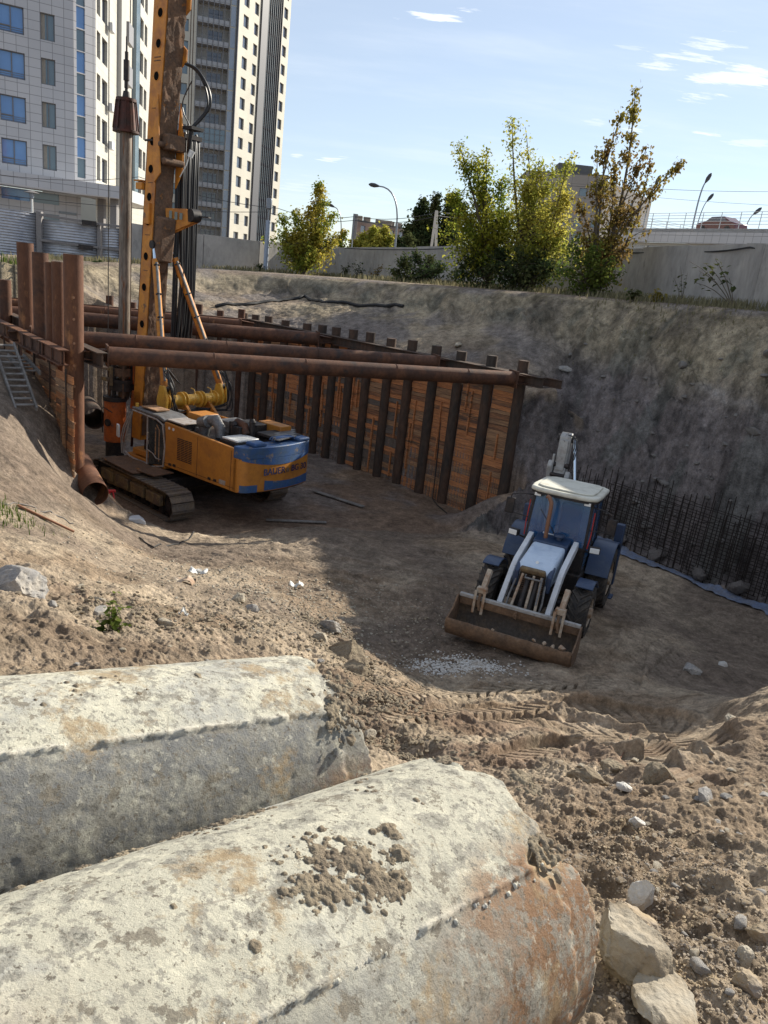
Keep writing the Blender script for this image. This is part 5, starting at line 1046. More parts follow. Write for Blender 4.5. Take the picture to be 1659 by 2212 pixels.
# hose bracket and bundle
mb = MB(); mb.box(mpt(12.15, -.8, -1.0), (.5, .5, .1)); mb.box((3.5, -1.35, 11.95), (.16, .75, .14)); mb.build('hose_bracket', 'dark_metal', mast)
rs = random.Random(5)
for i in range(17):
    y = -1.0-.62*i/16; x = 3.55+.12*(i % 2)-.02; ztop = 11.95+.06*(i % 3); zb = 4.8+.12*(i % 4); sway = rs.uniform(-.03, .03)
    pts = [(x+.1, y, ztop-.35), (x+.05, y, ztop-.05), (x, y, ztop), (x-.06, y, ztop-.1), (x-.05, y+sway*.5, ztop-1.5), (x-.02, y-.03+sway, 9), (x-.05, y-.06-sway, 7), (x, y-.02+.02*i/16, zb+.6), (x+.06, y+.03, zb)]
    mb = MB(); mb.tube(pts, .036 if i % 3 else .045, 8); sub('hose', mb, 'hose_black')
for y, r in ((-.86, .045), (-.96, .035), (-.80, .03)): mb = MB(); mb.tube([(3.62, y, 12.1), (3.6, y-.01, 9), (3.62, y, 5.0)], r, 8); sub('hose', mb, 'hose_black')
mb = MB()
for z in (5.3, 5.0): mb.tube([(3.66, -.75, z), (3.66, -1.75, z-.05)], .022, 6)
sub('hose_clamp', mb, 'dark_metal')
for k, (a, b) in enumerate([(-.55, .0), (-.62, .08), (-.50, .16)]):      # loop hoses at the mast rear
    pts = [mpt(14.05, a, -.72), mpt(13.9, a-.28, -.95), mpt(13.4, a-.55-b, -1.15), mpt(12.9, a-.66-b, -1.2), mpt(12.5, a-.5, -1.1), mpt(12.2, a-.25, -.98), mpt(12.0, a-.2, -.95), mpt(11.4, a-.15, -.95)]
    mb = MB(); mb.tube(smp(pts), .035, 8); sub('hose', mb, 'hose_black')
mb = MB(); mb.tube(smp([mpt(13.6, -.7, -.9), mpt(13.0, -.42, -.8), mpt(12.6, -.5, -.8), mpt(12.2, -.7, -.95), mpt(11.8, -.75, -1.0)]), .02, 6); sub('hose', mb, 'hose_black')
mb = MB(); mb.tube([mpt(10.6, -.6, -.75), mpt(11.0, -.85, -.8), mpt(11.3, -.9, -.85)], .02, 6); mb.cyl(mpt(11.25, -.92, -.85), mpt(11.45, -.98, -.9), .09, .10, n=14); sub('work_lamp', mb, 'lamp_white')
# ropes
for (x, y, z0, z1) in ((5.78, .42, 1., 20), (3.3, -1.0, 5.2, 20), (3.35, -1.15, 12, 20), (5.2, .0, 15.2, 20)): mb = MB(); mb.cyl((x, y, z0), (x-.02*(z1-z0)*(.0 if z0 > 4 else 0), y, z1), .018, n=6, caps=False); sub('wire_rope', mb, 'dark_metal')
# kelly bar
kx, ky = 5.3, .06
kb = sub('kelly_bar', MB().cyl((kx, ky, 2.6), (kx, ky, 12.0), .20, n=28), 'kelly_steel')
for a in (20, 140, 260): mb = MB(); c, s = math.cos(R_(a)), math.sin(R_(a)); mb.box((kx+c*.21, ky+s*.21, 7.3), (.05, .06, 9.2), rz=R_(a)); mb.build('drive_rib', 'kelly_steel', kb)
mb = MB(); mb.cyl((kx, ky, 11.9), (kx, ky, 12.85), .40, .30, n=32); mb.cyl((kx, ky, 11.86), (kx, ky, 11.93), .44, n=32); mb.cyl((kx, ky, 12.83), (kx, ky, 12.93), .34, n=32); mb.build('damper_ring', 'maroon_steel', kb)
for i in range(10): a = i*math.pi/5; mb = MB(); mb.beam((kx+.44*math.cos(a), ky+.44*math.sin(a), 11.95), (kx+.335*math.cos(a), ky+.335*math.sin(a), 12.85), .03, .05, (math.cos(a), math.sin(a), .1)); mb.build('damper_rib', 'maroon_steel', kb)
mb = MB(); mb.cyl((kx, ky, 12.9), (kx, ky, 13.15), .14, .1, n=20); mb.cyl((kx, ky, 13.15), (kx, ky, 13.3), .05, n=10); mb.build('kelly_head', 'dark_metal', kb)
mb = MB()
for z0, z1, r in ((13.25, 13.5, .07), (13.48, 14.1, .10), (14.1, 14.35, .06), (14.35, 14.8, .03)): mb.cyl((kx, ky, z0), (kx, ky, z1), r, n=14)
mb.build('swivel', 'dark_metal', kb)
# rotary drive and casing
mb = MB(); mb.box((4.85, -.55, 3.6), (.8, 1.0, .8)); mb.cyl((4.7, -.85, 3.2), (4.7, -.85, 4.2), .3, n=20); dr = sub('rotary_drive', mb, 'orange_casing', bevel=.05)
for z, r, h in ((3.25, .48, .12), (3.5, .40, .3), (3.95, .46, .1), (2.95, .45, .3)): mb = MB(); mb.cyl((kx, ky+.1, z), (kx, ky+.1, z+h), r, n=28); mb.build('drive_collar', 'dark_metal' if r != .4 else 'mud_brown', dr)
for i in range(7): a = i*.9; mb = MB(); mb.beam((kx+.42*math.cos(a), ky+.1+.42*math.sin(a), 2.7), (kx+.42*math.cos(a), ky+.1+.42*math.sin(a), 4.0), .07, .07, (1, 0, 0)); mb.build('drive_post', 'mud_brown' if i % 2 else 'dark_metal', dr)
mb = MB(); mb.box((kx+.2, ky+.62, 3.35), (.5, .12, .14)); mb.box((kx+.2, ky+.62, 3.75), (.6, .1, .12)); mb.box((kx-.1, ky+.6, 3.5), (.1, .1, .7)); mb.build('drive_frame', 'track_frame', dr, bevel=.01)
mb = MB(); mb.prism([(4.5, -1.1, 4.1), (4.2, -1.7, 3.3), (4.3, -1.75, 3.25), (5.2, -1.1, 4.15)], (0, .05, .04)); mb.prism([(4.3, .1, 4.15), (5.0, .1, 4.2), (5.0, -1.1, 4.25), (4.3, -1.1, 4.2)], (0, 0, .04)); mb.build('drive_hood', 'grey_metal', dr)
mb = MB(); mb.cyl((kx+.08, .37, 1.0), (kx+.08, .37, 2.55), .40, n=36); cs = sub('drill_casing', mb, 'orange_casing')
mb = MB(); mb.cyl((kx+.08, .37, .0), (kx+.08, .37, 1.0), .34, n=30); mb.cyl((kx+.08, .37, 2.55), (kx+.08, .37, 2.7), .44, n=30); mb.build('casing_collar', 'dark_metal', cs)
mb = MB(); mb.cyl((kx-.05, .75, 1.75), (kx-.06, .79, 1.75), .14, n=20); mb.build('casing_hole', 'dark_metal', cs)
mb = MB(); mb.tube([(kx+.3, .76, 1.3), (kx+.32, .78, 2.2), (kx+.2, .80, 2.3), (kx-.4, .80, 2.2)], .018, 6); mb.build('casing_wire', 'dark_metal', cs)
mb = MB(); mb.prism([(4.2, -.5, 2.2), (5.0, -.5, 2.3), (4.9, -.5, 3.0), (4.3, -.5, 3.1)], (0, .5, 0)); sub('mast_foot', mb, 'orange_casing', bevel=.05)
rs = random.Random(9)
for i in range(14):     # loose hydraulic hoses around the cross beam and cylinder feet
    e = i % 2; y = .35 if e else -2.15; pts = [(2.4, y+rs.uniform(-.1, .1), 4.3+rs.uniform(-.3, .3)), (2.1-rs.uniform(0, .2), y-rs.uniform(-.1, .2), 3.6), (1.95, y-rs.uniform(0, .3), 3.0+rs.uniform(-.3, .2)), (2.0, y-.4 if e else y+.1, 2.6+rs.uniform(-.1, .3)), (2.1, -.9, 2.72+rs.uniform(-.05, .1))]
    P = []
    for k in range(len(pts)-1):
        for q in range(4):
            t = q/4; p0 = Vector(pts[max(k-1, 0)]); p1 = Vector(pts[k]); p2 = Vector(pts[k+1]); p3 = Vector(pts[min(k+2, len(pts)-1)]); P.append(.5*(2*p1+(p2-p0)*t+(2*p0-5*p1+4*p2-p3)*t*t+(3*p1-p0-3*p2+p3)*t**3))
    mb = MB(); mb.tube(P+[Vector(pts[-1])], .02, 6); sub('hose', mb, 'hose_black')
# ------------------------------------------------------------------ backhoe loader
mat('paint_white', (.62, .64, .66), .4, var=.08, vscale=4, col2=(.50, .50, .49), c2=.6, col3=(.22, .19, .16), c3=.66, s3=6, spec=.5)
mat('paint_ice', (.52, .62, .74), .38, var=.06, vscale=3, col2=(.36, .46, .60), c2=.6, spec=.5, col3=(.24, .22, .2), c3=.74, s3=8)
mat('paint_navy', (.022, .045, .10), .4, var=.15, vscale=4, col2=(.05, .07, .11), c2=.6, spec=.5)
mat('cream_roof', (.66, .64, .54), .5, var=.08, vscale=3, col2=(.50, .47, .38), c2=.58)
mat('windscreen', (.03, .13, .33), .06, var=.1, vscale=1.2, col2=(.10, .22, .38), c2=.55, spec=.8)  # blue base colour stands in for a sky reflection
MATS['windscreen'].node_tree.nodes['Principled BSDF'].inputs['Alpha'].default_value = .42
mat('tyre', (.032, .03, .029), .85, var=.3, vscale=6, col2=(.095, .08, .065), c2=.52, bump=.3, bscale=40)
mat('boom_grey', (.36, .355, .34), .55, var=.15, vscale=4, col2=(.24, .22, .2), c2=.58, col3=(.1, .08, .07), c3=.66, s3=6)
mat('bucket_clay', (.20, .125, .075), .9, var=.3, vscale=4, col2=(.13, .085, .055), c2=.5, bump=.5, bscale=22)
mat('bucket_inside', (.075, .06, .048), .85, var=.35, vscale=4, col2=(.12, .085, .055), c2=.55, bump=.4, bscale=22)
mat('dirty_white', (.42, .36, .28), .7, var=.25, vscale=5, col2=(.28, .16, .09), c2=.53)
mat('rust_pipe', (.24, .12, .07), .6, .3, var=.2, vscale=6)
mat('glass_sky', (.42, .55, .66), .2, var=.1); mat('red_bar', (.45, .04, .03), .5, var=.1); mat('lens', (.75, .76, .74), .15, var=.05, spec=.7)
ox, oy = 3.4, 15.25; hx, hy = -.40, -.917
zf = float(base_z(np.array([ox]), np.array([oy]))[0]); zr = float(base_z(np.array([ox-hx*2.25]), np.array([oy-hy*2.25]))[0])
bh = thing('backhoe_loader', 'white and blue wheeled digger with front bucket, parked facing the viewer', 'digger', (ox, oy, zf+.0), 0)
bh.rotation_euler = (0, -math.atan((zf-zr)/2.25)*.9, math.atan2(hy, hx))
print('BH z', zf, zr)
def bs(name, mb, m, par=bh, **k): return mb.build(name, m, par, **k)
def wheel(x, y, r, w, nl):
    side = 1 if y > 0 else -1
    wh = MB(); wh.cyl((x, y-w*.3, r), (x, y+w*.3, r), r*.56, n=36); wp = bs('wheel', wh, 'dark_metal')
    n = 56; prof = [(-.5, .58), (-.52, .72), (-.50, .88), (-.40, .94), (0, .955), (.40, .94), (.50, .88), (.52, .72), (.5, .58)]; vs = []; fs = []
    for i in range(n):
        a = 2*math.pi*i/n
        for p, q in prof: vs.append((x+math.cos(a)*r*q, y+p*w, r+math.sin(a)*r*q))
    k = len(prof)
    for i in range(n):
        for j in range(k-1): fs.append((i*k+j, ((i+1) % n)*k+j, ((i+1) % n)*k+j+1, i*k+j+1))
    mb = MB(); mb.add(vs, fs)
    for i in range(nl):
        for sgn in (-1, 1):
            a0 = 2*math.pi*(i+(.5 if sgn > 0 else 0))/nl; prev = None; pts = []
            for q in range(5):
                t = q/4; a = a0+t*.42; yy = y+sgn*w*(.02+.48*t); rr = r*(.985-.02*t*t); pts.append((a, yy, rr))
            for q in range(4):
                (a, ya, ra), (b, yb, rb) = pts[q], pts[q+1]; th = .052*(1+.25*q/4)
                V = []
                for (aa, yy, rr) in ((a, ya, ra), (b, yb, rb)):
                    for da, dr_ in ((-th/r*.5, -.055), (th/r*.5, -.055), (th/r*.32, .02), (-th/r*.32, .02)): V.append((x+math.cos(aa+da)*(rr+dr_*1.0), yy, r+math.sin(aa+da)*(rr+dr_)))
                mb.add(V, [(0, 1, 2, 3), (7, 6, 5, 4), (0, 4, 5, 1), (1, 5, 6, 2), (2, 6, 7, 3), (3, 7, 4, 0)])
    mb.build('tyre', 'tyre', wp, smooth=30)
    mb = MB(); ys = y+side*w*.30; mb.ring((x, ys+side*.05, r), (0, 1, 0), r*.55, .025, 36, 8); mb.cyl((x, ys, r), (x, ys+side*.03, r), r*.50, n=36); mb.cyl((x, ys, r), (x, ys+side*.12, r), r*.2, n=20)
    for i in range(8): a = i*math.pi/4; mb.cyl((x+.3*r*math.cos(a), ys+side*.03, r+.3*r*math.sin(a)), (x+.3*r*math.cos(a), ys+side*.06, r+.3*r*math.sin(a)), .02, n=6)
    mb.build('rim', 'dirty_white', wp)
for y in (-.98, .98): wheel(0, y, .55, .40, 20)
for y in (-.97, .97): wheel(-2.25, y, .72, .46, 22)
mb = MB(); mb.box((-1.0, 0, .72), (3.4, .62, .4)); mb.box((0, 0, .55), (.22, 1.6, .2)); mb.box((-2.25, 0, .7), (.35, 1.5, .3)); mb.box((-1.35, .5, .75), (.9, .4, .5)); mb.box((-1.35, -.5, .75), (.9, .4, .5)); bs('chassis', mb, 'dark_metal', bevel=.03)
mb = MB(); mb.prism([(.62, -.36, .95), (.66, -.36, 1.30), (.52, -.36, 1.44), (-.50, -.36, 1.66), (-.50, -.36, 1.0)], (0, .72, 0)); hood = bs('hood', mb, 'paint_ice', bevel=.06, seg=3)
mb = MB(); mb.prism([(-.51, -.38, 1.0), (-.51, -.38, 1.675), (-.92, -.38, 1.77), (-.92, -.38, 1.0)], (0, .76, 0)); mb.build('rear_cowl', 'paint_navy', hood, bevel=.03)
mb = MB(); mb.prism([(.60, -.385, .92), (.70, -.385, .95), (.70, -.385, 1.28), (.55, -.385, 1.40), (.40, -.385, 1.44), (.40, -.385, 1.36), (.5, -.385, 1.3), (.58, -.385, 1.2)], (0, .10, 0)); mb.prism([(.60, .285, .92), (.70, .285, .95), (.70, .285, 1.28), (.55, .285, 1.40), (.40, .285, 1.44), (.40, .285, 1.36), (.5, .285, 1.3), (.58, .285, 1.2)], (0, .10, 0)); mb.prism([(.44, -.28, 1.36), (.60, -.28, 1.34), (.46, -.28, 1.452), (.38, -.28, 1.455)], (0, .56, 0)); mb.build('grille_surround', 'paint_navy', hood, bevel=.015)
mb = MB(); mb.prism([(.66, -.27, .80), (.69, -.27, 1.26), (.56, -.27, 1.39), (.52, -.27, 1.3), (.60, -.27, .8)], (0, .54, 0)); gr = mb.build('grille', 'dark_metal', hood)
for i in range(9): mb = MB(); mb.box((.693, 0, .9+i*.042), (.02, .5, .012)); mb.build('grille_bar', 'mud_brown', gr)
mb = MB(); mb.box((.60, 0, 1.345), (.1, .12, .012), Matrix.Rotation(R_(43), 3, 'Y')); mb.build('badge', 'lens', gr)
mb = MB(); mb.cyl((.44, 0, 1.45), (.47, 0, 1.475), .035, n=16); mb.build('badge', 'lens', hood)
# exhaust and pre-cleaner
mb = MB(); mb.tube([(-.72, -.16, 1.7), (-.70, -.16, 2.0), (-.70, -.16, 2.38), (-.72, -.17, 2.50), (-.76, -.24, 2.60), (-.78, -.30, 2.62)], .045, 14); bs('exhaust_pipe', mb, 'rust_pipe')
mb = MB(); mb.cyl((-.75, .13, 1.72), (-.75, .13, 1.80), .06, n=16); mb.cyl((-.75, .13, 1.80), (-.75, .13, 1.86), .13, .12, n=24); bs('air_cleaner', mb, 'paint_navy', bevel=.01)
# loader arms
for s in (-1, 1):
    y = s*.50; P = [(-.88, 1.66), (-.82, 1.76), (.22, 1.40), (.42, 1.26), (1.33, .34), (1.24, .24), (.34, 1.06), (.12, 1.24), (-.86, 1.56)]
    mb = MB(); mb.prism([(x, y-.055, z) for x, z in P], (0, .11, 0)); a = bs('loader_arm', mb, 'paint_white', bevel=.012)
    mb = MB(); mb.cyl((-.3, y-s*.12, .95), (.3, y-s*.12, 1.0), .05, n=12); mb.build('lift_cylinder', 'dark_metal', a)
mb = MB(); mb.cyl((1.16, -.56, .36), (1.16, .56, .36), .07, n=16); mb.box((1.06, 0, .45), (.1, .95, .12)); bs('arm_crosstube', mb, 'boom_grey')
mb = MB(); mb.prism([(.66, -.26, 1.24), (.80, -.26, 1.30), (.84, -.26, 1.40), (.72, -.26, 1.42), (.62, -.26, 1.34)], (0, .52, 0)); bs('linkage_cap', mb, 'track_frame', bevel=.03)
for y in (-.17, .06, .22):
    mb = MB(); mb.cyl((.82, y, 1.28), (1.28, y*1.3, .56), .028, n=10); bs('tilt_rod', mb, 'dirty_white')
for y in (-.05, .14): mb = MB(); mb.cyl((.80, y, 1.22), (1.2, y, .62), .05, n=12); bs('tilt_cylinder', mb, 'dark_metal')
mb = MB(); mb.tube([(.84, -.1, 1.28), (.92, -.1, 1.24), (.92, .24, 1.24), (.84, .24, 1.28)], .02, 8); mb.tube([(.9, .24, 1.24), (1.15, .26, .8)], .02, 8); mb.tube([(.75, .3, 1.1), (.95, .34, .8), (1.1, .33, .55)], .022, 8); mb.tube([(.7, -.32, 1.1), (.9, -.36, .8), (1.05, -.35, .6)], .022, 8); bs('hydraulic_line', mb, 'grey_metal')
mb = MB(); mb.box((1.27, 0, .42), (.07, 1.1, .34)); bs('quick_coupler', mb, 'boom_grey', bevel=.02)
# bucket
prof = [(2.03, .34), (1.98, .20), (1.90, .06), (1.65, .02), (1.42, .06), (1.32, .22), (1.32, .46), (1.40, .70)]; ins = [(1.43, .70), (1.355, .46), (1.355, .24), (1.44, .10), (1.65, .06), (1.87, .10), (1.95, .22), (2.0, .35)]
hw = 1.23; mb = MB()
mb.prism([(x, -hw, z) for x, z in prof+ins], (0, 2*hw, 0)); bk = bs('bucket', mb, 'bucket_inside')
for s in (-1, 1): mb = MB(); mb.prism([(x, s*hw, z) for x, z in [(2.04, .36), (1.98, .18), (1.9, .03), (1.65, -.01), (1.4, .03), (1.29, .22), (1.29, .48), (1.37, .72), (1.50, .72), (1.70, .50)]], (0, s*.03, 0)); mb.build('side_plate', 'bucket_clay', bk, bevel=.004)
mb = MB(); mb.box((1.40, 0, .72), (.09, 2*hw, .07)); mb.build('top_rail', 'boom_grey', bk, bevel=.01)
mb = MB(); mb.box((1.415, 0, .61), (.035, 2*hw-.04, .15), Matrix.Rotation(R_(8), 3, 'Y')); mb.build('stone_guard', 'bucket_clay', bk)
# clay-crusted cutting edge
N = 160; vs = []; fs = []; P = [(1.93, .355), (2.03, .375), (2.065, .33), (2.05, .2), (1.97, .06), (1.9, .02)]
for i in range(N+1):
    y = -hw-.02+(2*hw+.04)*i/N; w = float(fbm(np.array([y*2.3]), np.array([0.]), 1., 3, 700)[0]); w2 = float(fbm(np.array([y*11]), np.array([2.]), 1., 3, 701)[0]); sc = .5+.5*math.cos(y*math.pi/.20)
    for j, (x, z) in enumerate(P): g = [0, 1, 1, .6, .3, 0][j]; vs.append((x+.015*w2*g+.01*w, y, z+(.03*w+.015*w2+.022*sc**3)*g))
m_ = len(P)
for i in range(N):
    for j in range(m_-1): fs.append((i*m_+j, (i+1)*m_+j, (i+1)*m_+j+1, i*m_+j+1))
mb = MB(); mb.add(vs, fs); mb.build('cutting_edge', 'bucket_clay', bk, smooth=60)
for (x, y, s_, sd) in ((1.94, 1.05, .13, 1), (1.99, .88, .09, 2), (1.95, .7, .08, 3), (1.93, .5, .07, 4), (2.0, -.3, .06, 5)):
    q, f = rock_geo(3, 800+sd); mb = MB(); mb.add([Vector(p)*s_*.6+Vector((x, y, .40)) for p in q], f); mb.build('clod', 'dirty_white', bk, smooth=30)
q, f = rock_geo(3, 820); mb = MB(); mb.add([Vector((p[0]*.05, p[1]*.05, p[2]*.11))+Vector((1.46, -.03, .60)) for p in q], f); mb.build('hanging_clod', 'bucket_clay', bk)
for s in (-1, 1):     # folded pallet forks on the bucket back
    y = s*.80; mb = MB(); mb.beam((1.33, y, .86), (1.08, y+.02, 1.26), .10, .12); mb.beam((1.38, y-.10, .90), (1.38, y+.10, .90), .14, .12); fk = bs('folding_fork', mb, 'dirty_white', bevel=.01)
    for dy in (-.09, .09): mb = MB(); mb.beam((1.47, y+dy, .90), (1.52, y+dy, .44), .025, .05, (0, 1, 0)); mb.build('fork_bar', 'dirty_white', fk)
    mb = MB(); mb.tube([(1.46, y, .84), (1.52, y, .66), (1.5, y+.04, .52), (1.44, y, .50)], .03, 8); mb.build('fork_hook', 'bucket_clay', fk)
# fenders
def fender(x, y, r, w, a0, a1, m='paint_navy'):
    n = 14; V = []; F = []
    for i in range(n+1):
        a = R_(a0+(a1-a0)*i/n)
        for rr in (r, r+.035):
            for yy in (y-w/2, y+w/2): V.append((x+math.cos(a)*rr, yy, .0+math.sin(a)*rr))
    for i in range(n): o = i*4; q = o+4; F += [(o, q, q+1, o+1), (o+2, o+3, q+3, q+2), (o, o+2, q+2, q), (o+1, q+1, q+3, o+3)]
    F += [(0, 1, 3, 2), (n*4, n*4+2, n*4+3, n*4+1)]; mb = MB(); mb.add(V, F); return mb
for s in (-1, 1):
    mb = fender(0, s*1.0, .64, .36, 62, 140); mb.v = [(x, y, z+.55) for x, y, z in mb.v]; bs('front_fender', mb, 'paint_navy', bevel=.01)
    mb = fender(-2.25, s*.97, .84, .52, 15, 150); mb.v = [(x, y, z+.72) for x, y, z in mb.v]; bs('rear_fender', mb, 'paint_navy', bevel=.01)
# cab
cab2 = bs('cab', MB().box((-1.75, 0, 1.02), (1.55, 1.36, .1)), 'dark_metal', bevel=.02)
cor = {(-1, 0): (-.98, 1.05), (0, 0): (-.98, 1.05)}
posts = []
for s in (-1, 1):
    for (xb, zb_, xt, zt, w) in ((-.98, 1.05, -1.14, 2.62, .06), (-1.85, 1.05, -1.85, 2.62, .05), (-2.52, 1.05, -2.48, 2.62, .07)):
        mb = MB(); mb.beam((xb, s*.66, zb_), (xt, s*.64, zt), w, w, (0, 1, 0)); mb.build('cab_post', 'dark_metal', cab2, bevel=.008)
    mb = MB(); mb.prism([(-1.02, s*.655, 1.1), (-1.15, s*.645, 2.58), (-1.82, s*.645, 2.58), (-1.82, s*.655, 1.1)], (0, s*.008, 0)); mb.build('side_window', 'windscreen', cab2, smooth=0)
    mb = MB(); mb.prism([(-1.88, s*.655, 1.35), (-1.88, s*.645, 2.58), (-2.45, s*.645, 2.58), (-2.45, s*.655, 1.35)], (0, s*.008, 0)); mb.build('side_window', 'windscreen', cab2, smooth=0)
mb = MB(); mb.prism([(-.985, -.63, 1.60), (-.985, .63, 1.60), (-1.135, .61, 2.58), (-1.135, -.61, 2.58)], (.008, 0, 0)); mb.build('windscreen', 'windscreen', cab2, smooth=0)
mb = MB(); mb.box((-.96, 0, 1.58), (.05, 1.36, .06)); mb.box((-1.14, 0, 2.60), (.07, 1.34, .07)); mb.box((-.96, .5, 1.32), (.04, .32, .5)); mb.box((-.96, -.5, 1.32), (.04, .32, .5)); mb.build('cab_front_frame', 'dark_metal', cab2, bevel=.01)
mb = MB(); mb.prism([(-.972, -.30, 1.62), (-.972, .10, 1.62), (-.985, .06, 1.76), (-.985, -.28, 1.78)], (.012, 0, 0)); mb.build('paper_on_dash', 'lens', cab2)
mb = MB(); mb.beam((-.97, .10, 1.64), (-1.08, -.45, 2.25), .015, .012); mb.build('wiper', 'dark_metal', cab2)
mb = MB(); N = 13
roofP = [(-.92, -.58), (-.88, -.40), (-.86, 0), (-.88, .40), (-.92, .58), (-1.05, .74), (-1.4, .78), (-2.45, .76), (-2.62, .62), (-2.66, 0), (-2.62, -.62), (-2.45, -.76), (-1.4, -.78), (-1.05, -.74)]
mb.prism([(x, y, 2.65) for x, y in roofP], (0, 0, .10)); rf = mb.build('roof', 'cream_roof', cab2, bevel=.04, seg=3)
mb = MB(); mb.prism([((x+1.75)*.84-1.75, y*.82, 2.752) for x, y in roofP], (0, 0, .035)); mb.build('roof_panel', 'cream_roof', rf, bevel=.015)
mb = MB(); mb.prism([((x+1.75)*.97-1.75, y*.96, 2.60) for x, y in roofP], (0, 0, .048)); mb.build('roof_underside', 'dark_metal', rf)
for s in (-1, 1):
    mb = MB(); mb.box((-1.0, s*.55, 2.585), (.06, .17, .09)); l = mb.build('work_light', 'dark_metal', cab2, bevel=.01); mb = MB(); mb.box((-.967, s*.55, 2.585), (.012, .14, .07)); mb.build('light_lens', 'lens', l)
    # headlight on a bracket
    mb = MB(); mb.cyl((-.97, s*.68, 1.55), (-.88, s*.86, 1.62), .02, n=8); mb.box((-.86, s*.90, 1.66), (.13, .23, .14), rz=s*.25); l = bs('headlight', mb, 'dark_metal', bevel=.04, seg=3); mb = MB(); mb.box((-.785, s*.915, 1.66), (.02, .20, .115), rz=s*.25); mb.build('light_lens', 'lens', l, bevel=.008)
    # mirror
    mb = MB(); mb.tube([(-1.12, s*.68, 2.52), (-1.0, s*.95, 2.52), (-.98, s*1.12, 2.46), (-.98, s*1.13, 2.38)], .014, 8); mb.tube([(-1.02, s*.68, 2.02), (-1.0, s*1.02, 2.05)], .012, 8); mr_ = bs('mirror_arm', mb, 'dark_metal'); mb = MB(); mb.box((-1.0, s*1.13, 2.20), (.05, .20, .36)); mb.build('mirror', 'dark_metal', mr_, bevel=.02)
    mb = MB(); mb.tube([(-1.04, s*.71, 1.6), (-1.10, s*.73, 1.9), (-1.14, s*.72, 2.4)], .014, 8); bs('grab_handle', mb, 'red_bar')
mb = MB(); mb.prism([(-2.44, -.55, 1.35), (-2.44, .55, 1.35), (-2.44, .50, 2.5), (-2.44, -.50, 2.5)], (-.01, 0, 0)); mb.build('rear_window', 'glass_sky', cab2); mb = MB(); mb.tube([(-1.2, .0, 1.2), (-1.45, .0, 1.75)], .035, 8); mb.ring((-1.47, 0, 1.78), (.5, 0, 1), .19, .018); mb.build('steering_wheel', 'dark_metal', cab2)
mb = MB(); mb.box((-1.95, .05, 1.5), (.5, .5, .14)); mb.box((-2.2, .05, 1.9), (.14, .5, .8)); mb.build('seat', 'dark_metal', cab2, bevel=.06)
# rear backhoe, shifted to the right side
yb = -.62
mb = MB(); mb.box((-2.9, 0, .85), (.16, 1.9, .9)); fr = bs('rear_frame', mb, 'dark_metal', bevel=.02)
for s in (-1, 1): mb = MB(); mb.box((-2.95, s*1.13, 1.15), (.2, .2, 1.5)); mb.box((-2.9, s*1.13, .35), (.14, .13, .5)); mb.box((-2.9, s*1.13, .10), (.35, .3, .05)); mb.build('stabilizer_leg', 'paint_navy', fr, bevel=.02)
mb = MB(); mb.prism([(-2.98, yb-.14, .9), (-3.25, yb-.14, .9), (-3.6, yb-.14, 2.2), (-3.55, yb-.14, 3.62), (-3.42, yb-.14, 3.76), (-3.26, yb-.14, 3.66), (-3.18, yb-.14, 2.2)], (0, .28, 0)); bm_ = bs('boom', mb, 'boom_grey', bevel=.025)
for xx, zz3, rr_ in ((-3.4, 3.6, .09), (-3.27, 2.95, .07), (-3.2, 2.7, .05)): mb = MB(); mb.cyl((xx, yb-.2, zz3), (xx, yb+.2, zz3), rr_, n=18); mb.build('boom_pin', 'dark_metal', bm_)
mb = MB(); mb.box((-3.20, yb, 3.2), (.03, .2, .75)); mb.build('boom_face_plate', 'boom_grey', bm_, bevel=.01)
mb = MB(); mb.prism([(-3.3, yb-.30, 2.35), (-3.1, yb-.30, 2.9), (-3.2, yb-.30, 3.05), (-3.5, yb-.30, 2.9), (-3.6, yb-.30, 2.2)], (0, .12, 0)); mb.prism([(-3.3, yb+.17, 2.3), (-3.05, yb+.17, 2.7), (-3.15, yb+.17, 2.85), (-3.5, yb+.17, 2.7), (-3.6, yb+.17, 2.2)], (0, .12, 0)); mb.build('dipper_cheek', 'boom_grey', bm_, bevel=.03)
mb = MB(); mb.box((-3.62, yb, 1.9), (.24, .22, 2.3)); mb.build('dipper', 'boom_grey', bm_, bevel=.02)
mb = MB(); mb.cyl((-3.30, yb+.22, 3.62), (-3.0, yb+.55, 2.2), .045, n=14); mb.build('cylinder_rod', 'chrome', bm_); mb = MB(); mb.cyl((-3.02, yb+.53, 2.3), (-2.95, yb+.60, 1.0), .07, n=14); mb.build('cylinder_barrel', 'boom_grey', bm_)
for k in range(3): mb = MB(); mb.tube([(-3.32, yb+.05+.05*k, 3.70), (-3.2, yb+.20+.05*k, 3.72-.05*k), (-3.12, yb+.28+.04*k, 3.45), (-3.2, yb+.2+.04*k, 2.9)], .012, 6); mb.build('hose', 'hose_black', bm_)
mb = MB(); mb.box((-3.22, yb-.19, 2.95), (.08, .05, .5)); mb.build('hose_guard', 'boom_grey', bm_, bevel=.01)
mb = MB(); mb.prism([(-3.3, yb-.22, .9), (-3.9, yb-.22, 1.0), (-3.95, yb-.22, .5), (-3.6, yb-.22, .35), (-3.2, yb-.22, .5)], (0, .44, 0)); mb.build('digging_bucket', 'bucket_clay', bm_, bevel=.02)
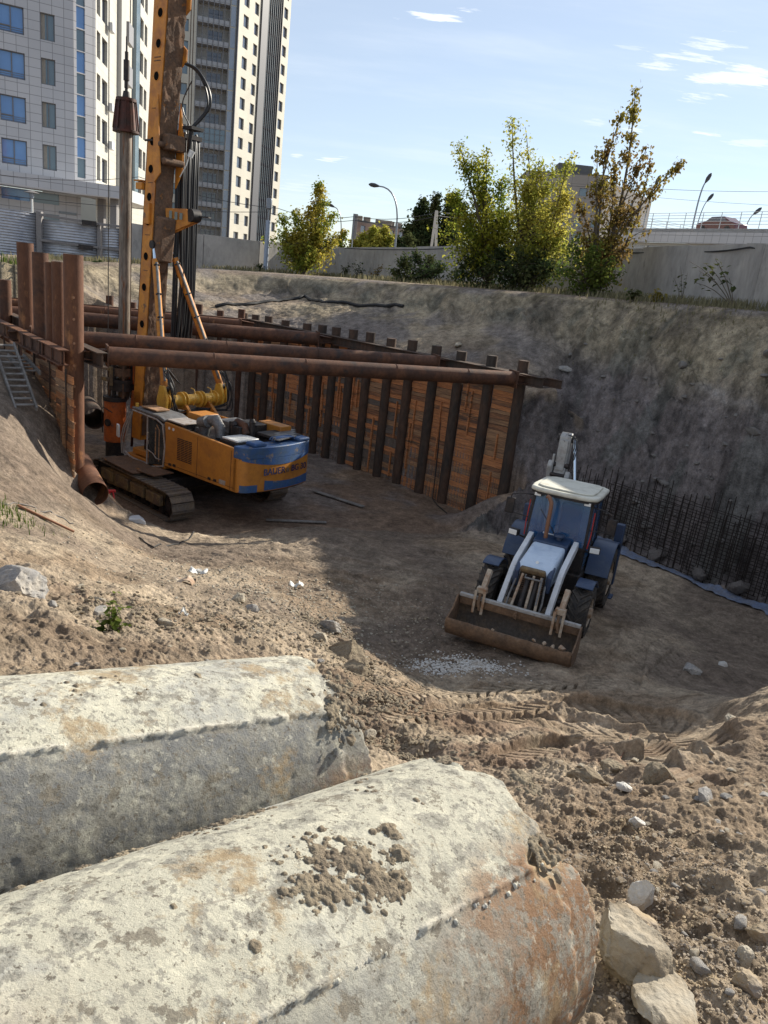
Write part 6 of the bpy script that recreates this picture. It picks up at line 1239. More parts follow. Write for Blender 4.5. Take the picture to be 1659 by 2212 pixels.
# ------------------------------------------------------------------ concrete fence
mat('fence_concrete', (.40, .375, .345), .9, var=.15, vscale=.9, col2=(.30, .285, .265), c2=.52, c2w=.12, bump=.3, bscale=14, col3=(.25, .24, .23), c3=.62, s3=1.1, stretch=(1, 1, .55))
FP = [(1900, 548, 26.5, .35, 2.75), (1659, 529, 31.6, .0, 2.55), (1619, 526, 33.5, .0, 2.62), (1313, 538, 44.5, .2, 2.55), (1000, 532, 54.5, -.3, 2.0), (733, 535, 63.6, -.8, 1.62), (620, 523, 62.0, -1.2, 1.5), (560, 522, 60, -1.25, 1.32), (440, 506, 58.5, -1.3, 1.25), (262, 478, 58, -1.5, .9)]
fpts = [Vector((16.3, 8, .9)), Vector((15.4, 16, 1.5)), Vector((14.3, 22.4, 1.8))]  # unseen run past the right edge, added to shade the floor
for px, py, d, zb, zt in FP: r = ray(px, 600); q = ray(px, py); fpts.append(Vector((q.x*d, q.y*d, q.z*d)))
pan = 0
for i in range(len(fpts)-1):
    a, b = fpts[i], fpts[i+1]; L = math.hypot(b.x-a.x, b.y-a.y); n = max(1, round(L/3.9))
    for k in range(n):
        p, q = a.lerp(b, k/n), a.lerp(b, (k+1)/n); d = (q-p); d.z = 0; d.normalize(); p2, q2 = p+d*.012, q-d*.012; j = .07*(((pan*7) % 5)/5-.4); zb = min(p.z, q.z)-4.2
        mb = MB(); nn = Vector((-d.y, d.x, 0))*.09; mb.prism([p2-nn+Vector((0, 0, j*1.5)), q2-nn+Vector((0, 0, j*.3)), Vector((q2.x, q2.y, zb))-nn, Vector((p2.x, p2.y, zb))-nn], nn*2); mb.prism([p2-nn*1.12+Vector((0, 0, j-.02)), p2+d*.07-nn*1.12+Vector((0, 0, j-.02)), Vector((p2.x, p2.y, zb))+d*.07-nn*1.12, Vector((p2.x, p2.y, zb))-nn*1.12], nn*.1)
        o = mb.build('concrete_fence_panel', 'fence_concrete', bevel=.02)
        pos = ['in the run past the right edge, added for its shadow', 'right of the leafy trees', 'behind the leafy trees', 'left of the leafy trees', 'near the left bush', 'behind the left bush', 'left of the pale lamp post', 'beside the hose bundle', 'behind the mast'][max(0, min(i-3, 8))]
        tag(o, 'tall grey concrete fence slab '+pos+(' with its neighbours' if n > 1 else ''), 'fence panel', 'concrete fence slabs'); pan += 1
# cables slung along the fence
def span(pts, r, m, label, cat='cable', sag=.0):
    Q = []
    for i in range(len(pts)-1):
        for k in range(8): t = k/8; p = Vector(pts[i]).lerp(Vector(pts[i+1]), t); p.z -= sag*4*t*(1-t); Q.append(p)
    Q.append(Vector(pts[-1])); mb = MB(); mb.tube(Q, r, 5); return tag(mb.build('overhead_wire' if cat == 'wire' else 'cable', m), label, cat)
span([fpts[3]+Vector((-.3, -.3, -.12)), atd(1619, 534, 33.0), atd(1460, 540, 38.3), atd(1313, 541, 43.8), atd(1000, 535, 53.8), atd(745, 536, 62.5)], .035, 'black_rubber', 'black cable slung along the top of the concrete fence', sag=.12)
# ------------------------------------------------------------------ corrugated metal fence and gate, left
mat('sheet_metal', (.46, .47, .50), .35, .55, var=.15, vscale=.8, col2=(.36, .37, .41), c2=.55, spec=.6)
mat('gate_frame', (.22, .205, .20), .7, .2, var=.2, vscale=3)
def corrug(p0, p1, h0, h1, n, name='sheet_panel', par=None):
    d = Vector(p1)-Vector(p0); dx = Vector((d.x, d.y, 0)).normalized(); nn = Vector((dx.y, -dx.x, 0)); nn = nn if nn.y < 0 else -nn; mb = MB(); V = []; m = n*8
    for i in range(m+1):
        t = i/m; w = .035*math.cos(2*math.pi*i/8); w = max(-.022, min(.022, w))
        for q in (0, 1): base = (Vector(p0), Vector(p1))[q]; h = (h0, h1)[q]; V.append(base+Vector((0, 0, h*t))+nn*w)
    mb.add(V, [(2*i, 2*i+1, 2*i+3, 2*i+2) for i in range(m)]); o = mb.build(name, 'sheet_metal', par, smooth=50); md = o.modifiers.new('t', 'SOLIDIFY'); md.thickness = .008; return o
zb = -1.75
g0, g1, g2, g3 = [atd(px, 520, 57.5) for px in (-60, 84, 214, 262)]
for v in (g0, g1, g2, g3): v.z = 0
def ztop(px, py, d=57.5): return atd(px, py, d).z
t0, t1, t2, t3 = ztop(-60, 440), ztop(84, 461), ztop(214, 482), ztop(262, 488)
o = corrug((g0.x, g0.y, zb), (g1.x, g1.y, zb), t0-zb, t1-zb, 18, 'metal_fence'); tag(o, 'grey corrugated metal fence section at the left edge', 'metal fence')
gt = thing('metal_gate', 'pale corrugated metal gate in a dark frame behind the tall rusty piles', 'gate', (g1.x, g1.y, zb)); G = lambda v, z: (v.x-g1.x, v.y-g1.y, z-zb)
corrug(G(g1.lerp(g2, .04), zb+.15), G(g2, zb+.15), t1-zb-.45, t2-zb-.3, 15, 'sheet_panel', gt); corrug(G(g2.lerp(g3, .15), zb+.15), G(g3, zb+.15), t2-zb-.4, t3-zb-.3, 15, 'sheet_panel', gt)
def gb(a, b, w, n): mb = MB(); mb.beam(a, b, w, w); mb.build(n, 'gate_frame', gt, bevel=.01)
gb(G(g1.lerp(g2, .02), zb), G(g1.lerp(g2, .02), t1+.12), .34, 'gate_post'); gb(G(g2, zb), G(g2, t2+.02), .2, 'gate_post'); gb(G(g3, zb), G(g3, t3), .2, 'gate_post')
for f, w in ((.98, .16), (.47, .16)): gb(G(g1+Vector((.1, -.12, 0)), zb+(t1-zb)*f), G(g2+Vector((0, -.12, 0)), zb+(t2-zb)*f), w, 'gate_rail'); gb(G(g2+Vector((0, -.1, 0)), zb+(t2-zb)*f), G(g3+Vector((0, -.1, 0)), zb+(t3-zb)*f), w, 'gate_rail')
for f, q in ((.93, .86), (.42, .8)): mb = MB(); c = g1.lerp(g2, q); mb.box(G(c+Vector((0, -.25, 0)), zb+(t1-zb)*f-.1*0), (.9, .12, .3), rz=.35); mb.build('lock_box', 'dark_metal', gt)
# ------------------------------------------------------------------ buildings
def tiles(name, c1, c2, joint, w, h, rough=.6, js=.012, var=.06):
    m = bpy.data.materials.new(name); m.use_nodes = True; N = m.node_tree.nodes; L = m.node_tree.links; b = N['Principled BSDF']; b.inputs['Roughness'].default_value = rough
    uv = N.new('ShaderNodeUVMap'); br = N.new('ShaderNodeTexBrick'); br.offset = 0; br.inputs['Scale'].default_value = 1; br.inputs['Brick Width'].default_value = w; br.inputs['Row Height'].default_value = h; br.inputs['Mortar Size'].default_value = js; br.inputs['Mortar Smooth'].default_value = .2
    br.inputs['Color1'].default_value = (*c1, 1); br.inputs['Color2'].default_value = (*c2, 1); br.inputs['Mortar'].default_value = (*joint, 1); L.new(uv.outputs[0], br.inputs[0])
    n = N.new('ShaderNodeTexNoise'); n.inputs['Scale'].default_value = .25; n.inputs['Detail'].default_value = 6; L.new(uv.outputs[0], n.inputs['Vector'])
    mr = N.new('ShaderNodeMapRange'); mr.inputs[1].default_value = .3; mr.inputs[2].default_value = .7; mr.inputs[3].default_value = 1-var; mr.inputs[4].default_value = 1+var; L.new(n.outputs['Fac'], mr.inputs[0])
    hs = N.new('ShaderNodeHueSaturation'); L.new(br.outputs['Color'], hs.inputs['Color']); L.new(mr.outputs[0], hs.inputs['Value']); L.new(hs.outputs[0], b.inputs['Base Color']); MATS[name] = m
tiles('tile_grey', (.50, .49, .50), (.46, .455, .47), (.22, .215, .22), .82, .62, .45, .022)
tiles('tile_cream', (.50, .475, .41), (.47, .445, .385), (.31, .29, .26), .9, .62, .5, .016)
tiles('panel_cream', (.50, .47, .395), (.48, .455, .385), (.38, .36, .31), 30, 3.0, .75, .03, .10)
tiles('panel_dim', (.60, .59, .55), (.58, .575, .54), (.40, .39, .37), 30, 3.0, .75, .03)
tiles('panel_dark', (.075, .082, .10), (.07, .075, .095), (.05, .05, .06), .9, 1.5, .5, .02)
tiles('brick_far', (.24, .17, .14), (.21, .155, .13), (.25, .22, .19), 2.4, 2.7, .9, .03)
tiles('apt_grey', (.30, .275, .25), (.28, .255, .23), (.19, .175, .16), 3.2, 2.7, .9, .05)
def glassmat(name, c, rough=.08, c2=None):
    m = bpy.data.materials.new(name); m.use_nodes = True; N = m.node_tree.nodes; L = m.node_tree.links; b = N['Principled BSDF']; b.inputs['Roughness'].default_value = rough; b.inputs['Specular IOR Level'].default_value = .9
    oi = N.new('ShaderNodeTexCoord'); n = N.new('ShaderNodeTexNoise'); n.inputs['Scale'].default_value = .6; L.new(oi.outputs['Object'], n.inputs['Vector'])
    mx = N.new('ShaderNodeMix'); mx.data_type = 'RGBA'; mx.inputs['A'].default_value = (*c, 1); mx.inputs['B'].default_value = (*(c2 or [v*1.8 for v in c]), 1); L.new(n.outputs['Fac'], mx.inputs['Factor']); L.new(mx.outputs['Result'], b.inputs['Base Color']); MATS[name] = m
glassmat('glass_sky_blue', (.06, .17, .42), .06, (.14, .30, .58)); glassmat('glass_dark', (.05, .06, .085), .08); glassmat('glass_pale', (.16, .20, .27), .12, (.28, .32, .38)); glassmat('glass_sky2', (.16, .28, .46), .08, (.26, .38, .52)); glassmat('glass_navy', (.03, .08, .26), .06, (.07, .16, .36)); glassmat('glass_teal', (.08, .13, .17), .1, (.13, .19, .23))  # blue of the office panes stands in for reflected sky
mat('curtain', (.30, .27, .23), .9, var=.25, vscale=3, stretch=(4, 4, .3)); mat('window_frame', (.16, .16, .17), .5, var=.1); mat('white_metal', (.55, .55, .55), .4, var=.08); mat('roof_felt', (.12, .12, .12), .9); mat('red_car', (.09, .01, .012), .25, var=.05, spec=.7)
mat('balcony_slab', (.33, .34, .36), .7, var=.12, vscale=2)
def facade(name, m, par, p0, p1, z0, z1, holes, depth=.22, thick=None, off=0.):
    """wall with real openings between plan points p0 and p1; holes: (u0,u1,z0,z1) in metres along the wall"""
    p0, p1 = Vector((p0[0], p0[1], 0)), Vector((p1[0], p1[1], 0)); d = (p1-p0); L = d.length; d.normalize(); n = Vector((d.y, -d.x, 0)); n = n if n.dot(-p0) > 0 else -n
    us = sorted({0., L} | {max(0, min(L, h[k])) for h in holes for k in (0, 1)}); zs_ = sorted({z0, z1} | {max(z0, min(z1, h[k])) for h in holes for k in (2, 3)})
    V = []; Fc = []; uvs = []
    def quad(a, b, c, e, ua, ub, uc, ue): o = len(V); V.extend([a, b, c, e]); Fc.append((o, o+1, o+2, o+3)); uvs.extend([ua, ub, uc, ue])
    P = lambda u, z, w=0.: p0+d*u+n*(off-w)+Vector((0, 0, z))
    for i in range(len(us)-1):
        for j in range(len(zs_)-1):
            uc, zc = (us[i]+us[i+1])/2, (zs_[j]+zs_[j+1])/2
            if any(h[0] < uc < h[1] and h[2] < zc < h[3] for h in holes): continue
            a, b, c, e = us[i], us[i+1], zs_[j], zs_[j+1]; quad(P(a, c), P(b, c), P(b, e), P(a, e), (a, c), (b, c), (b, e), (a, e))
    for u0, u1, za, zb_ in holes:
        for (a, b) in (((u0, za), (u1, za)), ((u1, za), (u1, zb_)), ((u1, zb_), (u0, zb_)), ((u0, zb_), (u0, za))):
            quad(P(*a), P(*b), P(b[0], b[1], depth), P(a[0], a[1], depth), a, b, b, a)
    me = bpy.data.meshes.new(name); me.from_pydata([tuple(v) for v in V], [], Fc); ul = me.uv_layers.new(name='UVMap'); ul.data.foreach_set('uv', np.array(uvs, float).ravel()); me.materials.append(MATS[m]); me.update()
    o = bpy.data.objects.new(name, me); COL.objects.link(o); o.parent = par; return P, L, d, n
def window(par, P, d, n, u0, u1, za, zb_, depth, glass, style=0, fr='window_frame', rnd=None):
    mb = MB(); w = .06; dz = depth-.04
    def bar(a, b, ww=.07): mb.beam(P(a[0], a[1], dz), P(b[0], b[1], dz), ww, ww, tuple(n))
    bar((u0, za+w/2), (u1, za+w/2)); bar((u0, zb_-w/2), (u1, zb_-w/2)); bar((u0+w/2, za), (u0+w/2, zb_)); bar((u1-w/2, za), (u1-w/2, zb_))
    if style >= 1: bar(((u0+u1)/2, za), ((u0+u1)/2, zb_))
    if style == 2: bar((u0, za+.45), ((u0+u1)/2, za+.45)); [bar((u0, za+.12+.14*k), (u1, za+.12+.14*k), .025) for k in range(3)]
    o = mb.build('window', fr, par, smooth=0)
    mb = MB(); mb.prism([P(u0, za, depth), P(u1, za, depth), P(u1, zb_, depth), P(u0, zb_, depth)], n*-.02); mb.build('pane', glass, o, smooth=0)
    if style == 3 or style == 4:
        mb = MB(); k = (u0+u1)/2+(.1 if style == 3 else -.1); e = u1 if style == 3 else u0; mb.prism([P(min(k, e)+.07, za+.05, depth-.012), P(max(k, e)-.07, za+.05, depth-.012), P(max(k, e)-.07, zb_-.05, depth-.012), P(min(k, e)+.07, zb_-.05, depth-.012)], n*.003); mb.build('curtain', 'curtain', o, smooth=0)
    return o
def uo(px, py, a, b):      # metres along plan line a-b where the sight line crosses it
    x, y, z = on_line(px, py, a, b); return math.hypot(x-a[0], y-a[1])*(1 if (x-a[0])*(b[0]-a[0])+(y-a[1])*(b[1]-a[1]) > 0 else -1)
A0, A1 = (-52.6, 50.1), (-27.3, 65.0); A2 = (-26.2, 66.5); A3 = (-31.6, 100.)
bA = thing('office_block', 'grey tiled office and flat block with blue windows at the left edge', 'building', (0, 0, 0))
rows = [6.6-1.75+2.97*k for k in range(9)]    # sills
holes = []; wl = []
u = [uo(px, 300, A0, A1) for px in (2.5, 58, 92, 122)]
for k, zs0 in enumerate(rows):
    for (ua, ub, st) in ((u[0], u[1], 2), (u[2], u[3], 3), (u[0]-7.2, u[0]-4.8, 2), (u[0]-3.6, u[0]-2.3, 1)): holes.append((ua, ub, zs0, zs0+1.78)); wl.append((ua, ub, zs0, zs0+1.78, st))
P, L, d, n = facade('front_wall', 'tile_grey', bA, A0, A1, 3.9, 34, holes)
for i, (ua, ub, za, zb_, st) in enumerate(wl): window(bA, P, d, n, ua, ub, za, zb_, .22, ['glass_sky_blue', 'glass_sky2', 'glass_sky_blue', 'glass_navy'][(i*7) % 4] if st == 2 else ['glass_dark', 'glass_teal'][(i*3) % 2], st if st != 3 else 3+(i % 2))
# corner with glass strip
q = lambda px: uo(px, 300, A1, A2)
Lc = math.hypot(A2[0]-A1[0], A2[1]-A1[1]); ua, ub = .25, Lc*.52
ch = []; 
for k in range(19): z = 4.6+1.5*k; ch.append((ua, ub, z+.04, z+1.46))
P, L, d, n = facade('corner_wall', 'tile_grey', bA, A1, A2, 3.9, 34, ch, .12)
for k, (a, b, za, zb_) in enumerate(ch): mb = MB(); mb.prism([P(a, za, .12), P(b, za, .12), P(b, zb_, .12), P(a, zb_, .12)], n*-.02); mb.build('glass_panel', 'glass_sky_blue' if k % 2 else 'glass_teal', bA, smooth=0)
# sunlit side
srows = [rows[0]+.0+2.97*k for k in range(-1, 9)]; holes = []; wl = []
for px, w, st in ((213, 1.2, 0), (226, 2.0, 1), (303, 2.2, 1), (312, 1.6, 1)):
    u0 = uo(px, 300, A2, A3)
    for zs0 in srows:
        if zs0 < 4: continue
        holes.append((u0-w/2, u0+w/2, zs0-.1, zs0+1.75)); wl.append((u0-w/2, u0+w/2, zs0-.1, zs0+1.75, st))
P, L, d, n = facade('side_wall', 'tile_cream', bA, A2, A3, -1.5, 34, holes, .3)
for (ua, ub, za, zb_, st) in wl: window(bA, P, d, n, ua, ub, za, zb_, .3, 'glass_dark', st)
for (pa, pb, m) in ((252, 262, 'panel_dim'), (284, 292, 'glass_teal')):
    a, b = uo(pa, 300, A2, A3), uo(pb, 300, A2, A3); mb = MB(); mb.prism([P(a, 4, -.01), P(b, 4, -.01), P(b, 34, -.01), P(a, 34, -.01)], n*.35); mb.build('pilaster', m, bA, smooth=0)
for (px, z) in ((231, 16.6), (231, 10.7), (231, 7.8)): 
    a = uo(px, 300, A2, A3); t = MB(); t.box(P(a, z+.0, -.35), (.35, 1.0, .62), rz=math.atan2(d.y, d.x)-math.pi/2); t.build('air_conditioner', 'white_metal', bA, bevel=.03)
for (px, z) in ((268, 14.6), (268, 11.6), (269, 18.0)): a = uo(px, 300, A2, A3); mb = MB(); mb.box(P(a, z, -.35), (.35, 2.2, 1.6), rz=math.atan2(d.y, d.x)-math.pi/2); mb.build('balcony', 'tile_grey', bA)
mb = MB(); mb.prism([(-52.6, 50.3, 33.9), (-27.5, 65.1, 33.9), (-26.4, 66.6, 33.9), (-31.8, 100, 33.9), (-60, 100, 33.9)], (0, 0, .4)); mb.build('roof', 'roof_felt', bA)
# canopy and ground floor
cz1 = 4.12; cz0 = 3.25; cp = [(-53.8, 48.0), (-26.6, 63.0), (-22.6, 62.6), (-23.6, 76.0), (-27.5, 76.0), (-26.6, 66.4), (-27.6, 65.3), (-53, 50.5)]
mb = MB(); mb.prism([(x, y, cz0) for x, y in cp], (0, 0, cz1-cz0)); mb.build('canopy', 'white_metal', bA)
def band_wall(name, m, z0, z1, off, nn_=0): return facade(name, m, bA, (-53.8, 48.0), (-22.6, 62.8) if False else (-26.6, 63.9), z0, z1, [], .1, off=off)
facade('canopy_fascia', 'tile_grey', bA, (-53.9, 47.9), (-22.5, 62.5+.05), cz0+.01, cz1-.01, [], .1, off=.25)
P, L, d, n = facade('ground_floor_wall', 'tile_grey', bA, A0, (-26.9, 65.2), -1.5, 3.2, [(1+2.1*k, 1+2.1*k+2.0, z0, z1) for k in range(13) for z0, z1 in ((2.35, 3.15), (-.4, 1.62))], .12)
for k in range(13):
    for z0, z1 in ((2.35, 3.15), (-.4, 1.62)): mb = MB(); a = 1+2.1*k; mb.prism([P(a, z0, .12), P(a+2., z0, .12), P(a+2., z1, .12), P(a, z1, .12)], n*-.02); mb.build('shop_window', 'glass_sky_blue' if k % 3 else 'glass_teal', bA, smooth=0)
mb = MB(); mb.box(P(L-1.0, 1.85, -.05), (1.3, .08, .16), rz=math.atan2(d.y, d.x)); mb.build('name_plate', 'glass_dark', bA)
for x, y in ((-23.6, 63.6), (-25.3, 65.4)): mb = MB(); mb.box((x, y, .9), (.5, .5, 4.8)); mb.build('canopy_column', 'gate_frame', bA)
# high tower
T0, T1, T2 = (-60, 130.5), (-31.8, 138.4), (-27.0, 158.7)
bT = thing('apartment_tower', 'tall cream apartment tower with glazed balconies behind the drilling rig mast', 'building', (0, 0, 0)); holes = []; wl = []
for px, w in ((388, 1.8), (330, 1.8), (355, 1.6)):
    u0 = uo(px, 300, T0, T1)
    for k in range(-2, 17): z = 7.5-1.7+3.0*k; holes.append((u0-w/2, u0+w/2, z, z+1.7)); wl.append((u0-w/2, u0+w/2, z, z+1.7, 1))
u0, u1 = uo(413, 450, T0, T1), uo(479, 450, T0, T1); holes.append((u0, u1, 1.2, 60.))
P, L, d, n = facade('west_wall', 'panel_cream', bT, T0, T1, -1.5, 60, holes, .25)
for (ua, ub, za, zb_, st) in wl:
    if za < 45: window(bT, P, d, n, ua, ub, za, zb_, .25, 'glass_teal', st)
mb = MB(); mb.prism([P(u0, 1.2, 1.8), P(u1, 1.2, 1.8), P(u1, 60, 1.8), P(u0, 60, 1.8)], n*-.1); mb.build('loggia_back_wall', 'panel_dim', bT)
for k in range(17):
    z = 1.5+3.0*k; mb = MB(); mb.prism([P(u0, z, .05), P(u1, z, .05), P(u1, z, 1.8), P(u0, z, 1.8)], (0, 0, .22)); mb.prism([P(u0, z+.2, .0), P(u1, z+.2, .0), P(u1, z+.2, .05), P(u0, z+.2, .05)], (0, 0, .55)); b_ = mb.build('balcony', 'balcony_slab', bT, smooth=0)
    mb = MB(); uc = (u0+u1)/2+.3; mb.prism([P(uc-1.1, z+.3, 1.75), P(uc+1.1, z+.3, 1.75), P(uc+1.1, z+2.4, 1.75), P(uc-1.1, z+2.4, 1.75)], n*.05); mb.build('balcony_door', 'glass_dark', b_, smooth=0)
    if k in (13, 5): mb = MB(); mb.prism([P(u0, z+.75, .02), P(u1, z+.75, .02), P(u1, z+2.95, .02), P(u0, z+2.95, .02)], n*-.02); mb.build('balcony_glazing', 'glass_teal', b_, smooth=0)
    mb = MB(); mb.beam(P(u0, z+1.15, -.02), P(u1, z+1.15, -.02), .05, .05); mb.beam(P(u0, z+2.2, -.02), P(u1, z+2.2, -.02), .05, .05); mb.build('balcony_rail', 'window_frame', b_, smooth=0)
for i in range(7): mb = MB(); a = u0+(u1-u0)*i/6; mb.beam(P(a, 1.2, -.04), P(a, 60, -.04), .09, .09); mb.build('mullion', 'window_frame', bT, smooth=0)
ue = uo(491, 450, T0, T1)
for k in range(17): z = 1.5+3.0*k; mb = MB(); mb.prism([P(u1+.15, z+.1, -.02), P(ue, z+.1, -.02), P(ue, z+2.9, -.02), P(u1+.15, z+2.9, -.02)], n*.05); mb.build('glass_panel', 'glass_pale', bT, smooth=0)
mb = MB(); mb.beam(P(ue+.3, 0, -.1), P(ue+.3, 60, -.1), .35, .35); mb.build('corner_post', 'panel_dark', bT, smooth=0)
holes = []; wl = []
for px, w, hh in ((512, 1.9, 1.75), (533, 1.6, 1.7), (592, 1.8, 1.7)):
    u0 = uo(px, 450, T1, T2)
    for k in range(-2, 16): z = 7.1-1.7+3.0*k; holes.append((u0-w/2, u0+w/2, z, z+hh)); wl.append((u0-w/2, u0+w/2, z, z+hh, 0))
ga, gb_ = uo(555, 450, T1, T2), uo(583, 450, T1, T2); holes.append((ga, gb_, 0, 59.9))
P, L, d, n = facade('east_wall', 'panel_cream', bT, T1, T2, -1.5, 60, holes, .3)
for (ua, ub, za, zb_, st) in wl:
    if za < 45: window(bT, P, d, n, ua, ub, za, zb_, .3, 'glass_dark', st)
a, b = uo(541, 450, T1, T2), uo(554, 450, T1, T2); mb = MB(); mb.prism([P(a, 0, -.01), P(b, 0, -.01), P(b, 60, -.01), P(a, 60, -.01)], n*.25); mb.build('dark_strip', 'panel_dark', bT, smooth=0)
a, b = uo(498, 450, T1, T2), uo(503, 450, T1, T2)
mb = MB(); mb.prism([P(ga, 0, .3), P(gb_, 0, .3), P(gb_, 60, .3), P(ga, 60, .3)], n*-.05); mb.build('stair_glazing', 'glass_teal', bT, smooth=0)
for k in range(19): mb = MB(); z = 1.5+3.*k; mb.beam(P(ga, z, .27), P(gb_, z, .27), .10, .35); mb.build('spandrel', 'glass_pale', bT, smooth=0)
for i in range(8): mb = MB(); a = ga+(gb_-ga)*i/7; mb.beam(P(a, 0, -.12), P(a, 60, -.12), .28, .10, tuple(d)); mb.build('fin', 'panel_dark', bT, smooth=0)
mb = MB(); mb.prism([(-60, 130.6, 59.8), (-31.9, 138.5, 59.8), (-27.1, 158.7, 59.8), (-60, 158, 59.8)], (0, 0, .5)); mb.build('roof', 'roof_felt', bT)
facade('rear_wall', 'panel_cream', bT, T2, (-60, 158), -1.5, 60, [])
# far flats and brick block
bG = thing('grey_flats', 'grey panel block of flats half hidden behind the leafy trees', 'building'); G0, G1, G2 = atd(1118, 500, 175), atd(1292, 500, 172), atd(1395, 500, 196)
zt = atd(1150, 372, 175).z; holes = []; gl = math.hypot(G1.x-G0.x, G1.y-G0.y)
for i in range(5):
    for k in range(7): holes.append((1.2+3.4*i, 2.8+3.4*i, 2+2.9*k, 3.5+2.9*k))
P, L, d, n = facade('front_wall', 'apt_grey', bG, (G0.x, G0.y), (G1.x, G1.y), -1.5, zt, [h for h in holes if h[1] < gl and h[3] < zt])
for h in holes:
    if h[1] < gl and h[3] < zt: window(bG, P, d, n, *h, .2, 'glass_teal')
P, L, d, n = facade('side_wall', 'apt_grey', bG, (G1.x, G1.y), (G2.x, G2.y), -1.5, zt-.8, [(4+5*i, 5.5+5*i, 2+2.9*k, 3.5+2.9*k) for i in range(4) for k in range(7)])
for i in range(4):
    for k in range(7): window(bG, P, d, n, 4+5*i, 5.5+5*i, 2+2.9*k, 3.5+2.9*k, .2, 'glass_dark')
mb = MB(); mb.prism([(G0.x, G0.y, zt), (G1.x, G1.y, zt), (G1.x, G1.y+12, zt), (G0.x, G0.y+12, zt)], (0, 0, .3)); mb.build('roof', 'roof_felt', bG); mb = MB(); c = G0.lerp(G1, .62); mb.box((c.x, c.y+4, zt+1.1), (7, 4, 2.2)); mb.build('roof_hut', 'roof_felt', bG)
bB = thing('brick_flats', 'low reddish brick block far away between the two street lamps', 'building'); B0, B1 = atd(768, 500, 190), atd(905, 500, 205); zt = atd(800, 484, 195).z
P, L, d, n = facade('front_wall', 'brick_far', bB, (B0.x, B0.y), (B1.x, B1.y), -1.5, zt, [(1.5+3.2*i, 3.0+3.2*i, zt-2.2-2.9*k, zt-.7-2.9*k) for i in range(5) for k in range(3)])
for i in range(5):
    for k in range(3): window(bB, P, d, n, 1.5+3.2*i, 3.0+3.2*i, zt-2.2-2.9*k, zt-.7-2.9*k, .2, 'glass_pale')
mb = MB(); mb.prism([(B0.x, B0.y, zt), (B1.x, B1.y, zt), (B1.x, B1.y+14, zt), (B0.x, B0.y+14, zt)], (0, 0, .4)); rf = mb.build('roof', 'roof_felt', bB)
for s in (.0, .12, .38, .5, .62, .9): mb = MB(); c = B0.lerp(B1, s+.03); mb.box((c.x, c.y+1, zt+.8), (1.6 if s != .38 else 4, 1.6, 1.0)); mb.build('chimney', 'brick_far', rf)
# parking deck on the right
bP = thing('parking_deck', 'white rooftop parking deck with railings rising beyond the concrete fence at right', 'building'); K0, K1 = atd(1345, 500, 84), atd(1659, 500, 73); K2 = K1+(K1-K0)*1.3; zt = 6.75
zt = atd(1345, 497, 84).z; zt1 = atd(1659, 493, 73).z; zt = (zt+zt1)/2
P, L, d, n = facade('fascia', 'tile_grey', bP, (K0.x, K0.y), (K2.x, K2.y), zt-1.25, zt, [], .1, off=.6)
P2, L, d, n = facade('lower_wall', 'panel_dim', bP, (K0.x, K0.y), (K2.x, K2.y), -1.5, zt-1.2, [(.4+3.2*i, 3.4+3.2*i, zt-3.0, zt-1.45) for i in range(14) if 3.4+3.2*i < L], .1)
for i in range(14):
    if 3.4+3.2*i < L: mb = MB(); a = .4+3.2*i; mb.prism([P2(a, zt-3.0, .1), P2(a+3, zt-3.0, .1), P2(a+3, zt-1.45, .1), P2(a, zt-1.45, .1)], n*-.02); mb.build('window_band', 'glass_pale', bP, smooth=0)
mb = MB(); mb.prism([P(0, zt-.02, 0), P(L, zt-.02, 0), P(L, zt-.02, 30), P(0, zt-.02, 30)], (0, 0, -.3)); mb.build('deck_slab', 'white_metal', bP)
mb = MB()
for z in (.35, .6, .85, 1.1, 1.32): mb.beam(P(.2, zt+z, .1), P(L, zt+z, .1), .035 if z < 1.3 else .06, .035)
for z in (.35, .6, .85, 1.1, 1.32): mb.beam(P(.2, zt+z, .1), P(.2, zt+z, 14), .035 if z < 1.3 else .06, .035)
rl = mb.build('railing', 'white_metal', bP, smooth=0)
for i in range(24):
    a = .2+1.95*i
    if a < L: mb = MB(); mb.beam(P(a, zt, .1), P(a+.0, zt+1.32, .1), .05, .05); mb.build('railing_post', 'white_metal', rl, smooth=0)
for i in range(1, 7): mb = MB(); mb.beam(P(.2, zt, .1+2*i), P(.2, zt+1.32, .1+2*i), .05, .05); mb.build('railing_post', 'white_metal', rl, smooth=0)
# car on the deck
ua = uo(1497, 490, (K0.x, K0.y), (K1.x, K1.y)); c = P(ua, zt, 4.2); ca = thing('parked_car', 'dark red car parked on the roof deck behind the railing', 'car', c, math.atan2(d.y, d.x))
mb = MB(); mb.prism([(-2.15, -.85, .3), (-2.2, -.85, .75), (-1.9, -.85, .92), (-1.25, -.85, 1.02), (-.6, -.85, 1.42), (.75, -.85, 1.45), (1.5, -.85, 1.02), (2.1, -.85, .9), (2.2, -.85, .5), (2.15, -.85, .3)], (0, 1.7, 0)); mb.build('body', 'red_car', ca, bevel=.08, seg=3)
for s in (-1, 1): mb = MB(); mb.prism([(-1.05, s*.86, 1.02), (-.5, s*.86, 1.36), (.7, s*.86, 1.38), (1.25, s*.86, 1.02)], (0, s*.01, 0)); mb.build('side_window', 'glass_dark', ca)
for x in (-1.35, 1.35):
    for s in (-1, 1): mb = MB(); mb.cyl((x, s*.7, .32), (x, s*.88, .32), .32, n=24); mb.build('wheel', 'tyre', ca)
